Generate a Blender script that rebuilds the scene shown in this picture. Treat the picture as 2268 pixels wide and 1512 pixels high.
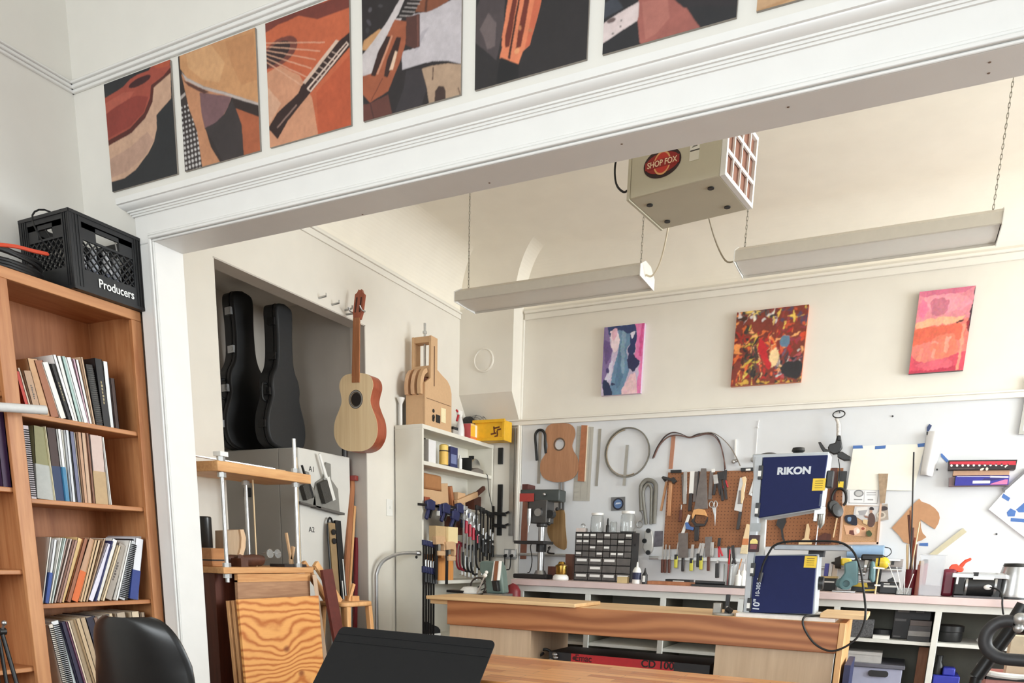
import bpy,math,random
from mathutils import Vector,Matrix,Euler
for o in list(bpy.data.objects): bpy.data.objects.remove(o)
SC = bpy.context.scene
COL = SC.collection
R = math.radians
PI = math.pi
# ------------------------------------------------------------------ camera
EYE = Vector((0,0,1.10))
CR = Vector((0.89167963,0.45180118,0.02798453))
CU = Vector((-0.12700622,0.19036459,0.97346327))
CF = Vector((-0.43448459,0.87157158,-0.22712579))
FPX,CX,CY = 1662.615,1129.938,1619.866
cam = bpy.data.cameras.new('camera')
cam.sensor_width = 36.0
cam.lens = FPX / 2268 * 36
cam.shift_x = (1134 - CX) / 2268
cam.shift_y = (CY - 756) / 2268
cam.clip_start = 0.05
cam_o = bpy.data.objects.new('camera',cam)
COL.objects.link(cam_o)
mw = Matrix.Identity(4)
for i in range(3):
    mw[i][0],mw[i][1],mw[i][2],mw[i][3] = CR[i],CU[i],-CF[i],EYE[i]
cam_o.matrix_world = mw
SC.camera = cam_o
# ------------------------------------------------------------------ light and exposure
SC.view_settings.view_transform = 'Standard'
SC.view_settings.look = 'None'
SC.view_settings.gamma = 1.0
SC.view_settings.exposure = 0.42
SC.view_settings.use_curve_mapping = False
SC.cycles.max_bounces = 10
SC.cycles.diffuse_bounces = 6
W = bpy.data.worlds.new('world'); SC.world = W; W.use_nodes = True
W.node_tree.nodes['Background'].inputs[0].default_value = (0.75,0.86,1.0,1)
W.node_tree.nodes['Background'].inputs[1].default_value = 1.0
def area(name,loc,direction,sx,sy,power,color=(1,1,1)):
    l = bpy.data.lights.new(name,'AREA'); l.shape = 'RECTANGLE'; l.size = sx; l.size_y = sy
    l.energy = power; l.color = color
    o = bpy.data.objects.new(name,l); COL.objects.link(o); o.location = loc
    o.rotation_euler = Vector(direction).to_track_quat('-Z','Y').to_euler()
    return o
# daylight through the windows of the two rooms
DAY = (0.93,0.985,1.0)
area('workshop_window_daylight',(4.75,4.2,1.85),(-1,0.0,0.0),2.6,2.3,275,DAY)
area('front_window_daylight',(-0.6,-2.6,1.95),(0,1,0.0),3.0,2.1,144,DAY)
area('front_side_window_daylight',(2.58,0.3,1.95),(-1,0,0.0),2.4,2.1,10,DAY)

# ------------------------------------------------------------------ pixels to points
def ray(px,py):
    return CR * ((px - CX) / FPX) + CU * (-(py - CY) / FPX) + CF
def at(px,py,x=None,y=None,z=None):
    d = ray(px,py)
    if x is not None: t = x / d.x
    elif y is not None: t = y / d.y
    else: t = (z - EYE.z) / d.z
    return EYE + d * t
def lin(c):
    return tuple((v / 12.92 if v <= 0.04045 else ((v + 0.055) / 1.055) ** 2.4) for v in [k / 255 for k in c])

# ------------------------------------------------------------------ materials
MATS = {}
def _new(name):
    m = bpy.data.materials.new(name); m.use_nodes = True
    nt = m.node_tree; b = nt.nodes['Principled BSDF']
    return m,nt,b
def flat(name,c,rough=0.5,metal=0.0,noise=0.06,scale=30,bump=0.0,spec=0.5,alpha=1.0,trans=0.0,coat=0.0):
    if name in MATS: return MATS[name]
    m,nt,b = _new(name); N = nt.nodes; L = nt.links
    tc = N.new('ShaderNodeTexCoord'); nz = N.new('ShaderNodeTexNoise')
    nz.inputs['Scale'].default_value = scale; nz.inputs['Detail'].default_value = 4
    L.new(tc.outputs['Object'],nz.inputs['Vector'])
    rp = N.new('ShaderNodeValToRGB'); e = rp.color_ramp.elements
    c = lin(c)
    e[0].position,e[1].position = 0.3,0.7
    e[0].color = tuple(max(0,v * (1 - noise)) for v in c) + (1,)
    e[1].color = tuple(min(1,v * (1 + noise)) for v in c) + (1,)
    L.new(nz.outputs['Fac'],rp.inputs['Fac']); L.new(rp.outputs['Color'],b.inputs['Base Color'])
    b.inputs['Roughness'].default_value = rough; b.inputs['Metallic'].default_value = metal
    b.inputs['Specular IOR Level'].default_value = spec
    b.inputs['Alpha'].default_value = alpha
    b.inputs['Transmission Weight'].default_value = trans
    b.inputs['Coat Weight'].default_value = coat
    if bump:
        bp = N.new('ShaderNodeBump'); bp.inputs['Strength'].default_value = bump; bp.inputs['Distance'].default_value = 0.002
        L.new(nz.outputs['Fac'],bp.inputs['Height']); L.new(bp.outputs['Normal'],b.inputs['Normal'])
    MATS[name] = m
    return m
def wood(name,c1,c2,axis='x',scale=14,dist=3.0,rough=0.45,stretch=0.08,ring=None,coat=0.0):
    """long grain along one local axis; two colours of the timber itself"""
    if name in MATS: return MATS[name]
    m,nt,b = _new(name); N = nt.nodes; L = nt.links
    tc = N.new('ShaderNodeTexCoord'); mp = N.new('ShaderNodeMapping')
    s = [1.0,1.0,1.0]; s['xyz'.index(axis)] = stretch
    mp.inputs['Scale'].default_value = s
    L.new(tc.outputs['Object'],mp.inputs['Vector'])
    nz = N.new('ShaderNodeTexNoise'); nz.inputs['Scale'].default_value = scale; nz.inputs['Detail'].default_value = 6
    nz.inputs['Roughness'].default_value = 0.62; nz.inputs['Distortion'].default_value = dist * 0.25
    L.new(mp.outputs['Vector'],nz.inputs['Vector'])
    fine = N.new('ShaderNodeTexNoise'); fine.inputs['Scale'].default_value = scale * 7; fine.inputs['Detail'].default_value = 3
    L.new(mp.outputs['Vector'],fine.inputs['Vector'])
    mx = N.new('ShaderNodeMath'); mx.operation = 'MULTIPLY_ADD'; mx.inputs[1].default_value = 0.3
    L.new(fine.outputs['Fac'],mx.inputs[0])
    sub = N.new('ShaderNodeMath'); sub.operation = 'MULTIPLY'; sub.inputs[1].default_value = 0.7
    if ring:
        wv = N.new('ShaderNodeTexWave'); wv.wave_type = 'RINGS' if ring == 'rings' else 'BANDS'
        if ring != 'rings': wv.bands_direction = {'x': 'Z','y': 'Z','z': 'Y'}[axis]
        wv.inputs['Scale'].default_value = scale * 0.55; wv.inputs['Distortion'].default_value = dist * 2
        wv.inputs['Detail'].default_value = 2; wv.inputs['Detail Scale'].default_value = 0.6
        L.new(mp.outputs['Vector'],wv.inputs['Vector'])
        L.new(wv.outputs['Fac'],sub.inputs[0])
    else:
        L.new(nz.outputs['Fac'],sub.inputs[0])
    L.new(sub.outputs[0],mx.inputs[2])
    rp = N.new('ShaderNodeValToRGB'); e = rp.color_ramp.elements
    e[0].position,e[1].position = (0.2,0.85) if ring else (0.36,0.64)
    e[0].color = lin(c1) + (1,); e[1].color = lin(c2) + (1,)
    L.new(mx.outputs[0],rp.inputs['Fac']); L.new(rp.outputs['Color'],b.inputs['Base Color'])
    b.inputs['Roughness'].default_value = rough; b.inputs['Coat Weight'].default_value = coat
    bp = N.new('ShaderNodeBump'); bp.inputs['Strength'].default_value = 0.08; bp.inputs['Distance'].default_value = 0.001
    L.new(mx.outputs[0],bp.inputs['Height']); L.new(bp.outputs['Normal'],b.inputs['Normal'])
    MATS[name] = m
    return m
def inked(name,rough=0.5,metal=0.0,coat=0.0,brush=0.0):
    """a surface whose own printed or painted colours are stored per face"""
    if name in MATS: return MATS[name]
    m,nt,b = _new(name); N = nt.nodes; L = nt.links
    a = N.new('ShaderNodeVertexColor'); a.layer_name = 'ink'
    tc = N.new('ShaderNodeTexCoord'); nz = N.new('ShaderNodeTexNoise'); nz.inputs['Scale'].default_value = 60; nz.inputs['Detail'].default_value = 5
    L.new(tc.outputs['Object'],nz.inputs['Vector'])
    mx = N.new('ShaderNodeMix'); mx.data_type = 'RGBA'; mx.blend_type = 'OVERLAY'; mx.inputs[0].default_value = 0.12 + brush
    L.new(a.outputs['Color'],mx.inputs[6]); L.new(nz.outputs['Color'] if brush else nz.outputs['Fac'],mx.inputs[7])
    L.new(mx.outputs[2],b.inputs['Base Color'])
    b.inputs['Roughness'].default_value = rough; b.inputs['Metallic'].default_value = metal; b.inputs['Coat Weight'].default_value = coat
    MATS[name] = m
    return m

# ------------------------------------------------------------------ mesh builder
def frame(o,u,v):
    """matrix whose local x runs along u, y along v, z along u x v, origin o"""
    u = Vector(u).normalized(); v = Vector(v); v = (v - u * v.dot(u)).normalized(); n = u.cross(v)
    m = Matrix.Identity(4)
    for i in range(3): m[i][0],m[i][1],m[i][2],m[i][3] = u[i],v[i],n[i],o[i]
    return m
class B:
    def __init__(s,T=None):
        s.v = []; s.f = []; s.mi = []; s.col = []; s.T = T or Matrix.Identity(4)
    def add(s,vs,fs,mi=0,col=None):
        k = len(s.v)
        s.v += [s.T @ Vector(p) for p in vs]
        for f in fs:
            s.f.append([i + k for i in f]); s.mi.append(mi); s.col.append(col)
        return s
    def box(s,c,size,rot=None,mi=0,col=None):
        hx,hy,hz = [k / 2 for k in size]
        vs = [Vector((x,y,z)) for x in (-hx,hx) for y in (-hy,hy) for z in (-hz,hz)]
        if rot is not None:
            q = rot if isinstance(rot,Matrix) else (Matrix.Rotation(rot,3,'Z') if isinstance(rot,(int,float)) else Euler(rot).to_matrix())
            vs = [q @ p for p in vs]
        c = Vector(c)
        return s.add([p + c for p in vs],[(0,1,3,2),(4,6,7,5),(0,4,5,1),(2,3,7,6),(0,2,6,4),(1,5,7,3)],mi,col)
    def bb(s,a,b,mi=0,col=None):
        return s.box([(a[i] + b[i]) / 2 for i in range(3)],[abs(b[i] - a[i]) for i in range(3)],None,mi,col)
    def bar(s,p,q,w,t,up=(0,0,1),mi=0,col=None):
        """rectangular bar from p to q, w across (perpendicular to up), t along up"""
        p = Vector(p); q = Vector(q); d = q - p; L = d.length; d.normalize()
        u = Vector(up); u = (u - d * u.dot(d))
        if u.length < 1e-5: u = Vector((1,0,0)) - d * d.x
        u.normalize(); r = d.cross(u)
        vs = [a + r * x + u * z for a in (p,q) for x in (-w / 2,w / 2) for z in (-t / 2,t / 2)]
        return s.add(vs,[(0,1,3,2),(4,6,7,5),(0,4,5,1),(2,3,7,6),(0,2,6,4),(1,5,7,3)],mi,col)
    def rings(s,rs,closed=False,cap=True,mi=0,col=None):
        n = len(rs[0]); vs = [p for r in rs for p in r]; fs = []
        m = len(rs)
        for i in range(m if closed else m - 1):
            a,b = i * n,((i + 1) % m) * n
            for j in range(n): fs.append((a + j,a + (j + 1) % n,b + (j + 1) % n,b + j))
        if cap and not closed:
            fs.append(tuple(range(n - 1,-1,-1))); fs.append(tuple(range((m - 1) * n,m * n)))
        return s.add(vs,fs,mi,col)
    def cyl(s,p,q,r,r2=None,n=16,mi=0,col=None,cap=True):
        p = Vector(p); q = Vector(q); d = (q - p).normalized(); r2 = r if r2 is None else r2
        u = d.orthogonal().normalized(); w = d.cross(u)
        def ring(c,k): return [c + (u * math.cos(2 * PI * i / n) + w * math.sin(2 * PI * i / n)) * k for i in range(n)]
        return s.rings([ring(p,r),ring(q,r2)],False,cap,mi,col)
    def lathe(s,prof,o=(0,0,0),axis=(0,0,1),n=24,mi=0,col=None,sx=1.0,sy=1.0,cap=True):
        d = Vector(axis).normalized(); u = d.orthogonal().normalized()
        if abs(d.z) > 0.99: u = Vector((1,0,0))
        w = d.cross(u); o = Vector(o)
        rs = [[o + d * z + (u * math.cos(2 * PI * i / n) * sx + w * math.sin(2 * PI * i / n) * sy) * max(r,1e-5) for i in range(n)] for r,z in prof]
        return s.rings(rs,False,cap,mi,col)
    def tube(s,pts,r,n=8,closed=False,mi=0,col=None):
        pts = [Vector(p) for p in pts]; m = len(pts); rs = []
        up = None
        for i,p in enumerate(pts):
            a = pts[i - 1] if (i > 0 or closed) else p
            b = pts[(i + 1) % m] if (i < m - 1 or closed) else p
            d = (b - a).normalized()
            if up is None: up = d.orthogonal().normalized()
            up = (up - d * up.dot(d))
            if up.length < 1e-6: up = d.orthogonal()
            up.normalize(); w = d.cross(up)
            k = r[i] if isinstance(r,(list,tuple)) else r
            rs.append([p + (up * math.cos(2 * PI * j / n) + w * math.sin(2 * PI * j / n)) * k for j in range(n)])
        return s.rings(rs,closed,True,mi,col)
    def prism(s,poly,h,M=None,mi=0,col=None,taper=1.0,sidemi=None):
        """2-D polygon in the frame's xy plane, extruded h along its z"""
        M = M or Matrix.Identity(4); n = len(poly)
        if sum(poly[i][0] * poly[(i + 1) % n][1] - poly[(i + 1) % n][0] * poly[i][1] for i in range(n)) * h < 0: poly = poly[::-1]
        a = [M @ Vector((x,y,0)) for x,y in poly]; b = [M @ Vector((x * taper,y * taper,h)) for x,y in poly]
        k = len(s.v)
        s.add(a + b,[tuple(range(n - 1,-1,-1)),tuple(range(n,2 * n))],mi,col)
        for i in range(n):
            j = (i + 1) % n
            s.f.append([k + i,k + j,k + n + j,k + n + i]); s.mi.append(mi if sidemi is None else sidemi); s.col.append(col)
        return s
    def sph(s,c,r,sc=(1,1,1),n=16,m=10,mi=0,col=None):
        rs = []
        for i in range(m + 1):
            a = PI * i / m - PI / 2
            rs.append([Vector(c) + Vector((math.cos(2 * PI * j / n) * max(math.cos(a),1e-4) * r * sc[0],math.sin(2 * PI * j / n) * max(math.cos(a),1e-4) * r * sc[1],math.sin(a) * r * sc[2])) for j in range(n)])
        return s.rings(rs,False,True,mi,col)
    def poly3(s,pts,mi=0,col=None):
        return s.add(pts,[tuple(range(len(pts)))],mi,col)
ORG = {}
def _mesh(b,name,mats,org,smooth=35):
    me = bpy.data.meshes.new(name)
    me.from_pydata([p - org for p in b.v],[],b.f)
    for m in (mats if isinstance(mats,(list,tuple)) else [mats]): me.materials.append(m)
    me.polygons.foreach_set('material_index',b.mi)
    if any(c is not None for c in b.col):
        ca = me.color_attributes.new('ink','FLOAT_COLOR','CORNER')
        for pg,c in zip(me.polygons,b.col):
            k = lin(c) if c else (0.8,0.8,0.8)
            for li in pg.loop_indices: ca.data[li].color = (k[0],k[1],k[2],1)
    me.polygons.foreach_set('use_smooth',[True] * len(me.polygons))
    me.set_sharp_from_angle(angle=R(smooth))
    me.update()
    return me
def bevel(o,w,seg=2):
    m = o.modifiers.new('bevel','BEVEL'); m.width = w; m.segments = seg; m.limit_method = 'ANGLE'; m.angle_limit = R(40)
    return o
def props(o,label=None,cat=None,group=None,kind=None):
    if label: o['label'] = label
    if cat: o['category'] = cat
    if group: o['group'] = group
    if kind: o['kind'] = kind
    return o
def thing(name,label,cat,loc,group=None):
    o = bpy.data.objects.new(name,None); COL.objects.link(o); o.location = loc; o.empty_display_size = 0.05
    ORG[o] = Vector(loc)
    return props(o,label,cat,group)
def part(b,name,mats,parent,label=None,bev=0,smooth=35,kind=None):
    org = ORG[parent]
    o = bpy.data.objects.new(name,_mesh(b,name,mats,org,smooth)); COL.objects.link(o); o.parent = parent
    ORG[o] = org
    if label: o['label'] = label
    if kind: o['kind'] = kind
    if bev: bevel(o,bev)
    return o
def solo(b,name,mats,label=None,cat=None,group=None,kind=None,bev=0,smooth=35,loc=None):
    if loc is None:
        lo = [min(p[i] for p in b.v) for i in range(3)]; hi = [max(p[i] for p in b.v) for i in range(3)]
        loc = ((lo[0] + hi[0]) / 2,(lo[1] + hi[1]) / 2,lo[2])
    loc = Vector(loc)
    o = bpy.data.objects.new(name,_mesh(b,name,mats,loc,smooth)); COL.objects.link(o); o.location = loc
    ORG[o] = loc
    props(o,label,cat,group,kind)
    if bev: bevel(o,bev)
    return o
def struct(b,name,mats,bev=0,smooth=35):
    return solo(b,name,mats,kind='structure',bev=bev,smooth=smooth,loc=(0,0,0))
def lettering(txt,size,M,mat,parent,name='lettering',align='CENTER',extrude=0.0006,sx=1.0,bold=0.0):
    c = bpy.data.curves.new(name,'FONT'); c.body = txt; c.size = size; c.extrude = extrude; c.align_x = align; c.align_y = 'CENTER'
    c.offset = bold
    tmp = bpy.data.objects.new('tmp',c); COL.objects.link(tmp)
    me = bpy.data.meshes.new_from_object(tmp.evaluated_get(bpy.context.evaluated_depsgraph_get()))
    bpy.data.objects.remove(tmp); bpy.data.curves.remove(c); me.name = name
    o = bpy.data.objects.new(name,me); COL.objects.link(o); me.materials.clear(); me.materials.append(mat); o.parent = parent
    T_ = Matrix.Translation(-ORG[parent]) @ M @ Matrix.Diagonal((sx,1,1,1)); me.transform(T_)
    ORG[o] = ORG[parent]
    return o
def arc(cx,cy,r,a0,a1,n=12,ry=None):
    ry = r if ry is None else ry
    return [(cx + r * math.cos(R(a0 + (a1 - a0) * i / n)),cy + ry * math.sin(R(a0 + (a1 - a0) * i / n))) for i in range(n + 1)]
def rrect(w,h,r,n=4,cx=0,cy=0):
    p = []
    for x,y,a in ((w / 2 - r,h / 2 - r,0),(-w / 2 + r,h / 2 - r,90),(-w / 2 + r,-h / 2 + r,180),(w / 2 - r,-h / 2 + r,270)):
        p += arc(cx + x,cy + y,r,a,a + 90,n)
    return p
def spline(pts,n=6,closed=False):
    pts = [Vector(p) for p in pts]; m = len(pts); out = []
    for i in range(m if closed else m - 1):
        p0 = pts[(i - 1) % m] if (closed or i > 0) else pts[i]
        p1,p2 = pts[i],pts[(i + 1) % m]
        p3 = pts[(i + 2) % m] if (closed or i + 2 < m) else p2
        for k in range(n):
            t = k / n
            out.append(0.5 * ((2 * p1) + (p2 - p0) * t + (2 * p0 - 5 * p1 + 4 * p2 - p3) * t * t + (3 * p1 - p0 - 3 * p2 + p3) * t ** 3))
    if not closed: out.append(pts[-1])
    return out
def clip(poly,w,h):
    """keep a 2-D polygon inside 0..w, 0..h"""
    for ax,lim,sg in ((0,0,1),(0,w,-1),(1,0,1),(1,h,-1)):
        out = []
        for i in range(len(poly)):
            a,b = poly[i],poly[(i + 1) % len(poly)]
            ia,ib = sg * (a[ax] - lim) >= 0,sg * (b[ax] - lim) >= 0
            if ia: out.append(a)
            if ia != ib:
                t = (lim - a[ax]) / (b[ax] - a[ax])
                out.append((a[0] + (b[0] - a[0]) * t,a[1] + (b[1] - a[1]) * t))
        poly = out
        if not poly: return []
    return poly
ORD = 'first second third fourth fifth sixth seventh eighth ninth tenth eleventh twelfth thirteenth fourteenth fifteenth sixteenth seventeenth eighteenth nineteenth twentieth'.split() + ['twenty-' + k for k in 'first second third fourth fifth sixth seventh eighth ninth'.split()]
# ================================================================== THE ROOMS
XL,YP,YB,D = -3.47,2.52,2.64,6.0      # left wall, partition front and back, far wall
ZO,ZC = 2.36,3.62                        # opening soffit, ceiling
m_frontwall = flat('front_room_paint',(226,223,216),0.75,noise=0.02,scale=6,bump=0.05)
m_cream = flat('workshop_cream_paint',(228,223,213),0.75,noise=0.02,scale=6,bump=0.05)
m_board = flat('white_wall_board',(216,218,221),0.6,noise=0.02,scale=8)
m_trim = flat('white_gloss_trim',(232,231,228),0.35,noise=0.015,scale=10,bump=0.02)
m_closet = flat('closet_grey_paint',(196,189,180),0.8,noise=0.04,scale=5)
m_floor = wood('floor_boards',(92,78,66),(118,102,88),'y',6,rough=0.4)
b = B().bb((-4.6,-2.8,-0.1),(4.8,6.2,0)); struct(b,'floor',m_floor)
def wall_with_holes(name,mat,axis,c0,c1,a0,a1,z0,z1,holes):
    """wall slab normal to axis between c0..c1, spanning a0..a1 and z0..z1, minus rectangular holes"""
    xs = sorted({a0,a1,*[h[0] for h in holes],*[h[1] for h in holes]})
    zs = sorted({z0,z1,*[h[2] for h in holes],*[h[3] for h in holes]})
    b = B()
    for i in range(len(xs) - 1):
        for j in range(len(zs) - 1):
            mx,mz = (xs[i] + xs[i + 1]) / 2,(zs[j] + zs[j + 1]) / 2
            if any(h[0] < mx < h[1] and h[2] < mz < h[3] for h in holes): continue
            if axis == 'x': b.bb((c0,xs[i],zs[j]),(c1,xs[i + 1],zs[j + 1]))
            else: b.bb((xs[i],c0,zs[j]),(xs[i + 1],c1,zs[j + 1]))
    return struct(b,name,mat)
wall_with_holes('wall_left',m_frontwall,'x',XL - 0.12,XL,-2.7,YP,0,ZC,[])
wall_with_holes('wall_partition',m_frontwall,'y',YP,YB,XL - 0.12,4.72,0,ZC,[(-3.015,2.0,0,ZO + 0.015)])
wall_with_holes('wall_back',m_frontwall,'y',-2.7,-2.5,XL - 0.12,2.6,0,ZC,[(-2.1,0.9,0.9,2.9)])
wall_with_holes('wall_right',m_frontwall,'x',2.5,2.6,-2.7,YP,0,ZC,[(-0.9,1.5,0.9,2.9)])
wall_with_holes('wall_workshop_left',m_cream,'x',XL - 0.12,XL,YB,D,0,ZC,[(3.256,4.55,0,2.61)])
wall_with_holes('wall_workshop_far',m_cream,'y',D,D + 0.15,XL - 0.12,4.72,0,ZC,[])
wall_with_holes('wall_workshop_right',m_cream,'x',4.6,4.72,YB,D,0,ZC,[(2.9,5.5,0.7,3.0)])
b = B().bb((XL,-2.7,ZC),(2.6,YP,ZC + 0.1)); struct(b,'ceiling',m_frontwall)
# workshop ceiling with its plaster cove round the edge
b = B()

rr = 0.32; ZB = 3.37
prof = [(rr - rr * math.cos(R(k * 4.5)),ZB - rr + rr * math.sin(R(k * 4.5))) for k in range(21)]
def loop(d,z): return [Vector(q) for q in ((XL + d,YB - 0.01,z),(XL + d,5.82 - d,z),(-2.975 + d,5.82 - d,z),(-2.975 + d,D - d,z),(4.6 - d,D - d,z),(4.6 - d,YB - 0.01,z))]
for i in range(len(prof) - 1):
    A,C = loop(*prof[i]),loop(*prof[i + 1])
    for k in range(5): b.add([A[k],A[k + 1],C[k + 1],C[k]],[(0,1,2,3)])
C = loop(*prof[-1]); b.add(C,[(0,1,2,3,4,5)])
b.bb((XL - .1,YB,ZB + 0.02),(4.72,D + .1,ZB + 0.1))
struct(b,'ceiling_workshop',flat('workshop_ceiling_paint',(242,236,223),0.75,noise=0.02,scale=6),smooth=30)
# closet behind the left wall
b = B()
b.bb((-4.45,3.05,0),(-4.35,4.65,2.9)); b.bb((-4.45,3.05,0),(XL - 0.12,3.15,2.9)); b.bb((-4.45,4.555,0),(XL - 0.12,4.65,2.9)); b.bb((-4.45,3.05,2.8),(XL - 0.12,4.65,2.9))
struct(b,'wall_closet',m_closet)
# picture rails
def rail(name,p,q,n,mat=m_trim,steps=((0.0,0.022,0.016),(0.022,0.048,0.028),(0.048,0.064,0.038))):
    b = B(); p = Vector(p); q = Vector(q); n = Vector(n)
    for z0,z1,d in steps:
        zc = (z0 + z1) / 2
        b.bar(p + n * d / 2 + Vector((0,0,zc)),q + n * d / 2 + Vector((0,0,zc)),d,z1 - z0)
    return struct(b,name,mat,bev=0.003)
FS = ((0.028,0.041,0.012),(0.041,0.055,0.020),(0.055,0.064,0.028))
rail('trim_1',(XL,-2.5,2.975),(XL,YP,2.975),(1,0,0),m_trim,FS)
rail('trim_2',(XL,YP,2.975),(2.5,YP,2.975),(0,-1,0),m_trim,FS)
m_trimc = flat('cream_trim',(234,230,221),0.45,noise=0.015,scale=10)
rail('trim_3',(XL,YB,2.965),(XL,5.82,2.965),(1,0,0),m_trimc,((0.012,0.05,0.012),(0.05,0.062,0.024)))
rail('trim_4',(-2.96,D,2.965),(4.6,D,2.965),(0,-1,0),m_trimc,((0.0,0.045,0.014),(0.045,0.064,0.03)))
# far wall plate rail, batten and white boarding
b = B().bb((-3.47,D - 0.03,2.165),(4.6,D,2.205)); b.bb((-3.47,D - 0.045,2.197),(4.6,D,2.209)); struct(b,'trim_5',m_trimc,bev=0.003)
b = B().bb((-2.995,D - 0.022,0.9),(-2.955,D,2.17)).bb((-2.985,D - 0.03,0.9),(-2.97,D,2.17)); b.bb((-2.985,D - 0.018,2.2),(-2.96,D,2.97)); struct(b,'trim_6',m_trimc,bev=0.003)
b = B().bb((-2.95,D - 0.008,0.9),(4.6,D,2.165)); struct(b,'wall_panel',m_board)
# window wall frames (outside the picture, where the daylight comes in)
def window(name,axis,c,a0,a1,z0,z1):
    b = B(); t = 0.05
    def bx(a,bq,za,zb,d=0.06):
        if axis == 'x': b.bb((c - d / 2,a,za),(c + d / 2,bq,zb))
        else: b.bb((a,c - d / 2,za),(bq,c + d / 2,zb))
    bx(a0,a0 + t,z0,z1); bx(a1 - t,a1,z0,z1); bx(a0,a1,z0,z0 + t); bx(a0,a1,z1 - t,z1)
    bx((a0 + a1) / 2 - t / 2,(a0 + a1) / 2 + t / 2,z0,z1); bx(a0,a1,(z0 + z1) / 2 - 0.02,(z0 + z1) / 2 + 0.02)
    struct(b,name,m_trim)
window('window_1','x',4.66,2.9,5.5,0.7,3.0); window('window_2','y',-2.52,-2.1,0.9,0.9,2.9); window('window_3','x',2.53,-0.9,1.5,0.9,2.9)
# casing and cornice of the wide opening
prof = [(YP,2.528),(2.446,2.528),(2.446,2.506),(2.452,2.504),(2.453,2.500),(2.459,2.493),(2.467,2.488),(2.476,2.486),(2.476,2.480),(2.483,2.480),(2.483,2.473),(2.488,2.473),(2.488,2.466),(YP,2.466)]
def cornice(): 
    b = B()
    r0 = [Vector((-3.112 - (2.495 - y if y < 2.495 else 0),y,z)) for y,z in prof]
    r1 = [Vector((2.2,y,z)) for y,z in prof]
    b.rings([r0,r1])
    # mitred return against the wall
    r2 = [Vector((-3.112 - max(0,(2.495 - y)),YP,z)) for y,z in prof]
    n = len(prof)
    for i in range(n - 1): b.add([r0[i],r0[i + 1],r2[i + 1],r2[i]],[(0,1,2,3)])
    return b
struct(cornice(),'trim_7',m_trim,smooth=28)
b = B(); y0 = 2.495
b.bb((-3.112,y0,ZO + 0.0002),(2.15,YP,2.47)); b.bb((-3.112,y0,0),(-3.0002,YP,ZO))
for d0,d1,p in ((0.0,0.008,0.006),(0.010,0.022,0.013),(0.024,0.034,0.007)):
    b.bb((-3.0 - d1,y0 - p,0),(-3.0 - d0,y0,ZO + d0)); b.bb((-3.0 - d1,y0 - p,ZO + d0),(2.0,y0,ZO + d1))
struct(b,'trim_8',m_trim,bev=0.003)
# lining boards of the opening (jamb and soffit) with screw holes in the soffit
b = B().bb((-3.0149,YP - 0.024,0),(-3.0,YB + 0.001,ZO)); b.bb((-3.0149,YP - 0.024,ZO),(2.0,YB + 0.001,ZO + 0.0149))
m_screw = flat('old_screw_holes',(122,98,82),0.7)
for px,py in ((1084,405),(1377,319),(1746,237),(2192,138),(2190,162),(803,475)):
    p = at(px,py,z=ZO); b.cyl((p.x,p.y,ZO - 0.0008),(p.x,p.y,ZO + 0.001),0.004,n=8,mi=1)
struct(b,'trim_9',[m_trim,m_screw],bev=0.0015)
# boxed flue on the far wall with sloping underside and blanked pipe cap
b = B()
fx0,fx1,fy = XL,-2.975,5.82
side = [(D,2.16),(fy,2.40),(fy,ZB),(D,ZB)]
b.rings([[Vector((fx0,y,z)) for y,z in side],[Vector((fx1,y,z)) for y,z in side]])
p = at(1072,798,y=fy); b.lathe([(0.092,0),(0.092,0.010),(0.084,0.014),(0.078,0.008),(0.06,0.012),(0,0.014)],(p.x,fy,p.z),(0,-1,0),32)
struct(b,'wall_flue',m_cream,smooth=20)
# reveal lining of the closet opening, light switch, outlets
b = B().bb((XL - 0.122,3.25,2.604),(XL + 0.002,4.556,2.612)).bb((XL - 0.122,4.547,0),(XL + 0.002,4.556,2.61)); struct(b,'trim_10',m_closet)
# ================================================================== FRONT ROOM
m_oak = wood('oak_veneer',(166,104,62),(206,148,100),'z',9,rough=0.42)
m_oakh = wood('oak_veneer_along',(166,104,62),(206,148,100),'y',9,rough=0.42)
m_oakback = wood('oak_back_panel',(150,88,48),(186,122,76),'z',10,rough=0.5)
m_black = flat('black_plastic',(24,24,25),0.42,noise=0.1)
m_blackmetal = flat('black_metal',(26,26,27),0.38,metal=0.3,noise=0.1)
m_rubber = flat('black_rubber_cable',(17,17,18),0.55)
m_steel = flat('brushed_steel',(182,182,182),0.32,metal=0.9,noise=0.05)
m_zinc = flat('zinc_plated_steel',(196,197,196),0.35,metal=0.75,noise=0.06,scale=60)
m_white = flat('white_plastic',(236,235,231),0.4,noise=0.02)
m_whiteink = flat('white_print',(235,235,233),0.6,noise=0.02)
m_blackink = flat('black_print',(26,24,24),0.6,noise=0.02)
m_print = inked('printed_card',0.55)
m_photo = inked('printed_photo_canvas',0.6)
m_paper = flat('page_paper',(232,224,208),0.8,noise=0.05,scale=120)
def ppoly(scale,ox,oy,pts): return [(ox + x / scale,oy + y / scale) for x,y in pts]
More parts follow.
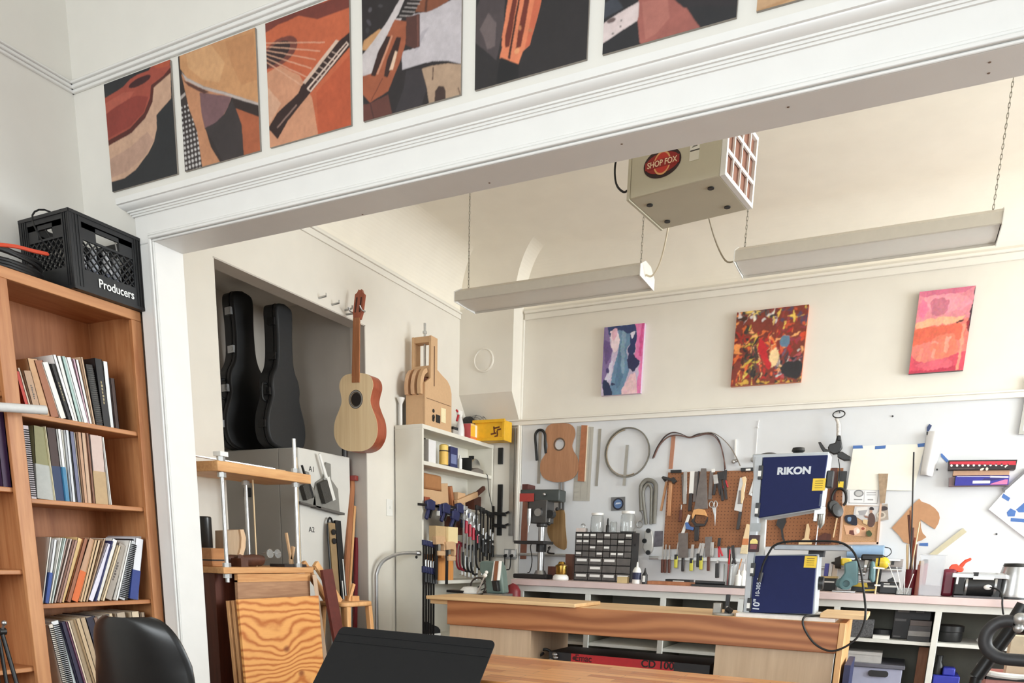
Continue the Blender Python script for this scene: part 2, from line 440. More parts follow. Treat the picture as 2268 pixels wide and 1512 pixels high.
# ---- bookcase
bx0,bx1 = -3.455,-3.12
bc = thing('bookcase','tall oak bookcase full of songbooks against the left wall','bookcase',(-3.29,1.9,0))
Yr,Ym,Yl = 2.495,1.894,1.293
b = B().bb((bx0,Yr - 0.02,0),(bx1 - 0.02,Yr,2.085)); part(b,'side_panel',m_oak,bc,bev=0.002)
b = B().bb((bx0,Yl,0),(bx1 - 0.02,Yl + 0.02,2.085)); part(b,'side_panel',m_oak,bc,bev=0.002)
b = B().bb((bx0,Ym - 0.01,0.08),(bx1 - 0.02,Ym + 0.01,2.08)); part(b,'divider',m_oak,bc,bev=0.002)
b = B().bb((bx0,Yl,2.08),(bx1 - 0.02,Yr,2.10)); part(b,'top_panel',m_oakh,bc,bev=0.002)
b = B().bb((bx0 - 0.004,Yl,0.0),(bx0 + 0.004,Yr,2.09)); part(b,'back_panel',m_oakback,bc)
for y0,y1 in ((2.446,Yr),(1.865,1.923),(Yl,Yl + 0.053)):
    b = B().bb((bx1 - 0.02,y0,0),(bx1,y1,2.06)); part(b,'stile',m_oak,bc,bev=0.002)
b = B().bb((bx1 - 0.02,Yl,2.06),(bx1,Yr,2.10)); part(b,'top_rail',m_oakh,bc,bev=0.002)
SH = {1: 1.600,2: 1.273,3: 0.854,4: 0.480,5: 0.12}
for k,z in SH.items():
    b = B().bb((bx0,Ym + 0.011,z - 0.019),(bx1 - 0.022,Yr - 0.021,z)); part(b,'shelf',m_oakh,bc,bev=0.003)
for z in (1.66,1.309,0.993,0.6,0.12):
    b = B().bb((bx0,Yl + 0.021,z - 0.019),(bx1 - 0.022,Ym - 0.011,z)); part(b,'shelf',m_oakh,bc,bev=0.003)
# ---- books: every spine read off the photograph shelf by shelf
rnd = random.Random(4)
m_cover = inked('book_cover',0.5)
CN = {}
def book(yb,zb,yt,zt,t,spine,low=None,style='',label='',group='',xs=None,depth=None):
    """one book standing on a shelf, its spine toward the room; y is the shelf direction"""
    d = Vector((0,yt - yb,zt - zb)); h = d.length; d.normalize()
    n = Vector((0,d.z,-d.y))
    xs = (-3.150 - rnd.uniform(0,0.02)) if xs is None else xs
    dep = depth or rnd.uniform(0.19,0.23)
    o = Vector((xs,yb,zb))
    if n.z < 0: o.z += -n.z * t
    bx = Vector((-1,0,0))
    M = Matrix.Identity(4)
    for i in range(3): M[i][0],M[i][1],M[i][2],M[i][3] = n[i],bx[i],d[i],o[i]
    c = B(M); ct = min(0.0022,t * 0.2)
    cov = spine if style != 'pages' else (235,230,220)
    if style == 'pages':
        c.bb((0,0,0),(ct,dep,h),col=spine); c.bb((t - ct,0,0),(t,dep,h),col=spine); c.bb((0,dep - ct,0),(t,dep,h),col=spine)
    else:
        c.bb((0,0,0),(ct,dep,h),col=spine); c.bb((t - ct,0,0),(t,dep,h),col=spine)
        if low:
            c.bb((0,-0.001,0),(t,0.002,h * 0.48),col=low); c.bb((0,0,h * 0.48),(t,0.002,h),col=spine)
            c.bb((-0.0004,0,0),(0,dep * 0.9,h * 0.48),col=low); c.bb((t,0,0),(t + 0.0004,dep * 0.9,h * 0.48),col=low)
        else: c.bb((0,0,0),(t,0.002,h),col=spine)
        dark = sum(spine) < 330
        if style == 'title':
            ink = (176,160,120) if dark else (90,80,75)
            for k in range(7): c.bb((t * 0.42,-0.0006,h * (0.34 + 0.05 * k)),(t * (0.56 + 0.04 * (k % 3)),0.0,h * (0.375 + 0.05 * k)),col=ink)
        if style == 'band': c.bb((0.0,-0.0006,h * 0.62),(t,0,h * 0.72),col=(240,238,232))
    o1 = solo(c,'book',m_cover,label,'book',group,loc=tuple(M @ Vector((t / 2,dep / 2,0))))
    p = B(M); p.bb((ct + 0.0002,0.0025 if style != 'pages' else 0.001,0.003),(t - ct - 0.0002,dep - 0.004,h - 0.003)); part(p,'pages',m_paper,o1)
    if style == 'spiral':
        s = B(M); 
        n_ = int(h / 0.009)
        for k in range(n_):
            zc = 0.01 + k * (h - 0.02) / n_
            s.lathe([(t * 0.42,0),(t * 0.5,0.0016),(t * 0.42,0.0032)],(t / 2,0.001,zc),(0,0,1),6)
        part(s,'spiral_binding',m_rubber if sum(spine) > 500 else m_zinc,o1)
    return o1
def row(shelf,scale,ox,oy,zsh,items,kindname,slope=None,xs=-3.155):
    ys = []
    for it in items:
        bx_,tx,ty,w = it[:4]
        X,Y = ox + tx / scale,oy + ty / scale
        top = at(X,Y,x=xs)
        bp = at(ox + bx_ / scale,1300,x=xs)
        # foot of the book on the shelf: find the pixel row of the shelf at that column
        for _ in range(4):
            zz = bp.z; pyv = 0
            lo,hi = 700,2200
            for _k in range(40):
                mid = (lo + hi) / 2
                if at(ox + bx_ / scale,mid,x=xs).z > zsh: lo = mid
                else: hi = mid
            bp = at(ox + bx_ / scale,lo,x=xs)
            break
        ys.append((bp.y,top.y,min(top.z,zsh + 0.5)))
    for i,it in enumerate(items):
        yb,yt,zt = ys[i]
        nxt = ys[i + 1][0] if i + 1 < len(items) else yb + it[3]
        lean = math.atan2(yt - yb,zt - zsh)
        t = max(0.004,(nxt - yb) * math.cos(lean) - 0.0006)
        if len(it) > 8: t = it[8]
        desc = it[5]
        lab = f"{desc}, {ORD[i]} from the left on the {shelf}"
        book(yb,zsh + 0.0005,yt,zt,t,it[4],it[6],it[7],lab,kindname)
S2,S3 = 3.78,3.669
row('top book shelf',S2,0,760,SH[1],[
 (225,128,235,.01,(200,62,46),'red paperback',None,''),(262,150,205,.01,(226,202,178),'thin cream booklet',None,''),
 (285,190,228,.02,(184,150,122),'thick tan book',None,'title'),(352,245,122,.02,(208,164,122),'tall kraft-brown binder',None,''),
 (440,300,140,.02,(158,100,70),'reddish-brown book',None,''),(515,360,158,.02,(243,238,228),'thick white book',None,''),
 (570,422,172,.01,(32,30,30),'narrow black book with pale lettering',None,'title'),(606,440,96,.01,(246,245,242),'tallest white songbook',None,''),
 (636,490,103,.01,(240,240,236),'white songbook',None,''),(672,530,106,.01,(172,196,190),'pale teal songbook',None,''),
 (704,556,116,.01,(242,242,240),'white songbook',None,''),(745,620,128,.01,(214,176,192),'pink-edged booklet',None,''),
 (766,648,134,.01,(244,240,236),'white booklet',None,''),(792,684,112,.01,(204,172,142),'thin tan booklet',None,''),
 (812,720,172,.01,(40,36,34),'black spiral notebook',None,'spiral'),(874,795,122,.01,(28,27,30),'thick black hardback with gold lettering',None,'title'),
 (936,878,145,.01,(240,242,242),'white booklet',None,''),(975,930,288,.02,(58,36,30),'short dark brown book',None,'',0.02)],'songbooks on the top book shelf')
row('second book shelf',S2,0,760,SH[2],[
 (278,205,682,.01,(216,206,210),'white spiral-bound songbook',None,'spiral'),(330,296,692,.01,(140,136,96),'olive folder with grey lower half',(176,178,174),''),
 (468,382,694,.01,(236,226,190),'thin cream booklet',None,''),(476,396,702,.01,(58,34,30),'dark brown folder with navy lower half',(28,50,88),''),
 (552,478,716,.01,(240,240,236),'white folder with teal lower half',(62,126,164),''),(582,522,722,.01,(242,238,226),'thin white booklet',None,''),
 (604,542,726,.01,(214,216,220),'pale grey booklet',None,''),(632,562,736,.01,(34,32,34),'thin black booklet',None,''),
 (654,588,736,.01,(112,114,142),'grey-blue songbook',None,''),(690,626,742,.01,(236,222,202),'cream booklet',None,''),
 (712,652,742,.01,(194,152,122),'tan booklet',None,''),(744,690,746,.01,(206,172,144),'light tan book',None,''),
 (782,722,750,.01,(128,84,62),'brown booklet',None,''),(806,752,762,.01,(206,182,172),'wide folder with buff lower half',(184,154,114),''),
 (908,822,770,.01,(243,242,238),'white booklet',None,''),(924,854,786,.01,(238,236,230),'outermost white booklet',None,'',0.006)],'songbooks on the second book shelf')
row('third book shelf',S3,0,1100,SH[3],[
 (352,418,330,.01,(238,232,222),'white booklet behind the stile',None,''),(368,440,350,.01,(226,228,230),'white folder with blue lower half',(48,78,152),''),
 (396,492,336,.01,(242,240,232),'white songbook',None,''),(412,520,338,.01,(206,218,212),'pale green booklet',None,''),
 (430,556,346,.01,(188,160,150),'mauve-tan booklet',None,''),(452,582,346,.01,(216,196,186),'pale pink booklet',None,''),
 (474,606,356,.01,(168,130,116),'brown booklet',None,''),(500,652,346,.01,(236,202,142),'yellow-cream songbook',None,''),
 (548,690,346,.01,(152,94,64),'russet booklet',None,''),(586,738,356,.01,(192,152,122),'tan folder with orange lower half',(216,106,46),''),
 (650,772,356,.01,(206,172,132),'tan booklet',None,''),(676,802,356,.01,(214,186,150),'cream-tan booklet',None,''),
 (702,846,346,.01,(182,150,120),'dull brown booklet',None,''),(722,882,396,.01,(226,222,236),'lavender-white booklet',None,''),
 (770,906,362,.01,(62,66,112),'thin navy booklet',None,''),(784,930,356,.01,(246,244,238),'bright white songbook',None,''),
 (832,966,402,.01,(224,204,170),'cream booklet',None,''),(856,988,406,.01,(166,156,146),'thick grey songbook',None,'title'),
 (940,1052,362,.01,(240,238,232),'white booklet',None,''),(962,1066,372,.01,(196,198,200),'pale grey spiral notebook',None,'spiral'),
 (1018,1084,350,.01,(30,30,34),'black spiral notebook',None,'spiral'),(1052,1100,346,.01,(232,234,240),'white folder with dark blue lower half',(42,62,132),''),
 (1118,1140,322,.01,(184,178,180),'grey booklet',None,'',0.005)],'songbooks on the third book shelf')
row('fourth book shelf',S3,0,1100,SH[4],[
 (520,388,1040,.01,(236,226,212),'cream spiral-bound songbook',None,'spiral'),(560,425,1016,.01,(240,242,244),'white spiral-bound songbook',None,'spiral'),
 (622,470,1016,.01,(214,222,222),'pale blue-white booklet',None,''),(652,496,1020,.01,(38,32,62),'navy songbook',None,''),
 (690,528,1018,.01,(110,66,90),'plum booklet',None,''),(706,548,1014,.01,(236,214,190),'cream booklet',None,''),
 (726,570,1012,.01,(172,152,124),'wide khaki songbook',None,''),(776,610,994,.01,(196,170,136),'tan booklet',None,''),
 (812,650,990,.01,(182,158,128),'buff songbook',None,''),(856,696,986,.01,(30,26,48),'dark navy binder',None,''),
 (930,756,984,.01,(128,100,84),'brown booklet',None,''),(962,800,976,.01,(150,140,128),'grey-brown songbook',None,''),
 (1010,870,962,.01,(206,186,156),'buff book behind the black chair',None,''),(1070,960,948,.01,(176,160,140),'khaki book behind the black chair',None,''),
 (1140,1080,936,.01,(214,196,168),'cream book behind the black chair',None,''),(1200,1150,940,.01,(150,130,110),'brown book behind the black chair',None,'',0.02)],'songbooks on the fourth book shelf')
# left bay: only the nearest books reach into the picture
for k,(y0,t,c,h,nm) in enumerate(((1.838,0.034,(58,34,66),0.30,'dark purple binder beside the centre stile of the oak bookcase'),(1.795,0.03,(222,206,200),0.24,'pale book left of the purple binder in the oak bookcase'),(1.758,0.03,(180,150,120),0.25,'tan book second left of the purple binder in the oak bookcase'))):
    book(y0,1.3095,y0 + 0.002,1.3095 + h,t,c,None,'',nm,'binders in the left bay of the bookcase')
# roll of paper poking out over the stile
b = B(); p0 = at(-60,897,x=-3.085); p1 = at(103,908,x=-3.02)
d = (p1 - p0).normalized()
for k in range(5): b.cyl(p0 - d * 0.1,p1 - d * 0.001 * k,0.0165 - 0.0028 * k,n=20,col=(206,205,202))
p1b = Vector((bx1 - 0.02,p1.y - 0.2,p1.z + 0.03))
solo(b,'paper_roll',m_print,'pale grey roll of paper lying across the stile of the oak bookcase','paper roll')
# ---- milk crate on the bookcase
cy0,cy1,cx0,cx1,cz0,cz1 = 2.175,2.508,-3.412,-3.09,2.1005,2.385
m_cr = flat('crate_plastic',(26,26,28),0.5,noise=0.12)
cr = thing('milk_crate','black plastic milk crate with a lattice side on top of the oak bookcase','milk crate',((cx0 + cx1) / 2,(cy0 + cy1) / 2,cz0))
def crate_side(M,w,h,slot=True):
    """lattice panel in the frame's xy plane"""
    b = B(M); t = 0.012; e = 0.052
    b.bb((0,0,0),(e,h,t)); b.bb((w - e,0,0),(w,h,t)); b.bb((e,0,0),(w - e,0.082,t)); b.bb((e,h - 0.034,0),(w - e,h,t))
    for k in range(4): b.bb((k * 0.013,0,t),(k * 0.013 + 0.005,h,t + 0.003)); b.bb((w - k * 0.013 - 0.005,0,t),(w - k * 0.013,h,t + 0.003))
    b.bb((0,0,t),(w,0.012,t + 0.004)); b.bb((0,h - 0.012,t),(w,h,t + 0.004))
    # handle surround
    hy = h - 0.085
    b.bb((e,h - 0.034 - 0.0,0),(w - e,h - 0.03,t))
    for x0,x1 in ((e,e + 0.062),(w - e - 0.062,w - e)): b.bb((x0,hy,0),(x1,h - 0.034,t * .8))
    b.bb((e,h - 0.05,0),(w - e,h - 0.034,t * .8))
    b.bb((e,hy - 0.008,0),(w - e,hy,t * .8))
    # diagonal lattice
    ix0,ix1,iy0,iy1 = e,w - e,0.082,hy
    for sgn in (1,-1):
        c = -0.4
        while c < 0.6:
            pts = []
            for x in (ix0,ix1):
                y = c + sgn * (x - ix0) * 1.0
                pts.append((x,y))
            (xa,ya),(xb,yb_) = pts
            # clip in y
            def cl(xa,ya,xb,yb_):
                for lim,up in ((iy0,False),(iy1,True)):
                    ina,inb = (ya <= lim if up else ya >= lim),(yb_ <= lim if up else yb_ >= lim)
                    if not ina and not inb: return None
                    if ina != inb:
                        tt = (lim - ya) / (yb_ - ya); nx,ny = xa + tt * (xb - xa),lim
                        if ina: xb,yb_ = nx,ny
                        else: xa,ya = nx,ny
                return xa,ya,xb,yb_
            r = cl(xa,ya,xb,yb_)
            if r and math.hypot(r[2] - r[0],r[3] - r[1]) > 0.01:
                b.bar((r[0],r[1],t * 0.4),(r[2],r[3],t * 0.4),0.0034,t * 0.7)
            c += 0.031
    return b
wy,wx,hz = cy1 - cy0,cx1 - cx0,cz1 - cz0
part(crate_side(frame((cx1 - 0.014,cy0,cz0),(0,1,0),(0,0,1)),wy,hz),'front_side',m_cr,cr)
part(crate_side(frame((cx0,cy0 + 0.014,cz0),(1,0,0),(0,0,1)),wx,hz),'end_side',m_cr,cr)
part(crate_side(frame((cx1,cy1 - 0.014,cz0),(-1,0,0),(0,0,1)),wx,hz),'end_side',m_cr,cr)
part(crate_side(frame((cx0 + 0.014,cy1,cz0),(0,-1,0),(0,0,1)),wy,hz),'back_side',m_cr,cr)
part(B().bb((cx0 + 0.01,cy0 + 0.01,cz0),(cx1 - 0.01,cy1 - 0.01,cz0 + 0.01)),'base',m_cr,cr)
lettering('Producers',0.046,frame((cx1 + 0.003,cy0 + wy * 0.56,cz0 + 0.046),(0,1,0),(0,0,1)),m_whiteink,cr,bold=0.0006,sx=0.86)
# bottles and cables kept in the crate
for k,(x,y,c) in enumerate(((-3.16,2.26,(226,226,228)),(-3.17,2.31,(200,204,210)),(-3.15,2.37,(236,236,238)),(-3.18,2.42,(190,192,198)))):
    b = B().lathe([(0.018,0),(0.02,0.004),(0.02,0.13),(0.012,0.155),(0.012,0.185),(0,0.187)],(x,y,cz0 + 0.0125),(0,0.1 * (k % 2),1),14,col=c)
    b.lathe([(0.0205,0.03),(0.0206,0.1)],(x,y,cz0 + 0.0125),(0,0.1 * (k % 2),1),14,col=(120,124,140),cap=False)
    solo(b,'plug_adapter',m_print,f'white adapter in the black milk crate, {ORD[k]} from its left end','adapter','adapters in the milk crate')
b = B()
for k,(px,py,r) in enumerate(((118,480,0.035),(100,478,0.05),(132,476,0.03))):
    c = at(px,py,x=-3.25); c.z = 2.33
    ring = [c + Vector((0.02 * math.sin(a * 2),math.cos(a) * r,math.sin(a) * r * 1.5 + 0.0)) for a in [i * PI / 10 for i in range(20)]]
    b.tube(ring,0.0035,6,True)
b.tube(spline([(-3.25,2.25,2.2),(-3.25,2.29,2.36),(-3.22,2.36,2.40),(-3.16,2.44,2.39),(-3.2,2.46,2.25)]),0.003,6)
solo(b,'cable_bundle',m_rubber,'black cable loops sticking up out of the milk crate','cables')
b = B().tube(spline([(-3.2,2.28,2.25),(-3.2,2.31,2.395),(-3.19,2.37,2.40),(-3.17,2.43,2.375),(-3.17,2.45,2.2)]),0.003,6); solo(b,'white_cable',m_white,'thin white cable curving over the rim of the milk crate','cable')
# coiled extension lead
b = B()
for k in range(6):
    b.tube([(-3.29 + 0.15 * math.cos(a),1.985 + (0.15 + 0.004 * (k % 3)) * math.sin(a),2.112 + 0.0105 * k + 0.018 * math.sin(a + k) * (k > 2) + 0.02 * (k > 2)) for a in [i * PI / 14 for i in range(28)]],0.0085,8,True)
cb = thing('cable_coil','coil of black cable with an orange strap beside the milk crate','cable coil',(-3.29,1.985,2.1015))
part(b,'cable',m_rubber,cb)
b = B().tube(spline([at(-30,540,x=-3.16),at(30,545,x=-3.13),at(75,556,x=-3.125),at(108,563,x=-3.13)]),[0.007] * 18 + [0.003],8); part(b,'orange_strap',flat('orange_cord',(206,74,46),0.5),cb)
# ---- black shell chair
ch = thing('shell_chair','black moulded plastic shell chair in front of the oak bookcase','chair',(-2.315,1.91,0))
def shell(M):
    prof = [(0.235,0.425,0.19),(0.20,0.437,0.215),(0.10,0.425,0.232),(0.0,0.415,0.236),(-0.09,0.422,0.236),(-0.15,0.448,0.234),(-0.185,0.50,0.232),(-0.205,0.56,0.230),(-0.222,0.63,0.226),(-0.238,0.70,0.216),(-0.25,0.76,0.198),(-0.257,0.80,0.172),(-0.260,0.825,0.135),(-0.261,0.835,0.095)]
    P = spline([(a,z,w) for a,z,w in prof],3); rows = []
    for i,q in enumerate(P):
        a,z,w = q; f = i / (len(P) - 1); r = []
        for j in range(21):
            u = -1 + j / 10
            lift = (abs(u) ** 2.6)
            side = 0.075 * (1 - 0.6 * f)
            back = max(0,(z - 0.43) / 0.4)
            r.append((a + lift * 0.085 * min(1,back * 1.6) * (1 - 0.35 * f),u * w,z + lift * side * (1 - min(1,back * 1.5)) ))
        rows.append(r)
    b = B(M); n = 21; b.add([p for r in rows for p in r],[(i * n + j,i * n + j + 1,(i + 1) * n + j + 1,(i + 1) * n + j) for i in range(len(rows) - 1) for j in range(n - 1)])
    return b
CHM = Matrix.Translation((-2.315,1.91,0.012)) @ Matrix.Rotation(R(95),4,'Z') @ Matrix.Diagonal((1,1,1.025,1))
m_shell = flat('black_moulded_plastic',(22,22,23),0.33,noise=0.06,scale=8)
o = part(shell(CHM),'shell',m_shell,ch,smooth=80)
md = o.modifiers.new('thickness','SOLIDIFY'); md.thickness = 0.006; md.offset = 0
for sx,sy in ((0.15,0.16),(0.15,-0.16),(-0.13,0.16),(-0.13,-0.16)):
    b = B(CHM).cyl((sx * 0.7,sy * 0.7,0.41),(sx * 1.45,sy * 1.35,-0.012),0.011,0.009,10); part(b,'leg',m_blackmetal,ch)
b = B(CHM).bar((0.1,0.11,0.40),(-0.09,-0.11,0.40),0.012,0.012).bar((0.1,-0.11,0.40),(-0.09,0.11,0.40),0.012,0.012); part(b,'base_frame',m_blackmetal,ch)
# ---- folded tripod stand at the left edge
tp = thing('tripod_stand','folded black metal stand leaning in front of the left bay of the bookcase','stand',(-3.0,1.65,0))
for k,(pa,pb) in enumerate((((4,1400),(62,1600)),((-2,1415),(30,1600)),((-12,1400),(5,1600)))):
    a,c = at(*pa,x=-3.02 + 0.01 * k),at(*pb,x=-2.96 + 0.02 * k); d = (c - a); c = a + d * (a.z / -d.z) if d.z < 0 else c
    b = B().cyl(a,(c.x,c.y,0.002),0.008 - 0.001 * k,n=10); part(b,'leg',m_blackmetal,tp)
p = at(4,1398,x=-3.02); part(B().cyl(p - Vector((0,0.012,0)),p + Vector((0,0.012,0)),0.014,n=14),'hub',m_black,tp); q = at(9,1379,x=-3.0); part(B().sph(q,0.010).cyl(q,p,0.005,n=8),'knob',m_steel,tp)
# ---- music stand
ms = thing('music_stand','black music stand with its desk tilted back in the foreground','music stand',(-1.15,1.62,0))
th = R(40); TLp = Vector((-1.436,1.75,0.888)); MW = 0.515; MH = 0.34
uv = Vector((0,-math.sin(th),-math.cos(th))); ux = Vector((1,0,-0.008)).normalized()
MM = frame(TLp,ux,-uv)      # x right, y up the desk, z toward the room
m_desk = flat('music_desk_metal',(24,24,25),0.7,noise=0.06,spec=0.25)
out = [(0.012,0)] + [(0.03,0.0)]
pl = rrect(MW,MH,0.018,5,MW / 2,-MH / 2)
b = B(MM).prism(pl,-0.003)
b.bar((0.004,-0.026,0.0005),(MW - 0.004,-0.026,0.0005),0.003,0.003,(0,0,1)); b.bar((0.004,-0.052,0.0005),(MW - 0.004,-0.052,0.0005),0.003,0.003,(0,0,1))
part(b,'desk',m_desk,ms,bev=0.001)
b = B(MM).bb((0,-MH - 0.002,-0.003),(MW,-MH,0.045)).bb((0,-MH,0.042),(MW,-MH + 0.012,0.045)); part(b,'ledge',m_desk,ms)
cpt = MM @ Vector((MW / 2,-MH * 0.6,-0.02))
b = B().cyl(cpt,(cpt.x,cpt.y + 0.02,cpt.z - 0.04),0.018,n=14); part(b,'tilt_head',m_black,ms)
b = B().cyl((cpt.x,cpt.y + 0.02,0.10),(cpt.x,cpt.y + 0.02,cpt.z - 0.03),0.011,n=14).cyl((cpt.x,cpt.y + 0.02,0.08),(cpt.x,cpt.y + 0.02,0.45),0.0145,n=14); part(b,'shaft',m_blackmetal,ms)
for k in range(3):
    a = R(90 + 120 * k); b = B().bar((cpt.x,cpt.y + 0.02,0.1),(cpt.x + 0.26 * math.cos(a),cpt.y + 0.02 + 0.26 * math.sin(a),0.008),0.02,0.012); part(b,'leg',m_blackmetal,ms)
# ---- butcher-block table
def butcher(name,cols,L,Wd):
    m,nt,bs = _new(name); N = nt.nodes; K = nt.links
    tc = N.new('ShaderNodeTexCoord'); br = N.new('ShaderNodeTexBrick')
    br.inputs['Scale'].default_value = 1.0; br.inputs['Brick Width'].default_value = L; br.inputs['Row Height'].default_value = Wd; br.inputs['Mortar Size'].default_value = 0.0008; br.offset = 0.37
    br.inputs['Color1'].default_value = lin(cols[0]) + (1,); br.inputs['Color2'].default_value = lin(cols[1]) + (1,); br.inputs['Mortar'].default_value = lin(cols[2]) + (1,)
    K.new(tc.outputs['Object'],br.inputs['Vector'])
    mp = N.new('ShaderNodeMapping'); mp.inputs['Scale'].default_value = (0.06,1,1); K.new(tc.outputs['Object'],mp.inputs['Vector'])
    nz = N.new('ShaderNodeTexNoise'); nz.inputs['Scale'].default_value = 60; nz.inputs['Detail'].default_value = 5; K.new(mp.outputs['Vector'],nz.inputs['Vector'])
    mx = N.new('ShaderNodeMix'); mx.data_type = 'RGBA'; mx.blend_type = 'OVERLAY'; mx.inputs[0].default_value = 0.35
    K.new(br.outputs['Color'],mx.inputs[6]); K.new(nz.outputs['Fac'],mx.inputs[7]); K.new(mx.outputs[2],bs.inputs['Base Color']); bs.inputs['Roughness'].default_value = 0.28
    MATS[name] = m; return m
m_butch = butcher('butcher_block',((188,112,56),(226,162,98),(110,62,32)),0.24,0.045)
tb = thing('dining_table','honey-coloured butcher block table behind the music stand','table',(-0.2,2.03,0))
b = B().bb((-1.30,1.79,0.738),(0.95,2.3,0.768)); part(b,'table_top',m_butch,tb,bev=0.004)
for x in (-1.2,0.88):
    for y in (1.86,2.23): part(B().bb((x - 0.03,y - 0.03,0),(x + 0.03,y + 0.03,0.738)),'leg',m_oak,tb)
part(B().bb((-1.17,1.84,0.66),(0.85,1.86,0.738)).bb((-1.17,2.23,0.66),(0.85,2.25,0.738)),'apron',m_oakh,tb)
# ---- seven guitar photographs on canvas above the opening
YC = 2.511
import numpy as np
def _vnoise(W_,H_,cells,rs):
    g = rs.rand(cells + 2,cells + 2); x = np.linspace(0,cells,W_); y = np.linspace(0,cells,H_)
    xi,yi = np.minimum(x.astype(int),cells - 1),np.minimum(y.astype(int),cells - 1); fx,fy = x - xi,y - yi; fx = fx * fx * (3 - 2 * fx); fy = fy * fy * (3 - 2 * fy)
    a,b_,c,d = g[np.ix_(yi,xi)],g[np.ix_(yi,xi + 1)],g[np.ix_(yi + 1,xi)],g[np.ix_(yi + 1,xi + 1)]
    return (a * (1 - fx) + b_ * fx) * (1 - fy[:,None]) + (c * (1 - fx) + d * fx) * fy[:,None]
def _blur(m,r):
    for ax in (0,1):
        k = int(r) * 2 + 1
        if k < 3: continue
        pad = [(0,0)] * m.ndim; pad[ax] = (k // 2 + 1,k // 2); c = np.cumsum(np.pad(m,pad,mode='edge'),axis=ax)
        m = (np.take(c,range(k,c.shape[ax]),axis=ax) - np.take(c,range(0,c.shape[ax] - k),axis=ax)) / k
    return m
def canvas(x0,x1,z0,z1,base,polys,label,y=YC,th=None,group='guitar photographs above the opening',edge=None,name='photo_canvas',cat='picture',mat=None,back=YP,n=230,warp=0.0016,grain=0.12,soft=1,seed=1,ex=1.045,ink=1.0):
    """stretched canvas: a box whose front carries the printed or painted colours on a fine grid of vertices"""
    w,h = x1 - x0,z1 - z0; H_ = max(20,int(n * h / w)); rs = np.random.RandomState(seed + len(polys))
    U,V = np.meshgrid(np.linspace(0,w,n),np.linspace(0,h,H_))
    Uw = U + (_vnoise(n,H_,14,rs) - 0.5) * 2 * warp * w + (_vnoise(n,H_,40,rs) - 0.5) * warp * w
    Vw = V + (_vnoise(n,H_,14,rs) - 0.5) * 2 * warp * w + (_vnoise(n,H_,40,rs) - 0.5) * warp * w
    img = np.ones((H_,n,3)) * np.array(lin(base))
    for pl in polys:
        col,pts = pl[0],pl[1]; sf = pl[2] if len(pl) > 2 else soft; al = pl[3] if len(pl) > 3 else 1.0
        q = []
        for px,py in pts:
            p = at(px,py,y=y); q.append((w / 2 + (p.x - x0 - w / 2) * ex,h / 2 + (p.z - z0 - h / 2) * ex))
        m = np.zeros((H_,n),bool); j = len(q) - 1
        for i in range(len(q)):
            (xi,yi),(xj,yj) = q[i],q[j]
            if yi != yj: m ^= ((yi > Vw) != (yj > Vw)) & (Uw < (xj - xi) * (Vw - yi) / (yj - yi) + xi)
            j = i
        m = _blur(m.astype(float),sf)[...,None] * al
        img = img * (1 - m) + m * np.array(lin(col))
    g = 1 + grain * ((_vnoise(n,H_,9,rs) - 0.5) * 1.2 + (_vnoise(n,H_,34,rs) - 0.5) + (rs.rand(H_,n) - 0.5) * 0.5)
    img = np.clip(img * g[...,None] * ink,0,1)
    M = frame((x0,y,z0),(1,0,0),(0,0,1)); t = back - y - 0.001
    vs = [M @ Vector((a,c,d)) for a in (0,w) for c in (0,h) for d in (-t,0)] + [M @ Vector((float(a),float(c),0.0003)) for a,c in zip(U.ravel(),V.ravel())]
    fs = [(0,1,3,2),(4,6,7,5),(0,4,5,1),(2,3,7,6),(0,2,6,4),(1,5,7,3)]
    for i in range(H_ - 1):
        for j in range(n - 1): k = 8 + i * n + j; fs.append((k,k + 1,k + n + 1,k + n))
    loc = Vector(((x0 + x1) / 2,back,z0)); me = bpy.data.meshes.new(name); me.from_pydata([v - loc for v in vs],[],fs); me.materials.append(mat or m_photo)
    ca = me.color_attributes.new('ink','FLOAT_COLOR','POINT'); e = np.ones((len(vs),4)); e[:8,:3] = lin(edge or base); e[8:,:3] = img.reshape(-1,3); ca.data.foreach_set('color',e.ravel().astype(np.float32)); me.update()
    o = bpy.data.objects.new(name,me); COL.objects.link(o); o.location = loc; ORG[o] = loc
    return props(o,label,cat,group)
A_ = lambda pts: ppoly(3.36,200,0,pts)
B_ = lambda pts: ppoly(3.658,780,0,pts)
C_ = lambda pts: ppoly(2.343,1300,0,pts)
def ell(cx,cy,rx,ry,rot,n=24):
    r = R(rot); return [(cx + rx * math.cos(a) * math.cos(r) - ry * math.sin(a) * math.sin(r),cy + rx * math.cos(a) * math.sin(r) + ry * math.sin(a) * math.cos(r)) for a in [2 * PI * i / n for i in range(n)]]
def sm(pts,n=4): return [(p.x,p.y) for p in spline([(x,y,0) for x,y in pts],n,True)]
def line(a,c,w):
    dx,dy = c[0] - a[0],c[1] - a[1]; l = math.hypot(dx,dy); nx,ny = -dy / l * w / 2,dx / l * w / 2
    return [(a[0] + nx,a[1] + ny),(c[0] + nx,c[1] + ny),(c[0] - nx,c[1] - ny),(a[0] - nx,a[1] - ny)]
def span(pa,pb):
    a,c = at(*pa,y=YC),at(*pb,y=YC); return a.x,c.x
zc0,zc1 = 2.5945,2.9935
def cz(x0,x1,*r,**k): canvas(x0,x1,zc0,zc1,*r,edge=(150,142,134),ink=0.8,**k)
x0,x1 = span((239,300),(385,260))
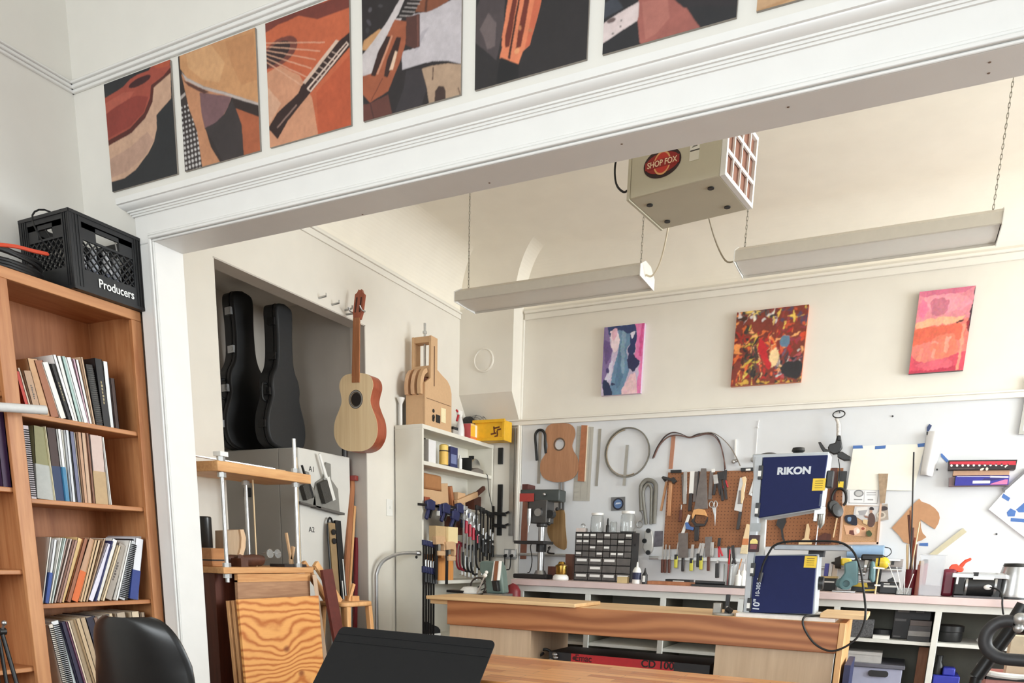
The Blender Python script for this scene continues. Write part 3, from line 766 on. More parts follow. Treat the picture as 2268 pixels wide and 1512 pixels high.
cz(x0,x1,(40,42,46),[
 ((172,80,64),A_([(100,750),(180,705),(250,660),(300,605),(350,575),(430,545),(460,500),(560,465),(590,520),(540,580),(450,650),(442,740),(400,850),(300,960),(140,1050),(90,1060)])),
 ((150,62,52),A_([(110,830),(230,760),(350,720),(430,730),(395,840),(300,940),(140,1030)])),
 ((190,96,78),A_([(120,780),(250,700),(330,690),(300,740),(200,800),(120,860)])),
 ((66,28,32),A_(ell(368,622,88,26,-28))),
 ((88,34,28),A_([(90,1060),(140,1045),(300,955),(400,845),(442,740),(450,650),(540,580),(585,520),(588,560),(470,660),(462,760),(410,880),(310,990),(140,1085),(90,1095)])),
 ((212,172,146),A_([(90,1095),(140,1083),(310,988),(408,882),(460,765),(468,665),(588,560),(592,740),(540,800),(488,860),(490,960),(470,1050),(430,1130),(340,1250),(260,1310),(160,1340)])),
 ((196,158,138),A_([(150,1180),(300,1090),(420,980),(470,1040),(400,1160),(280,1260),(165,1310)])),
 ((190,90,62),A_([(460,500),(560,462),(585,470),(580,505),(540,520),(480,528)])) ],'canvas photo of a red guitar body with pale sides, leftmost above the opening')
x0,x1 = span((402,250),(571,205))
dots = []
for i in range(12):
    for j in range(14):
        X,Y = 690 + i * 24 + j * 3,800 + j * 36 - i * 9
        if Y < 1290 and X < 760 + (Y - 800) * 0.28: dots.append(((212,208,206),A_(ell(X,Y,7 + j * 0.2,8 + j * 0.45,0,6))))
cz(x0,x1,(52,42,42),[((58,48,48),A_([(630,740),(745,700),(900,1080),(850,1290),(720,1300)]))] + dots + [
 ((214,158,110),A_([(676,440),(690,395),(1210,205),(1252,775),(1000,690),(850,650),(730,590),(680,520)])),
 ((224,172,124),A_([(720,420),(900,350),(1000,480),(960,620),(840,600),(740,520)])),((204,146,100),A_([(1000,330),(1200,260),(1230,600),(1120,640),(1050,500)])),
 ((206,146,108),A_([(690,560),(730,600),(850,660),(1050,720),(990,860),(860,945),(900,1080),(985,1220),(850,1290),(800,960),(740,790)])),
 ((128,94,98),A_([(820,690),(1048,722),(1020,800),(975,880),(900,930),(855,945),(832,830)])),
 ((200,186,180),A_([(690,545),(735,590),(850,648),(1005,690),(1252,770),(1252,790),(1000,710),(840,668),(720,606)])),
 ((96,58,50),A_([(700,600),(740,620),(850,670),(890,690),(850,700),(740,645)])),
 ((60,52,53),A_([(855,945),(930,910),(1000,840),(1062,735),(1100,840),(1125,960),(1135,1185),(1000,1215),(930,1070)])),
 ((180,100,66),A_([(1075,800),(1256,870),(1290,1160),(1138,1190),(1120,920)])),
 ((52,38,36),A_([(1050,732),(1256,792),(1256,866),(1070,800)])),((190,180,175),A_([(660,740),(715,690),(720,710),(672,758)])) ],'canvas photo of a pale guitar corner and wire mesh, second from left')
x0,x1 = span((592,170),(775,120))
strings = [((232,180,150),A_(line((1285,330 + 22 * k),(1740 - 32 * k,325 + 62 * k),7))) for k in range(6)]
cz(x0,x1,(204,104,68),[
 ((122,58,48),A_([(1270,180),(1930,-20),(1930,72),(1850,100),(1690,162),(1560,136),(1400,205),(1270,290)])),
 ((218,156,122),A_([(1300,560),(1420,490),(1560,560),(1650,720),(1695,1000),(1310,1110)])),((228,178,148),A_([(1330,640),(1430,760),(1350,900),(1320,1000),(1310,760)])),
 ((196,92,58),A_([(1680,680),(1930,400),(1945,940),(1695,1000)])),
 ((124,66,56),A_(ell(1415,395,155,82,-40))),((54,34,36),A_(ell(1398,402,118,58,-42))),((84,50,44),A_([(1270,460),(1370,455),(1320,530),(1270,540)])) ] + strings + [
 ((52,30,28),A_([(1335,940),(1400,830),(1550,690),(1570,640),(1600,600),(1830,325),(1925,245),(1930,345),(1640,680),(1480,880),(1405,1015)])),
 ((226,196,176),A_([(1580,612),(1818,308),(1840,316),(1602,622)])),((238,212,196),A_([(1610,655),(1895,318),(1912,342),(1640,680)])),((70,42,38),A_([(1625,655),(1893,332),(1900,340),(1636,668)])),
 ((150,120,110),A_(line((1400,935),(1540,770),10))) ] + [((236,206,190),A_(line((1640 + 30 * k,570 - 36 * k),(1690 + 30 * k,600 - 36 * k),5))) for k in range(6)],'canvas photo of a guitar bridge and strings on an orange soundboard, third from left')
x0,x1 = span((804,200),(1021,150))
cz(x0,x1,(42,36,38),[((88,84,90),B_(ell(160,90,14,20,20,8))),((80,76,82),B_(ell(150,190,30,14,60,8))),((70,66,70),B_(ell(240,60,20,12,0,8))),((60,56,60),B_(ell(140,250,16,24,0,8))),
 ((140,82,56),B_([(580,-50),(880,-60),(860,-420),(560,-420)])),((212,160,110),B_([(95,400),(110,330),(230,240),(300,260),(150,410)])),
 ((218,208,208),B_([(440,-80),(360,60),(280,200),(180,340),(85,460),(88,620),(180,585),(340,300),(450,60)])),
 ((206,198,202),B_([(480,130),(640,90),(780,20),(880,-60),(890,515),(760,485),(640,490),(520,520),(410,555),(400,420),(530,380)])),((188,180,186),B_([(560,260),(620,220),(560,330),(530,400),(500,420)])),
 ((140,82,56),B_([(590,-60),(780,-60),(770,20),(690,70),(600,108),(510,105),(520,60)])),((90,50,36),B_(line((600,-20),(590,105),18))),
 ((40,34,34),B_([(440,-20),(570,-20),(480,150),(355,160),(380,120)]))] + [((196,186,182),B_(line((385 + 21 * k,135 - 32 * k),(490 + 18 * k,140 - 32 * k),7))) for k in range(6)] + [
 ((88,52,46),B_([(440,150),(545,120),(545,380),(500,390),(430,360)])),((120,76,66),B_(line((530,130),(530,380),12))),
 ((170,94,64),B_([(350,165),(440,180),(435,350),(400,470),(300,720),(160,810),(95,740),(100,610),(180,580),(290,290)])),
 ((56,30,26),B_([(365,300),(400,305),(380,400),(295,615),(265,605),(290,480)])),((56,30,26),B_([(285,295),(320,300),(290,400),(200,605),(165,600),(220,420)])),((214,150,120),B_(line((330,290),(215,590),14))),((240,206,178),B_([(355,405),(372,420),(335,555),(308,560)])),((96,48,36),B_(line((255,620),(165,800),5))),
 ((58,52,56),B_([(440,560),(560,545),(600,700),(540,880),(340,920),(420,700)])),
 ((190,160,134),B_([(560,545),(640,525),(760,505),(890,515),(890,780),(620,850),(600,700),(575,600)])),((72,52,46),B_([(665,720),(690,680),(730,685),(745,720),(745,815),(655,840)])),((90,66,56),B_(line((648,535),(645,635),8))),((100,74,62),B_(line((840,690),(860,750),8))),
 ((104,60,52),B_([(90,830),(160,815),(300,745),(330,900),(100,985)])),((70,40,38),B_(line((160,810),(190,950),8))) ],'canvas photo of a guitar headstock on white cloth, fourth from left above the opening')
x0,x1 = span((1053,100),(1302,60))
cz(x0,x1,(43,39,41),[((78,68,70),B_([(1000,120),(1060,-20),(1250,-20),(1235,220),(1180,470),(1080,380),(1010,330)])),((112,98,98),B_([(1050,230),(1120,100),(1180,180),(1170,360),(1110,385),(1080,290)])),
 ((236,138,98),B_([(1275,-20),(1400,-20),(1535,-20),(1500,130),(1450,300),(1440,350),(1385,400),(1350,500),(1205,450),(1222,380),(1225,280)])),((214,110,78),B_([(1480,-20),(1535,-20),(1500,130),(1450,300),(1440,350),(1400,380)])),
 ((236,138,98),B_([(1275,-15),(1535,-15),(1650,-420),(1375,-420)])),((116,46,32),B_([(1310,-20),(1345,-20),(1430,-330),(1396,-330)])),((116,46,32),B_([(1400,-20),(1440,-20),(1530,-330),(1490,-330)])),
 ((116,46,32),B_([(1310,-20),(1345,-20),(1300,260),(1280,360),(1248,372),(1250,280)])),((116,46,32),B_([(1400,-20),(1440,-20),(1400,220),(1370,360),(1332,380),(1350,240)])),((60,26,22),B_([(1352,-20),(1366,-20),(1285,462),(1268,456)])),((246,170,120),B_(ell(1340,395,26,18,-60,10))),((200,130,90),B_(ell(1445,235,16,14,0,8))),((200,130,90),B_(ell(1365,215,12,20,0,8))),
 ((25,24,27),B_([(1200,500),(1217,448),(1290,475),(1358,503),(1345,640),(1260,668),(1180,650),(1190,560)])) ],'canvas photo of an orange slotted headstock on black, fifth from left above the opening')
x0,x1 = span((1337,60),(1632,20))
cz(x0,x1,(37,36,40),[((62,66,76),C_([(85,20),(160,-30),(200,30),(90,90)])),((226,208,206),C_([(82,120),(170,60),(290,-10),(290,80),(180,150),(85,215)])),((110,92,90),C_(ell(140,92,24,12,-25,10))),((60,50,52),C_(ell(190,92,5,5,0,6))),((60,50,52),C_(ell(185,122,5,5,0,6))),((50,44,46),C_(ell(147,157,6,5,0,6))),
 ((170,100,90),C_([(278,-20),(470,-30),(520,40),(590,140),(300,235),(280,200),(272,100)])),((186,116,104),C_([(290,0),(420,-20),(430,80),(360,160),(310,190)])),((170,100,90),C_([(278,-15),(470,-25),(700,-120),(560,-330),(250,-260)])),((44,38,42),C_([(440,-20),(640,-20),(785,0),(785,20),(560,20),(500,30)])) ],'canvas photo of a white slotted plate and reddish guitar side, sixth from left')
x0,x1 = span((1677,5),(1990,-40))
cz(x0,x1,(206,166,126),[((190,146,104),C_([(880,40),(1000,-10),(1100,-40),(1000,10)]))],'canvas photo of pale tan wood, cut off at the top edge, rightmost above the opening')
# ================================================================== WORKSHOP, LEFT SIDE
m_spruce = wood('pale_spruce',(226,194,148),(240,214,172),'z',26,rough=0.5,stretch=0.03)
m_mahog = wood('red_mahogany',(140,66,42),(172,88,58),'z',18,rough=0.4)
m_cedar = wood('brown_cedar',(150,92,58),(182,122,82),'z',22,rough=0.5)
m_pine = wood('pine_board',(196,138,86),(226,176,120),'y',14,rough=0.5)
m_pinez = wood('pine_post',(204,146,92),(230,180,124),'z',14,rough=0.5)
m_mdf = flat('tan_mdf',(206,168,128),0.7,noise=0.03,scale=50)
m_darkwood = wood('dark_stained_wood',(70,34,24),(104,54,38),'z',12,rough=0.5)
def fir_ply(name,k1,k2):
    """rotary-cut fir face: wavy growth lines flowing round two knots (local y, z)"""
    m,nt,bs = _new(name); N = nt.nodes; L = nt.links
    def mt(op,a,b_=None,c_=None):
        n = N.new('ShaderNodeMath'); n.operation = op
        for i,v in enumerate((a,b_,c_)):
            if v is None: continue
            if isinstance(v,(int,float)): n.inputs[i].default_value = v
            else: L.new(v,n.inputs[i])
        return n.outputs[0]
    tc = N.new('ShaderNodeTexCoord'); sx = N.new('ShaderNodeSeparateXYZ'); L.new(tc.outputs['Object'],sx.inputs[0]); Y,Z = sx.outputs['Y'],sx.outputs['Z']
    mp = N.new('ShaderNodeMapping'); mp.inputs['Scale'].default_value = (1,0.55,1.0); L.new(tc.outputs['Object'],mp.inputs['Vector'])
    nz = N.new('ShaderNodeTexNoise'); nz.inputs['Scale'].default_value = 3.6; nz.inputs['Detail'].default_value = 2.5; L.new(mp.outputs['Vector'],nz.inputs['Vector'])
    f2 = N.new('ShaderNodeTexNoise'); f2.inputs['Scale'].default_value = 22; f2.inputs['Detail'].default_value = 3; L.new(mp.outputs['Vector'],f2.inputs['Vector'])
    h = mt('MULTIPLY_ADD',nz.outputs['Fac'],0.30,Z); h = mt('MULTIPLY_ADD',f2.outputs['Fac'],0.02,h)
    ks = []
    for (ky,kz,amp,r) in (k1,k2):
        dy = mt('MULTIPLY',mt('SUBTRACT',Y,ky),0.75); dz = mt('SUBTRACT',Z,kz)
        d2 = mt('ADD',mt('MULTIPLY',dy,dy),mt('MULTIPLY',dz,dz))
        h = mt('ADD',h,mt('DIVIDE',amp,mt('MULTIPLY_ADD',d2,1 / (r * r),1.0))); ks.append(mt('SQRT',d2))
    w = mt('SINE',mt('MULTIPLY',h,150.0)); w = mt('MULTIPLY_ADD',w,0.5,0.5); w = mt('POWER',w,2.2)
    fine = N.new('ShaderNodeTexNoise'); fine.inputs['Scale'].default_value = 300; mp2 = N.new('ShaderNodeMapping'); mp2.inputs['Scale'].default_value = (1,0.05,1); L.new(tc.outputs['Object'],mp2.inputs['Vector']); L.new(mp2.outputs['Vector'],fine.inputs['Vector'])
    w = mt('MULTIPLY_ADD',fine.outputs['Fac'],0.25,mt('MULTIPLY',w,0.85))
    rp = N.new('ShaderNodeValToRGB'); e = rp.color_ramp.elements; e[0].position,e[1].position = 0.1,1.0; e[0].color = lin((230,166,96)) + (1,); e[1].color = lin((184,104,46)) + (1,); L.new(w,rp.inputs['Fac'])
    cur = rp.outputs['Color']
    for k in ks:
        mx = N.new('ShaderNodeMix'); mx.data_type = 'RGBA'; mr = N.new('ShaderNodeMapRange'); mr.inputs['From Min'].default_value = 0.008; mr.inputs['From Max'].default_value = 0.024; mr.inputs['To Min'].default_value = 0.9; mr.inputs['To Max'].default_value = 0.0
        L.new(k,mr.inputs['Value']); L.new(mr.outputs[0],mx.inputs[0]); L.new(cur,mx.inputs[6]); mx.inputs[7].default_value = lin((140,74,36)) + (1,); cur = mx.outputs[2]
    L.new(cur,bs.inputs['Base Color']); bs.inputs['Roughness'].default_value = 0.5; MATS[name] = m; return m
_k1,_k2 = at(638,1437,x=-2.93),at(668,1490,x=-2.93)
m_ply = fir_ply('fir_plywood',(_k1.y - 3.11,_k1.z,0.085,0.075),(_k2.y - 3.11,_k2.z,-0.07,0.06))
m_plyedge = wood('plywood_edge',(150,98,58),(206,156,106),'z',40,rough=0.6,stretch=0.05)
m_locker = flat('white_enamel_cabinet',(222,220,214),0.4,noise=0.03,scale=5)
# ---- pegs, switch
for k,(px,py) in enumerate(((706,660),(735,675),(764,687))):
    p = at(px,py,x=XL); q = p + Vector((0.06,0,0.006)); b = B().cyl(p + Vector((-0.002,0,0)),q,0.006,n=10).cyl(q,q + Vector((0,0,0.016)),0.004,n=8)
    solo(b,'wall_peg',m_steel,'steel peg on the cream wall, ' + ('farthest from the guitar','middle one of three','next to the guitar head')[k],'wall peg','pegs above the closet opening')
p = at(862,1124,x=XL)
sw = thing('light_switch','white light switch plate beside the tall white bookcase','light switch',(XL,p.y,p.z))
part(B().bb((XL + 0.0005,p.y - 0.038,p.z - 0.06),(XL + 0.006,p.y + 0.038,p.z + 0.06)),'plate',m_white,sw,bev=0.002)
part(B().bb((XL + 0.006,p.y - 0.005,p.z - 0.008),(XL + 0.014,p.y + 0.005,p.z + 0.012)),'toggle',m_white,sw)
# ---- hanging unfinished guitar
gy = 4.33
gb = at(787,999,y=gy)
gt = thing('guitar','unfinished classical guitar hanging from the wall beside the closet','guitar',tuple(gb))
GM = Matrix.Translation(gb) @ Matrix.Rotation(R(2.4),4,'Y') @ frame((0,0,0),(1,0,0),(0,0,1))
def guitar_outline(L=0.487,lo=0.183,wa=0.119,up=0.140):
    h = spline([(0,0,0),(0.07,0.003,0),(0.135,0.03,0),(0.175,0.085,0),(lo,0.140,0),(0.172,0.20,0),(0.138,0.265,0),(wa,0.315,0),(0.128,0.365,0),(up,0.405,0),(0.132,0.445,0),(0.10,0.475,0),(0.05,0.486,0),(0,L,0)],4)
    r = [(p.x,p.y) for p in h]; return r + [(-x,y) for x,y in r[-2:0:-1]]
go_ = guitar_outline()
b = B(GM).prism(go_,-0.098); part(b,'body_sides',m_mahog,gt,smooth=50)
hy,hr = 0.327,0.042
def top_with_hole(b,outl,hx,hy,hr,z0,z1,n=40):
    """soundboard plate with a round hole"""
    ang = lambda p: math.atan2(p[1] - hy,p[0] - hx)
    o = sorted(outl,key=ang); m = len(o)
    hole = [(hx + hr * math.cos(ang(p)),hy + hr * math.sin(ang(p))) for p in o]
    vs = [(x,y,z1) for x,y in o] + [(x,y,z1) for x,y in hole] + [(x,y,z0) for x,y in o] + [(x,y,z0) for x,y in hole]
    fs = []
    for i in range(m):
        j = (i + 1) % m
        fs += [(i,j,m + j,m + i),(2 * m + j,2 * m + i,3 * m + i,3 * m + j),(i,2 * m + i,2 * m + j,j),(m + j,3 * m + j,3 * m + i,m + i)]
    return b.add(vs,fs)
part(top_with_hole(B(GM),go_,0,hy,hr,0.0005,0.003),'soundboard',m_spruce,gt)
b = B(GM)
for r0,r1,c in ((0.0425,0.047,(60,52,48)),(0.047,0.055,(150,146,140)),(0.055,0.0585,(62,54,50))):
    n = 40; b.rings([[Vector((r * math.cos(2 * PI * i / n),hy + r * math.sin(2 * PI * i / n),z)) for i in range(n)] for r,z in ((r0,0.0031),(r0,0.0036),(r1,0.0036),(r1,0.0031))],cap=False,col=c)
part(b,'rosette',m_print,gt)
part(B(GM).cyl((0,hy,0.0006),(0,hy,0.0012),hr,n=32),'sound_hole',flat('guitar_inside_shade',(34,26,22),0.8),gt)  # dark disc paints the shade inside the hole over the solid body
b = B(GM); b.rings([[Vector((x,y,z)) for x,z in ((-w,0.010),(w,0.010),(w,0.004),(w * 0.6,-0.014),(-w * 0.6,-0.014),(-w,0.004))] for y,w in ((0.47,0.031),(0.82,0.026))]); b.bb((-0.03,0.43,0.003),(0.03,0.48,0.0095)); part(b,'neck',m_cedar,gt)
b = B(GM @ Matrix.Translation((0,0.815,0.006)) @ Matrix.Rotation(R(-10),4,'X'))
pl = [(-0.027,0),(0.027,0),(0.037,0.04),(0.037,0.155),(0.022,0.165),(0.012,0.185),(0,0.178),(-0.012,0.185),(-0.022,0.165),(-0.037,0.155),(-0.037,0.04)]
b.prism(pl,-0.02); 
for sx in (-0.018,0.018): b.bb((sx - 0.006,0.04,0.0002),(sx + 0.006,0.135,0.0006),mi=1)
part(b,'headstock',[m_mahog,flat('headstock_slot',(66,30,22),0.7)],gt)
b = B(); a = GM @ Vector((0,0.86,-0.016)); b.cyl((XL - 0.001,a.y + 0.01,a.z),(a.x - 0.02,a.y + 0.012,a.z),0.006,n=10); b.tube(spline([(a.x - 0.045,a.y + 0.012,a.z),(a.x - 0.045,a.y - 0.028,a.z),(a.x - 0.045,a.y - 0.05,a.z + 0.02)]),0.005,8); b.tube(spline([(a.x - 0.02,a.y + 0.012,a.z),(a.x + 0.045,a.y + 0.005,a.z),(a.x + 0.047,a.y - 0.03,a.z),(a.x + 0.047,a.y - 0.05,a.z + 0.02)]),0.005,8)
part(b,'wall_hanger',m_steel,gt)
# ---- enamel cabinet in the closet
fx,fy0,fy1,fz = -3.578,3.955,4.50,1.752
fr = thing('enamel_cabinet','tall white enamel cabinet standing inside the closet','cabinet',(-3.95,4.2,0))
part(B().bb((-4.32,fy0 + 0.02,0),(fx,fy1,fz)),'body',m_locker,fr,bev=0.006)
m_lockdoor = flat('enamel_cabinet_door_shade',(176,172,165),0.45,noise=0.03,scale=5)  # white enamel toned down: shade on the front painted into the doors
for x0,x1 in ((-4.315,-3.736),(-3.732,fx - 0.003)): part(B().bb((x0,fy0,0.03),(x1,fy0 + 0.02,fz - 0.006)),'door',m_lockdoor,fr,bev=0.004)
p = at(549,1090,y=fy0); part(B().bb((p.x - 0.03,fy0 - 0.012,p.z - 0.03),(p.x + 0.03,fy0,p.z + 0.03)),'handle',m_black,fr,bev=0.003)
for t,px,py in (('A1',690,1039),('A2',690,1173)):
    p = at(px,py,x=fx); lettering(t,0.05,frame((fx + 0.001,p.y,p.z),(0,1,0),(0,0,1)),m_blackink,fr)
# ---- two guitar cases on the cabinet
m_case = flat('guitar_case_vinyl',(30,31,33),0.55,noise=0.12,scale=70,bump=0.1)
m_case2 = flat('guitar_case_dark_vinyl',(16,16,18),0.5,noise=0.12,scale=70,bump=0.1)
def case_outline(k=1.0):
    h = spline([(0,0,0),(0.10,0.004,0),(0.175,0.04,0),(0.205,0.12,0),(0.20,0.22,0),(0.165,0.32,0),(0.145,0.385,0),(0.15,0.45,0),(0.135,0.52,0),(0.10,0.58,0),(0.082,0.66,0),(0.078,0.80,0),(0.082,0.90,0),(0.085,0.97,0),(0.070,1.02,0),(0,1.04,0)],4)
    r = [(p.x * k,p.y * k) for p in h]; return r + [(-x,y) for x,y in r[-2:0:-1]]
def gcase(label,y,x,lean,mat,rz,k=1.0,lat=False):
    t = thing('guitar_case',label,'guitar case',(x,y,fz),'guitar cases on the cabinet')
    M = Matrix.Translation((x,y,fz + 0.001)) @ Matrix.Rotation(R(rz),4,'Z') @ Matrix.Rotation(R(lean),4,'X') @ frame((0,0,0),(0,1,0),(0,0,1))
    o = case_outline(k)
    part(B(M).prism(o,-0.075),'shell',mat,t,bev=0.008,smooth=50)
    part(B(M).prism(o,0.045),'lid',mat,t,bev=0.012,smooth=50)
    b = B(M).prism([(x * 1.008,y * 1.004 - 0.001) for x,y in o],0.004); part(b,'seam_trim',m_blackmetal,t)
    for u,v in ((-0.215,0.16),(-0.16,0.40),(-0.09,0.66),(-0.093,0.90)):
        b = B(M).bb((u * k - 0.006,v * k - 0.022,-0.03),(u * k + 0.012,v * k + 0.022,0.03)).cyl((u * k - 0.008,v * k,0.01),(u * k + 0.005,v * k,0.01),0.012,n=10); part(b,'latch',m_steel if lat else m_blackmetal,t)
    b = B(M).tube(spline([(-0.145 * k,0.33 * k,-0.01),(-0.19 * k,0.345 * k,-0.01),(-0.19 * k,0.44 * k,-0.01),(-0.145 * k,0.455 * k,-0.01)]),0.009,8); part(b,'carry_handle',m_rubber,t)
    return t
gcase('dark grey guitar case standing on the white cabinet, right one of the pair',4.075,-3.80,-1.2,m_case,0,0.86)
gcase('black guitar case with silver latches on the white cabinet, left one of the pair',4.06,-4.10,1.0,m_case2,-8,0.95,True)
# ---- dustpans and brushes on the cabinet side
m_pan = flat('dustpan_grey_plastic',(140,138,132),0.5)
for k,(px,py,s) in enumerate(((679,1094,0.85),(724,1096,1.25))):
    p = at(px,py,x=fx + 0.012); M = frame((fx + 0.003,p.y,p.z),(0,1,0),(0,0,1)) @ Matrix.Rotation(R(-6),4,'Z') @ Matrix.Diagonal((s,s,1,1))
    t = thing('dustpan',('small grey dustpan with brush hooked on the cabinet side, left one','large grey dustpan with brush hooked on the cabinet side, right one')[k],'dustpan',tuple(p),'dustpans on the cabinet')
    b = B(M).prism([(-0.02,0.17),(0.02,0.17),(0.03,0.09),(0.09,0.05),(0.115,-0.08),(-0.115,-0.08),(-0.09,0.05),(-0.03,0.09)],0.012); part(b,'pan',m_pan,t,bev=0.004)
    b = B(M).bb((-0.118,-0.088,0),(0.118,-0.076,0.05)); part(b,'lip',flat('dustpan_rubber_lip',(96,92,88),0.6),t)
    N = M @ Matrix.Translation((0.0,0.02,0.02)) @ Matrix.Rotation(R(28),4,'Z')
    b = B(N).bb((-0.075,-0.045,0),(-0.01,0.065,0.03)); part(b,'bristles',flat('brush_bristles',(74,72,68),0.9,noise=0.3,scale=200),t)
    b = B(N).bb((-0.01,-0.05,0),(0.014,0.075,0.03)).cyl((0.0,0.07,0.015),(0.0,0.2,0.012),0.011,0.008,n=10); part(b,'brush_handle',m_white if k else m_black,t)
# ---- squeegee broom on the closet wall
p = at(767,1000,y=4.545); q = at(768,1052,y=4.545)
t = thing('push_broom','dark handled broom with a red head hanging in the closet','broom',tuple(q))
part(B().cyl(p + Vector((0,-0.02,0.30)),q + Vector((0,-0.02,0.03)),0.016,0.02,n=12),'handle',flat('grey_black_handle',(62,60,60),0.4),t)
a,c = at(738,1054,y=4.52),at(790,1062,y=4.52); m_redp = flat('dull_red_plastic',(142,52,46),0.45)
part(B().bb((a.x,4.505,a.z - 0.035),(c.x,4.54,a.z)).bb((q.x - 0.03,4.505,q.z - 0.01),(q.x + 0.03,4.54,q.z + 0.05)),'head',m_redp,t,bev=0.004)
# ---- go-bar deck on a stand
dk = thing('clamping_deck','two thick pine boards joined by threaded steel rods beside the closet','clamping deck',(-3.2,3.15,0.0))
dx0,dx1,dy0,dy1 = -3.40,-3.05,2.815,3.486
part(B().bb((dx0,dy0,0.974),(dx1,dy1,1.006)),'base_board',m_pine,dk,bev=0.003)
b = B().bb((dx0,dy0,1.470),(dx1,dy1,1.52)).bb((dx0 + 0.03,dy0 + 0.01,1.52),(dx0 + 0.10,dy0 + 0.07,1.535)); part(b,'top_board',m_pine,dk,bev=0.004)
rods = [(-3.075,2.86),(-3.30,3.235),(-3.075,3.385),(-3.35,2.88)]
for k,(x,y) in enumerate(rods):
    b = B().cyl((x,y,0.93 if k in (0,2) else 0.9745),(x,y,1.70 if k == 2 else 1.545),0.0105,n=12); o = part(b,'threaded_rod',m_zinc,dk)
    for z in (1.006,1.445,1.521) + ((0.952,) if k in (0,2) else ()):
        b = B().cyl((x,y,z),(x,y,z + 0.022),0.021,n=6); part(b,'nut',m_zinc,o)
    if k == 0: part(B().bb((x - 0.025,y - 0.025,1.543),(x + 0.025,y + 0.025,1.565)),'block',m_white,o)
st = thing('tool_stand','dark wooden stand with a plywood apron under the clamping deck','stand',(-3.2,3.15,0))
part(B().bb((dx0 + 0.02,dy0 + 0.03,0),(dx1 - 0.10,dy1 - 0.06,0.972)),'carcass',m_darkwood,st)
part(B().bb((-3.075,2.905,0.78),(-3.055,3.455,0.94)),'apron',wood('weathered_plywood',(150,110,82),(186,146,112),'y',16),st)
part(B().bb((-3.075,2.905,0.93),(-3.05,3.455,0.972)),'rail',m_pine,st)
part(B().bar((-3.02,3.455,0.965),(-2.95,3.52,0.0),0.035,0.022),'leg',wood('grey_pine',(190,160,134),(214,188,160),'z',14),st)
# things on the deck
p0,p1 = at(459,997,x=-3.2),at(600,1020,x=-3.12)
b = B().bar((-3.26,2.83,1.552),(-3.1,3.25,1.527),0.03,0.005); solo(b,'steel_straightedge',m_steel,'steel straightedge lying on the upper pine board of the clamping deck','straightedge')
b = B().bar((-3.14,3.1,1.524),(-3.1,3.32,1.524),0.04,0.006); solo(b,'wood_shim',m_mdf,'thin wooden shim lying on the upper pine board','shim')
p = at(457,1212,x=-3.3); b = B().lathe([(0.032,0),(0.034,0.003),(0.034,0.155),(0.03,0.16),(0,0.16)],(-3.3,2.936,1.10),n=20); solo(b,'black_canister',flat('black_canister',(34,34,33),0.3),'black canister on a wooden box behind the white door casing','canister')
bx = thing('wooden_box','small tan wooden box tied with black cord on the clamping deck','box',(-3.25,2.89,1.0065)); part(B().bb((-3.36,2.85,1.0065),(-3.17,2.955,1.099)),'box',wood('tan_box_wood',(168,112,64),(198,140,88),'y',14),bx,bev=0.003); part(B().bb((-3.3605,2.8485,1.035),(-3.1685,2.9565,1.042)),'cord',m_rubber,bx)
# curved bending form
c0 = at(505,1232,x=-3.24)
ol = [(499,1152),(524,1150),(535,1150),(540,1165),(540,1185),(536,1205),(528,1222),(520,1231),(503,1231),(509,1222),(500,1222)]
pts = [at(px,py,x=-3.24) for px,py in [(496,1152),(535,1150),(540,1168),(539,1190),(533,1212),(523,1230),(497,1231)]]
fm = thing('bending_form','pale wooden form with one curved edge standing on the clamping deck','form',(-3.24,3.05,1.0065)); zmin = min(q.z for q in pts)
poly = [(q.y,q.z - zmin + 1.0065) for q in pts]
part(B(frame((-3.24,0,0),(0,1,0),(0,0,1))).prism([(y,z) for y,z in poly],-0.07),'body',wood('pale_plywood_form',(176,150,122),(198,172,142),'z',20),fm)
e0 = [(q.y,q.z - zmin + 1.0065) for q in [at(px,py,x=-3.24) for px,py in ((527,1150),(535,1150),(540,1168),(539,1190),(533,1212),(523,1230),(512,1230),(523,1212),(529,1190),(530,1168))]]
part(B(frame((-3.2395,0,0),(0,1,0),(0,0,1))).prism(e0,0.012),'facing',wood('pale_maple',(220,184,146),(234,202,166),'z',20),fm)
# leather roll, tray, spectacles
b = B().lathe([(0.0,0),(0.028,0.004),(0.032,0.03),(0.030,0.12),(0.036,0.19),(0.03,0.262),(0.0,0.265)],(-3.22,2.985,1.0375),(0,1,0),14,sx=1.1,sy=0.85).bb((-3.2,3.0,1.0065),(-3.12,3.05,1.05)).cyl((-3.19,3.04,1.04),(-3.16,3.04,1.05),0.022,n=14)
solo(b,'leather_tool_roll',flat('brown_leather',(86,52,38),0.5,noise=0.25,scale=40,bump=0.3),'rolled brown leather tool wrap on the lower pine board','tool roll')
b = B().bb((-3.33,3.02,1.0062),(-3.1,3.46,1.0066)); b = B().bb((-3.20,3.29,1.0065),(-3.09,3.47,1.022)); solo(b,'black_tray',flat('black_tray',(36,28,26),0.5),'flat dark tray on the lower pine board of the clamping deck','tray')
gl = thing('safety_glasses','clear safety glasses resting on the leather tool roll','glasses',(-3.2,3.28,1.07)); m_clear = flat('clear_plastic',(238,240,240),0.08,trans=0.85,noise=0.0)
for yy in (3.262,3.322): part(B().lathe([(0.024,0),(0.026,0.004),(0.022,0.008),(0,0.010)],(-3.17,yy,1.078),(1,0,0.1),16),'lens',m_clear,gl)
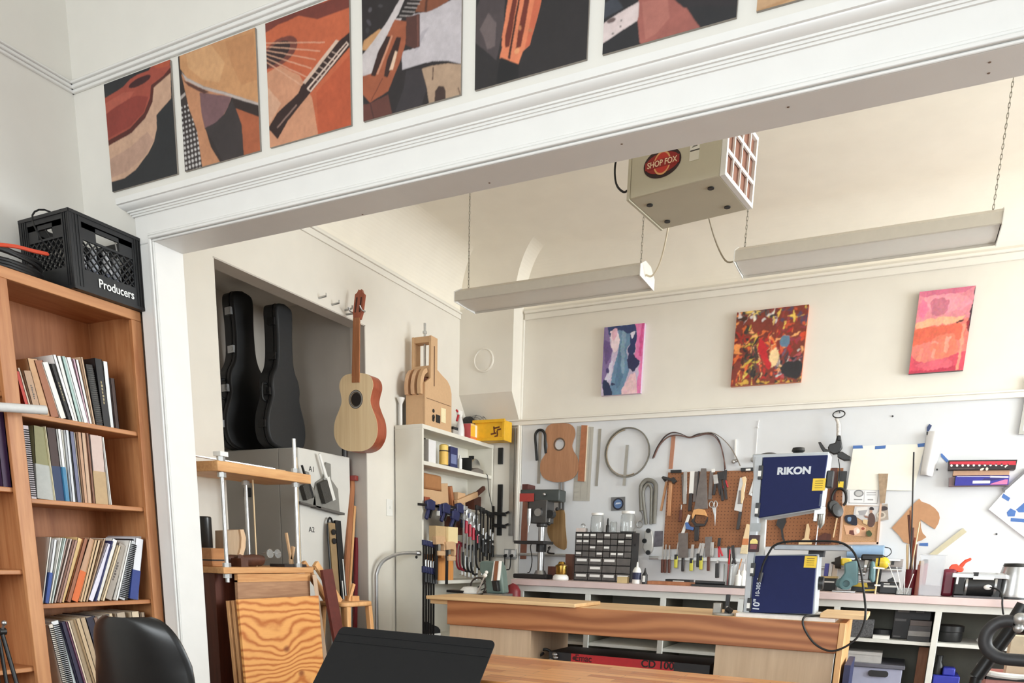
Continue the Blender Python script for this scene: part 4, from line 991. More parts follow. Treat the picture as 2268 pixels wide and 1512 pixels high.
part(B().tube([(-3.17,3.29,1.085),(-3.168,3.295,1.087)],0.003,6).tube(spline([(-3.17,3.345,1.085),(-3.24,3.35,1.06),(-3.30,3.345,1.03),(-3.32,3.34,1.01)]),0.0025,6).tube(spline([(-3.17,3.24,1.085),(-3.24,3.235,1.07),(-3.30,3.235,1.05)]),0.0025,6),'frame',m_steel,gl)
for k,(px,py,py2,r,y) in enumerate(((560,1085,1230,0.004,3.20),(645,1003,1245,0.006,3.47))):
    q = at(px + 3,1120,y=y); x = max(-3.38,min(q.x,-3.06)) if k == 0 else -3.13
    if k == 0: b = B().cyl((-3.215,3.205,1.007),(-3.21,3.20,1.469),r,n=8)
    else: b = B().cyl((-3.165,3.49 - 0.02,1.023),(-3.165,3.47,1.60),r,n=8)
    if k: b = B().cyl((-3.165,3.4965,1.0),(-3.165,3.4965,1.62),r,n=8)
    solo(b,'wooden_dowel',m_spruce,('thin dowel standing between the two pine boards','taller pale dowel standing at the end of the clamping deck')[k],'dowel')
b = B(); p = at(645,1180,x=-3.12); q = at(660,1232,x=-3.12); b.bar((-3.12,p.y - 0.04,p.z),(-3.12,q.y - 0.06,1.05),0.012,0.012).bar((-3.12,q.y - 0.035,1.12),(-3.12,q.y - 0.06,1.04),0.012,0.022).bar((-3.12,q.y - 0.06,1.05),(-3.12,q.y - 0.055,1.0225),0.016,0.02)
solo(b,'cam_peg',m_mdf,'small pale wooden clothes-peg clamp standing on the dark tray','clamp')
# ---- leaning plywood sheets
pk = []
for k,(x,dy,top,mt,lab) in enumerate(((-2.955,0,0.852,m_ply,'plywood sheet with bold wavy grain leaning in front of the tool stand'),(-2.985,-0.004,0.846,m_plyedge,'plywood sheet behind the wavy grained one, its edge showing'),(-3.013,-0.012,0.843,m_plyedge,'rearmost of the three plywood sheets leaning on the tool stand'))):
    b = B(Matrix.Translation((x + 0.05,3.11,0)) @ Matrix.Rotation(R(-3.4),4,'Y')).bb((-0.009 - 0.009,-0.30 + dy,0.002),(0.009 - 0.009,0.30 + dy * 0.5,top))
    o = solo(b,'plywood_sheet',mt,lab,'plywood sheet','plywood leaning on the tool stand',loc=(x + 0.05,3.11,0),bev=0.001)
# ---- dark red board and tall wooden stool
a,c = at(708,1258,y=3.50),at(722,1262,y=3.56)
b = B().bar((-2.995,3.53,0.996),(-2.86,3.60,0.004),0.02,0.09,up=(0,1,0)); solo(b,'dark_board',flat('oxblood_board',(92,36,28),0.5,noise=0.15),'dark red board leaning between plywood sheet and wooden stool','board')
so = thing('step_stool','tall pale wooden stool with an open slatted back near the closet','stool',(-3.07,3.78,0))
sz = 0.80
pl = rrect(0.24,0.30,0.06,6); part(B(Matrix.Translation((-3.07,3.79,sz - 0.028))).prism(pl,0.028),'seat',m_pinez,so,bev=0.008)
for x,y,ex,ey in ((-2.975,3.69,0.03,-0.05),(-2.975,3.90,0.04,0.04),(-3.165,3.69,-0.03,-0.05),(-3.165,3.90,-0.03,0.04)):
    part(B().bar((x,y,sz - 0.028),(x + ex,y + ey,0),0.034,0.034,up=(0,1,0)),'leg',m_pinez,so,bev=0.004)
for x in (-3.04,-3.135):
    part(B().bar((x,3.70,sz),(x - 0.02,3.51,1.03),0.026,0.04,up=(0,1,0)),'back_post',m_pinez,so,bev=0.003)
part(B().bar((-3.055,3.53,1.0),(-3.15,3.53,1.0),0.05,0.018),'back_slat',m_pinez,so)
p = at(752,1322,x=-3.02); b = B().bar((-3.05,3.80,sz),(-3.045,3.845,sz + 0.105),0.014,0.02).bb((-3.09,3.81,sz),(-3.03,3.88,sz + 0.03)); solo(b,'wood_offcut',m_pinez,'pale wood offcut lying on the seat of the stool','offcut')
# ---- levels leaning by the cabinet
lv = thing('spirit_level','long tan spirit level with a black rim leaning at the cabinet side','level',(-3.5,4.24,0))
b = B(); p = at(722,1170,x=-3.53); 
part(B().bar((-3.54,4.235,1.29),(-3.44,4.20,0.003),0.02,0.062,up=(0,1,0)),'beam',flat('tan_lacquer',(158,132,96),0.4),lv)
b = B().tube(spline([(-3.44,4.165,0.01),(-3.52,4.19,1.0),(-3.545,4.205,1.26),(-3.548,4.235,1.325),(-3.546,4.265,1.27),(-3.53,4.262,1.1)]),0.007,8); part(b,'rim',m_black,lv)
for z in (1.23,1.17): part(B().cyl((-3.524 + (1.29 - z) * 0.08,4.232,z),(-3.518 + (1.29 - z) * 0.08,4.232,z),0.02,n=14),'vial',m_black,lv)
lb = thing('long_black_rule','long black beam with white stripes leaning beside the spirit level','beam',(-3.45,4.3,0))
part(B().bar((-3.54,4.30,1.31),(-3.42,4.28,0.003),0.022,0.058,up=(0,1,0)),'beam',m_black,lb,bev=0.003)
for dy,z0,z1 in ((-0.014,0.90,0.2),(0.012,1.05,0.3)):
    f = lambda z: (-3.54 + (1.31 - z) / 1.307 * 0.12 + 0.0125,4.30 - (1.31 - z) / 1.307 * 0.02 + dy,z)
    part(B().bar(f(z0),f(z1),0.003,0.009,up=(0,1,0)),'white_stripe',m_white,lb)
# ---- planks leaning in the closet corner
def lean(p,q): p,q = Vector(p),Vector(q); d = q - p; return tuple(p + d * ((p.z - 0.003) / (p.z - q.z)))
for k,(pt,pb,yt,yb_,w,mt,nm) in enumerate((((781,1062),(762,1345),4.535,4.36,0.045,m_cedar,'brown plank leaning in the closet corner under the hanging guitar'),((785,1120),(771,1345),4.536,4.42,0.022,m_pinez,'thin pale plank leaning beside the brown plank in the closet'),((789,1190),(787,1360),4.538,4.50,0.03,flat('crimson_board',(112,26,34),0.5),'crimson board leaning at the edge of the closet opening'))):
    p = at(*pt,y=yt); q = at(*pb,y=yb_); solo(B().bar(p,lean(p,q),0.016,w,up=(0,1,0)),'plank',mt,nm,'plank','planks in the closet corner')
# ---- bent steel tube
b = B(); ce = [at(888,1225,y=4.80),at(868,1227,y=4.80),at(848,1236,y=4.80),at(834,1256,y=4.80),at(828,1285,y=4.80)]
e = at(826,1390,y=4.80); ce.append(Vector((ce[-1].x + 0.0,4.80,0.5))); 
ce = [Vector((max(c.x,XL + 0.02),c.y,c.z)) for c in ce]
x_ = [ (-3.235,4.87,1.105),(-3.285,4.80,1.105),(-3.34,4.72,1.09),(-3.40,4.64,1.04),(-3.425,4.60,0.96),(-3.43,4.595,0.86),(-3.43,4.595,0.3),(-3.43,4.595,0.002)]
cn = thing('bent_steel_tube','bent steel tube standing against the cream wall by the tall white bookcase','steel tube',(-3.43,4.595,0))
part(B().tube(spline(x_,6),0.0135,10),'tube',m_steel,cn)
b = B().cyl((-3.25,4.85,1.105),(-3.232,4.876,1.105),0.019,n=14); part(b,'collar',m_steel,cn)
# ================================================================== TALL WHITE BOOKCASE AND WHAT IT HOLDS
m_wbk = flat('white_painted_shelving',(228,224,212),0.55,noise=0.02,scale=8)
wx0,wx1,wy0,wy1,wz = -3.465,-3.22,4.885,5.985,2.020
wb = thing('white_bookcase','tall white open bookcase crowded with clamps and cans in the far left corner','bookcase',(-3.34,5.43,0))
part(B().bb((wx0,wy0,0),(wx1,wy0 + 0.022,wz - 0.03)),'side_panel',m_wbk,wb,bev=0.002); part(B().bb((wx0,wy1 - 0.022,0),(wx1,wy1,wz - 0.03)),'side_panel',m_wbk,wb,bev=0.002)
part(B().bb((wx0,wy0,wz - 0.03),(wx1 + 0.002,wy1,wz)),'top_panel',m_wbk,wb,bev=0.002); part(B().bb((wx0,wy0,0),(wx0 + 0.006,wy1,wz - 0.01)),'back_panel',m_wbk,wb)
WS = (1.770,1.475,0.900,0.45)
for z in WS: part(B().bb((wx0 + 0.006,wy0 + 0.022,z - 0.028),(wx1 - 0.003 if z != 1.475 else wx1 - 0.05,wy1 - 0.022,z)),'shelf',m_wbk,wb,bev=0.002)
b = B().cyl((-3.27,wy0 - 0.002,1.075),(-3.27,wy0 + 0.001,1.075),0.011,n=12); part(b,'key_hole',m_black,wb)
def yx(px,x,py=1050): return at(px,py,x=x).y
# ---- side bending machine on top
bm = thing('bending_machine','tan wooden guitar side bending machine on top of the white bookcase','bending machine',(-3.33,5.12,wz))
Z_ = lambda pts: ppoly(5.81,860,700,pts)
XF = -3.235
pr_ = [at(px,py,x=XF) for px,py in Z_([(475,1330),(475,850),(545,790),(552,245),(635,290),(632,690),(700,768),(760,830),(795,900),(815,1000),(812,1440)])]
z0 = wz + 0.001
side = [(q.y,max(q.z,z0)) for q in pr_]; side[0] = (side[0][0],z0); side[-1] = (side[-1][0],z0)
by0,by1 = side[0][0],side[-1][0]
ty0,ty1 = side[3][0],side[4][0]; tz = side[3][1]
for x in (XF,-3.385): part(B(frame((x,0,0),(0,1,0),(0,0,1))).prism(side,-0.018),'side_plate',m_mdf,bm,bev=0.001)
zb = at(*Z_([(300,1015)])[0],y=by0).z
part(B().bb((-3.403,by0 - 0.002,z0),(XF - 0.02,by1 - 0.01,zb)),'base_box',m_mdf,bm,bev=0.001)
b = B().bb((-3.385,ty0 + 0.006,tz - 0.04),(XF - 0.019,ty1 - 0.006,tz)).bb((-3.384,ty0,tz - 0.275),(XF - 0.0185,ty0 + 0.05,tz - 0.20)).bb((-3.384,ty0 - 0.01,tz - 0.34),(XF - 0.0185,ty0 + 0.04,tz - 0.305)); part(b,'cross_head',m_mdf,bm)
xm = (-3.385 + XF - 0.018) / 2
b = B().cyl((xm,ty0 + 0.045,tz - 0.25),(xm,ty0 + 0.045,tz + 0.10),0.009,n=10).cyl((xm,ty0 + 0.045,tz + 0.03),(xm,ty0 + 0.045,tz + 0.045),0.016,n=6); part(b,'lead_screw',m_zinc,bm)
# the three curved forming slats at the front
for k in range(3):
    x = -3.395 + 0.055 * k; q = [(by0 - 0.03,zb),(by0 - 0.035,zb + 0.06),(by0 - 0.02,zb + 0.12),(by0 + 0.01,zb + 0.165),(by0 + 0.05,zb + 0.185),(by0 + 0.06,zb + 0.16),(by0 + 0.03,zb + 0.14),(by0 + 0.01,zb + 0.10),(by0 + 0.005,zb)]
    part(B(frame((x,0,0),(0,1,0),(0,0,1))).prism([(p.x,p.y) for p in spline([(a,c,0) for a,c in q],3)],0.03),'forming_slat',wood('beech_slat',(196,152,116),(220,180,142),'z',20) if k < 2 else m_mdf,bm)
part(B().bb((-3.384,by0 + 0.02,zb),(XF - 0.02,by0 + 0.09,zb + 0.12)),'core',m_darkwood,bm)
M = frame((XF + 0.001,0,0),(0,1,0),(0,0,1)); b = B(M)
def rp(px,py): p = at(*Z_([(px,py)])[0],x=XF); return (p.y,p.z)
for cxp,cyp,r in ((578,1218,0.013),(578,1295,0.016),(576,1330,0.014)): c = rp(cxp,cyp); b.prism(arc(c[0],c[1],r,0,345,14),0.004)
a,c = rp(612,1365),rp(662,1280); b.bb((a[0],a[1],0),(c[0],c[1],0.004)); part(b,'switch',m_black,bm)
a,c = rp(675,1360),rp(735,1195); b = B(M).bb((a[0],a[1],0),(c[0],c[1],0.003)); part(b,'outlet',flat('cream_plastic',(240,226,184),0.5),bm)
a,c = rp(592,385),rp(585,900); b = B(M).bb((a[0] - 0.004,c[1],0.0002),(a[0] + 0.004,a[1],0.001)); a,c = rp(490,1050),rp(800,1160); b.bar((a[0],a[1],0.0006),(c[0],c[1],0.0006),0.003,0.001,up=(0,0,1)); part(b,'groove',flat('dark_groove',(92,58,36),0.8),bm)
# candle-stick shaped white holder
hx = -3.435; hy = 4.925; b = B().lathe([(0.012,0),(0.012,0.15),(0.016,0.16),(0.028,0.185),(0.03,0.195),(0.022,0.19),(0,0.188)],(hx,hy,z0),n=18); solo(b,'white_funnel',m_white,'small white funnel-topped holder beside the tan bending machine','holder')
# ---- things on top
def P3(px,py,x): return at(px,py,x=x)
y = yx(1024,-3.28,950); sb = thing('spray_bottle','white spray bottle with a red trigger on the white bookcase','spray bottle',(-3.3,y,wz))
part(B().lathe([(0.0,0),(0.034,0.001),(0.036,0.01),(0.034,0.07),(0.02,0.13),(0.012,0.155),(0.012,0.165),(0,0.165)],(-3.3,y,z0),n=18),'bottle',flat('milky_plastic',(224,222,222),0.35),sb)
m_redt = flat('red_plastic',(196,36,52),0.4)
part(B().bb((-3.312,y - 0.045,z0 + 0.17),(-3.288,y + 0.018,z0 + 0.205)).cyl((-3.3,y,z0 + 0.155),(-3.3,y,z0 + 0.175),0.014,n=12),'spray_head',m_white,sb,bev=0.003)
part(B().bar((-3.3,y - 0.02,z0 + 0.19),(-3.3,y - 0.055,z0 + 0.12),0.014,0.01).cyl((-3.3,y - 0.045,z0 + 0.192),(-3.3,y - 0.062,z0 + 0.2),0.008,n=8),'trigger',m_redt,sb)
b = B(); y0_,y1_ = yx(1040,-3.27,960),yx(1063,-3.27,965); 
b.bb((-3.33,y0_,z0),(-3.26,y1_,z0 + 0.125),col=(232,196,120)); b.bb((-3.262,y0_ + 0.005,z0 + 0.03),(-3.2595,y0_ + 0.07,z0 + 0.11),col=(240,190,60)); b.bb((-3.262,y0_ + 0.075,z0 + 0.03),(-3.2595,y1_ - 0.01,z0 + 0.12),col=(244,236,220)); b.bb((-3.262,y0_,z0 + 0.0),(-3.2594,y1_,z0 + 0.028),col=(226,128,70)); b.bb((-3.33,y0_ - 0.0008,z0),(-3.26,y0_,z0 + 0.125),col=(196,84,88)); b.bb((-3.33,y0_,z0 + 0.125),(-3.26,y1_,z0 + 0.126),col=(226,206,206))
solo(b,'wipes_carton',m_print,'orange and white carton on top of the white bookcase beside the spray bottle','carton')
y = yx(1050,-3.36,935); b = B().prism([(p.x,p.y) for p in spline([(-0.10,0,0),(-0.11,0.10,0),(-0.08,0.19,0),(-0.02,0.215,0),(0.07,0.17,0),(0.13,0.10,0),(0.14,0,0)],3)],0.07,frame((-3.43,y + 0.0,z0),(0,1,0),(0,0,1))); solo(b,'black_bag',flat('black_nylon',(32,32,36),0.6,noise=0.3,scale=30),'slumped black bag behind the orange carton on the bookcase','bag',bev=0.015)
b = B(); cy_ = yx(1062,-3.34,935)
for k in range(9):
    a = k / 8; rr_ = 0.05 + 0.06 * math.sin(PI * a); b.tube([(-3.36 + rr_ * math.cos(t),cy_ - 0.06 + 0.13 * a,z0 + 0.15 + rr_ * 0.9 * math.sin(t)) for t in [2 * PI * i / 16 for i in range(16)]],0.0016,5,True)
for k in range(8): t = 2 * PI * k / 8; b.tube([(-3.36 + (0.05 + 0.06 * math.sin(PI * a)) * math.cos(t),cy_ - 0.06 + 0.13 * a,z0 + 0.15 + (0.05 + 0.06 * math.sin(PI * a)) * 0.9 * math.sin(t)) for a in [i / 8 for i in range(9)]],0.0016,5)
b.bb((-3.375,cy_ - 0.01,z0),(-3.345,cy_ + 0.03,z0 + 0.06)); solo(b,'wire_cage',flat('dark_wire',(92,90,86),0.4,metal=0.5),'tangle of grey wire mesh behind the yellow parts bin','wire cage')
yb = thing('parts_bin','yellow plastic parts bin tipped on its side at the bookcase corner','bin',(-3.15,5.83,wz)); m_yel = flat('yellow_plastic',(232,178,34),0.45,noise=0.06)
b = B().bb((-3.28,5.766,z0),(-3.005,5.90,z0 + 0.156))
for q0,q1 in (((-3.30,5.752,z0),(-2.998,5.7655,z0 + 0.022)),((-3.30,5.752,z0 + 0.14),(-2.998,5.7655,z0 + 0.164)),((-3.022,5.753,z0 + 0.0225),(-2.999,5.7655,z0 + 0.1395))): part(B().bb(q0,q1),'rim',m_yel,yb,bev=0.003)
part(b,'shell',m_yel,yb,bev=0.003)
b = B(frame((0,5.765,0),(1,0,0),(0,0,1)))
for u,v,w,h in ((-3.10,0.085,0.012,0.05),(-3.075,0.10,0.05,0.012),(-3.105,0.055,0.05,0.012),(-3.07,0.06,0.012,0.035),(-3.055,0.085,0.035,0.012),(-3.08,0.035,0.03,0.01)): b.box((u,z0 + v,0),(w,h,0.002),(0,0,0.15))
part(b,'marking',flat('brown_marker',(98,50,22),0.7),yb)
b = B().bb((-3.42,yx(1004,-3.3,950),z0),(-3.30,yx(1004,-3.3,950) + 0.10,z0 + 0.05),col=(176,172,168)).bb((-3.42,yx(1004,-3.3,950),z0 + 0.052),(-3.30,yx(1004,-3.3,950) + 0.10,z0 + 0.072),col=(40,40,44)); solo(b,'grey_case',m_print,'flat grey case with a black lid beside the bending machine','case')
# ---- first shelf
zs = WS[0] + 0.001
y = yx(966,-3.255,1000)
b = B().bb((-3.40,y - 0.10,zs),(-3.258,y + 0.0,zs + 0.165),col=(182,178,176)).bb((-3.258,y - 0.10,zs),(-3.2575,y,zs + 0.165),col=(232,230,230)).bb((-3.40,y - 0.1006,zs + 0.115),(-3.30,y - 0.10,zs + 0.13),col=(130,126,128)); solo(b,'grey_box',m_print,'white cardboard box with a shade-grey front, first on the top shelf of the white bookcase','box')  # white box: shade painted as grey, only the lit side stays white
b = B().bb((-3.43,y - 0.098,zs + 0.1655),(-3.33,y - 0.03,zs + 0.185)); solo(b,'flat_black_box',m_black,'small flat black box lying on the white cardboard box','box')
y = yx(984,-3.28,1000); b = B().lathe([(0,0),(0.036,0),(0.036,0.012)],(-3.285,y,zs),n=20,col=(60,44,30)).lathe([(0.0355,0.012),(0.0355,0.11)],(-3.285,y,zs),n=20,col=(232,190,96),cap=False).lathe([(0.036,0.11),(0.036,0.118)],(-3.285,y,zs),n=20,col=(60,44,30),cap=False).lathe([(0.035,0.118),(0.035,0.155),(0.02,0.165),(0,0.165)],(-3.285,y,zs),n=20,col=(240,206,112),cap=False); solo(b,'yellow_can',m_print,'yellow can with dark bands on the white bookcase','can')
y = yx(1001,-3.27,1000); t = thing('solvent_tin','dark blue rectangular tin with a white cap on the white bookcase','tin',(-3.29,y,zs)); b = B().bb((-3.34,y - 0.055,zs),(-3.25,y + 0.055,zs + 0.155),col=(44,50,96)).bb((-3.33,y - 0.0556,zs + 0.02),(-3.26,y - 0.055,zs + 0.11),col=(134,146,180)).bb((-3.25,y - 0.045,zs + 0.03),(-3.2495,y + 0.04,zs + 0.10),col=(120,130,170)); part(b,'tin',m_print,t,bev=0.003); part(B().cyl((-3.29,y - 0.01,zs + 0.155),(-3.29,y - 0.01,zs + 0.172),0.014,n=14),'cap',m_white,t)
for k,(px,h,r,nm) in enumerate(((1016,0.11,0.018,'slim white bottle next to the dark blue tin'),(1022,0.135,0.02,'white bottle with a pointed cap, second from the dark blue tin'))):
    y = yx(px,-3.27,1000) + 0.03; b = B().lathe([(0,0),(r,0),(r,h * 0.75),(r * 0.5,h * 0.85),(r * 0.35,h),(0,h)],(-3.275 - 0.05 * k,y,zs),n=16); solo(b,'white_bottle',m_white,nm,'bottle','white bottles on the bookcase')
y = yx(1050,-3.28,1020); cl = thing('chrome_shop_light','chrome domed work light with black ends on the white bookcase','work light',(-3.3,y,zs))
part(B(frame((-3.36,y,zs),(0,1,0),(0,0,1))).prism([(-0.08,0.03)] + arc(0,0.03,0.085,180,0,14,0.085) + [(0.08,0.03)],0.10),'reflector',flat('chrome',(235,235,232),0.22,metal=1.0,noise=0.0),cl,bev=0.004)
part(B().bb((-3.37,y - 0.10,zs),(-3.25,y - 0.086,zs + 0.11)).bb((-3.32,y - 0.02,zs + 0.115),(-3.28,y + 0.0,zs + 0.135)),'end_plate',m_black,cl)
part(B(frame((-3.375,y,zs),(0,1,0),(0,0,1))).prism([(-0.10,0),(0.105,0),(0.10,0.03),(0.0,0.042),(-0.1,0.012)],0.13),'base',flat('grey_brown_plastic',(120,112,104),0.4),cl)
y = yx(1077,-3.28,1030); b = B().bb((-3.36,y + 0.01,zs),(-3.28,y + 0.10,zs + 0.10)).bb((-3.355,y + 0.005,zs + 0.085),(-3.275,y + 0.10,zs + 0.105)); solo(b,'grey_box',flat('grey_olive_box',(142,134,122),0.6),'small grey box beside the chrome work light','box')
b = B().tube(spline([(-3.25,yx(1077,-3.25,1045),zs + 0.01),(-3.21,yx(1078,-3.22,1050),zs - 0.02),(-3.215,yx(1082,-3.22,1080),1.63),(-3.21,yx(1088,-3.22,1115),1.50),(-3.215,yx(1090,-3.22,1150),1.30)]),0.003,6); solo(b,'lamp_cord',m_rubber,'thin dark cord hanging from the chrome work light','cord')
# ---- second shelf: wood blocks
zs = WS[1] + 0.001
def wblock(px0,px1,x0,x1,z0_,h,mt,lab,rot=0.0,name='wood_block',bev=0.002):
    a,c = yx(px0,x1,1090),yx(px1,x1,1090)
    b = B(Matrix.Translation(((x0 + x1) / 2,(a + c) / 2,z0_)) @ Matrix.Rotation(rot,4,'X')).bb((-(x1 - x0) / 2,-(c - a) / 2,0),((x1 - x0) / 2,(c - a) / 2,h)); return solo(b,name,mt,lab,'wood block','wood blocks on the white bookcase',bev=bev)
wblock(937,982,-3.44,-3.28,zs,0.105,m_mdf,'tan wooden box at the left end of the second shelf')
wblock(940,979,-3.43,-3.285,zs + 0.108,0.115,flat('kraft_board',(172,120,76),0.8,noise=0.05),'rounded brown block stacked on the tan wooden box',name='brown_block',bev=0.018)
wblock(941,953,-3.279,-3.25,zs,0.045,m_mahog,'small red-brown block in front of the tan wooden box')
for k,(px,w,h,rot,mt) in enumerate(((992,0.10,0.17,0.12,m_mdf),(1006,0.035,0.16,0.30,m_cedar),(1018,0.12,0.12,0.0,m_mdf))):
    y = yx(px,-3.29,1095); b = B(Matrix.Translation((-3.36 + 0.02 * k,y,zs + w * abs(math.sin(rot)) * 0.5)) @ Matrix.Rotation(rot,4,'X')).bb((-0.05,-w / 2,0),(0.05,w / 2,h)); solo(b,'wood_block',mt,('upright tan board leaning on the second shelf','brown slat leaning between two tan boards','square tan board behind the wooden mallet')[k],'wood block','wood blocks on the white bookcase',bev=0.002)
a = P3(1010,1118,-3.262); c = P3(1072,1098,-3.262); b = B().bar((-3.262,a.y,zs + 0.032),(-3.262,a.y + 0.33,zs + 0.125),0.035,0.045); b2 = B().bar((-3.262,a.y + 0.33,zs + 0.125),(-3.262,a.y + 0.46,zs + 0.19),0.03,0.035)
t = thing('wooden_mallet','pale wooden mallet with a dark handle on the second shelf','mallet',(-3.262,a.y + 0.1,zs)); part(b,'head',m_mdf,t,bev=0.003); part(b2,'handle',m_darkwood,t,bev=0.006)
y = yx(1040,-3.33,1090) + 0.06; b = B().bb((-3.40,y,zs),(-3.32,y + 0.13,zs + 0.12)); solo(b,'wood_block',m_darkwood,'dark brown block behind the mallet on the second shelf','wood block','wood blocks on the white bookcase')
# ---- clamps
m_navy = flat('navy_plastic',(40,44,84),0.45,noise=0.1); m_bar = flat('dark_steel_bar',(48,46,46),0.4,metal=0.6)
def bar_clamp(label,top,length,jaw,body,handle,rod=m_bar,flip=1,hz=None,grip=0.10):
    """F-clamp hanging vertically: bar, fixed jaw on top, sliding arm with screw and handle"""
    x,y,z = top; t = thing('bar_clamp',label,'clamp',(x,y,z - length),'clamps on the white bookcase')
    part(B().bb((x - 0.004,y - 0.009,z - length),(x + 0.004,y + 0.009,z)),'bar',rod,t)
    s = flip; part(B().bb((x - 0.009,min(y,y + s * jaw),z - 0.03),(x + 0.009,max(y,y + s * jaw),z)).bb((x - 0.01,y - 0.013,z - 0.035),(x + 0.01,y + 0.013,z + 0.004)),'fixed_jaw',body,t,bev=0.003)
    h = z - length * (0.45 if hz is None else hz); part(B().bb((x - 0.009,min(y,y + s * jaw),h - 0.026),(x + 0.009,max(y,y + s * jaw),h)).bb((x - 0.011,y - 0.014,h - 0.04),(x + 0.011,y + 0.014,h + 0.008)),'sliding_jaw',body,t,bev=0.003)
    q = (x,y + s * jaw * 0.85,h); part(B().cyl((q[0],q[1],h - 0.05),(q[0],q[1],h + 0.05),0.006,n=8).cyl((q[0],q[1],h + 0.05),(q[0],q[1],h + 0.056),0.011,n=10),'screw',m_zinc,t)
    part(B().lathe([(0.006,0),(0.014,0.006),(0.013,grip * 0.6),(0.016,grip),(0,grip + 0.003)],(q[0],q[1],h - 0.04),(0,0,-1),12),'handle',handle,t)
    return t
m_redh = flat('red_clamp_handle',(176,26,52),0.4)
for k in range(4):
    y = yx(1026 + 8 * k,-3.18,1130); bar_clamp(f'red-handled bar clamp hanging from the second shelf, {ORD[k]} from the left',(-3.175,y,1.485 - 0.02 * k),0.36 + 0.02 * k,0.05,m_zinc,m_redh,m_zinc,1,0.2)
for k in range(5):
    y = yx(1054 + 8 * k,-3.17,1130); bar_clamp(f'long black bar clamp hanging right of the red-handled ones, {ORD[k]} from the left',(-3.165 + 0.008 * (k % 2),y,1.50 - 0.012 * k),0.40 + 0.04 * (k % 3),0.055,m_black,m_black,m_bar,1 if k < 3 else 1,0.5)
for k in range(5):
    y = yx(938.5 + 5.6 * k,-3.19,1200); bar_clamp(f'slim black clamp with navy jaws, {ORD[k]} from the left edge of the white bookcase',(-3.19,y,1.20 - 0.004 * k),0.70,0.032,m_navy,m_black,m_bar,1,0.28,0.07)
def trigger_clamp(label,px,z,rot):
    y = yx(px,-3.19,1130); M = Matrix.Translation((-3.185,y,z)) @ Matrix.Rotation(rot,4,'X'); t = thing('trigger_clamp',label,'clamp',(-3.185,y,z),'navy trigger clamps on the second shelf')
    part(B(M).bb((-0.004,-0.16,-0.009),(0.004,0.16,0.009)),'bar',m_bar,t)
    part(B(M).prism([(-0.05,-0.03),(0.05,-0.035),(0.06,0.03),(0.0,0.045),(-0.055,0.03)],0.03,frame((-0.015,0,0),(0,1,0),(0,0,1))),'body',m_navy,t,bev=0.006)
    part(B(M).bar((0,-0.02,-0.03),(0,-0.055,-0.10),0.022,0.03,up=(0,1,0)),'pistol_grip',m_navy,t,bev=0.006); part(B(M).bar((0,0.025,-0.03),(0,-0.005,-0.09),0.014,0.014,up=(0,1,0)),'trigger',m_black,t)
    part(B(M).bb((-0.012,0.12,-0.07),(0.012,0.15,0.015)),'jaw',m_navy,t,bev=0.004); part(B(M).bb((-0.01,0.108,-0.07),(0.01,0.12,-0.035)),'jaw_pad',m_white if px < 980 else m_black,t)
for k,(px,z,rot) in enumerate(((951,1.455,0.02),(985,1.445,-0.05),(1006,1.40,-0.12),(1016,1.46,-0.05))): trigger_clamp(f'navy trigger clamp lying along the second shelf, {ORD[k]} from the left',px,z,rot)
def c_clamp(label,px,py,w,h,mt,x):
    p = at(px,py,x=x); t = thing('c_clamp',label,'clamp',(x,p.y,p.z - h),'C-clamps on the white bookcase')
    part(B().tube(spline([(x,p.y + w / 2,p.z),(x,p.y + w / 2,p.z - h * 0.15),(x,p.y - w * 0.1,p.z + 0.0),(x,p.y - w / 2,p.z - h * 0.2),(x,p.y - w / 2,p.z - h * 0.75),(x,p.y - w * 0.1,p.z - h),(x,p.y + w / 2,p.z - h)],5),0.009,8),'frame',mt,t)
    part(B().cyl((x,p.y + w / 2,p.z - h - 0.05),(x,p.y + w / 2,p.z - h * 0.45),0.006,n=8).bar((x - 0.025,p.y + w / 2,p.z - h - 0.05),(x + 0.025,p.y + w / 2,p.z - h - 0.05),0.006,0.006),'screw',m_zinc,t)
m_dkred = flat('dark_red_enamel',(118,26,40),0.4)
for k,(px,py,w,h,mt) in enumerate(((1018,1200,0.09,0.21,m_dkred),(1025,1203,0.09,0.21,m_dkred),(1033,1206,0.1,0.21,m_black),(1042,1208,0.1,0.21,m_black),(1051,1206,0.1,0.24,m_black),(1062,1200,0.1,0.22,m_bar))):
    c_clamp(f'{"dark red" if k < 2 else "black"} C-clamp in the bunch under the bar clamps, {ORD[k]} from the left',px,py,w,h,mt,-3.20 + 0.004 * k)
b = B().bb((-3.30,yx(1003,-3.22,1170),1.26),(-3.235,yx(1028,-3.22,1190),1.40)).bb((-3.235,yx(1005,-3.22,1170),1.30),(-3.225,yx(1026,-3.22,1190),1.33)); solo(b,'dark_red_case',m_darkwood,'dark red-brown case between the wooden cam clamps and C-clamps','case')
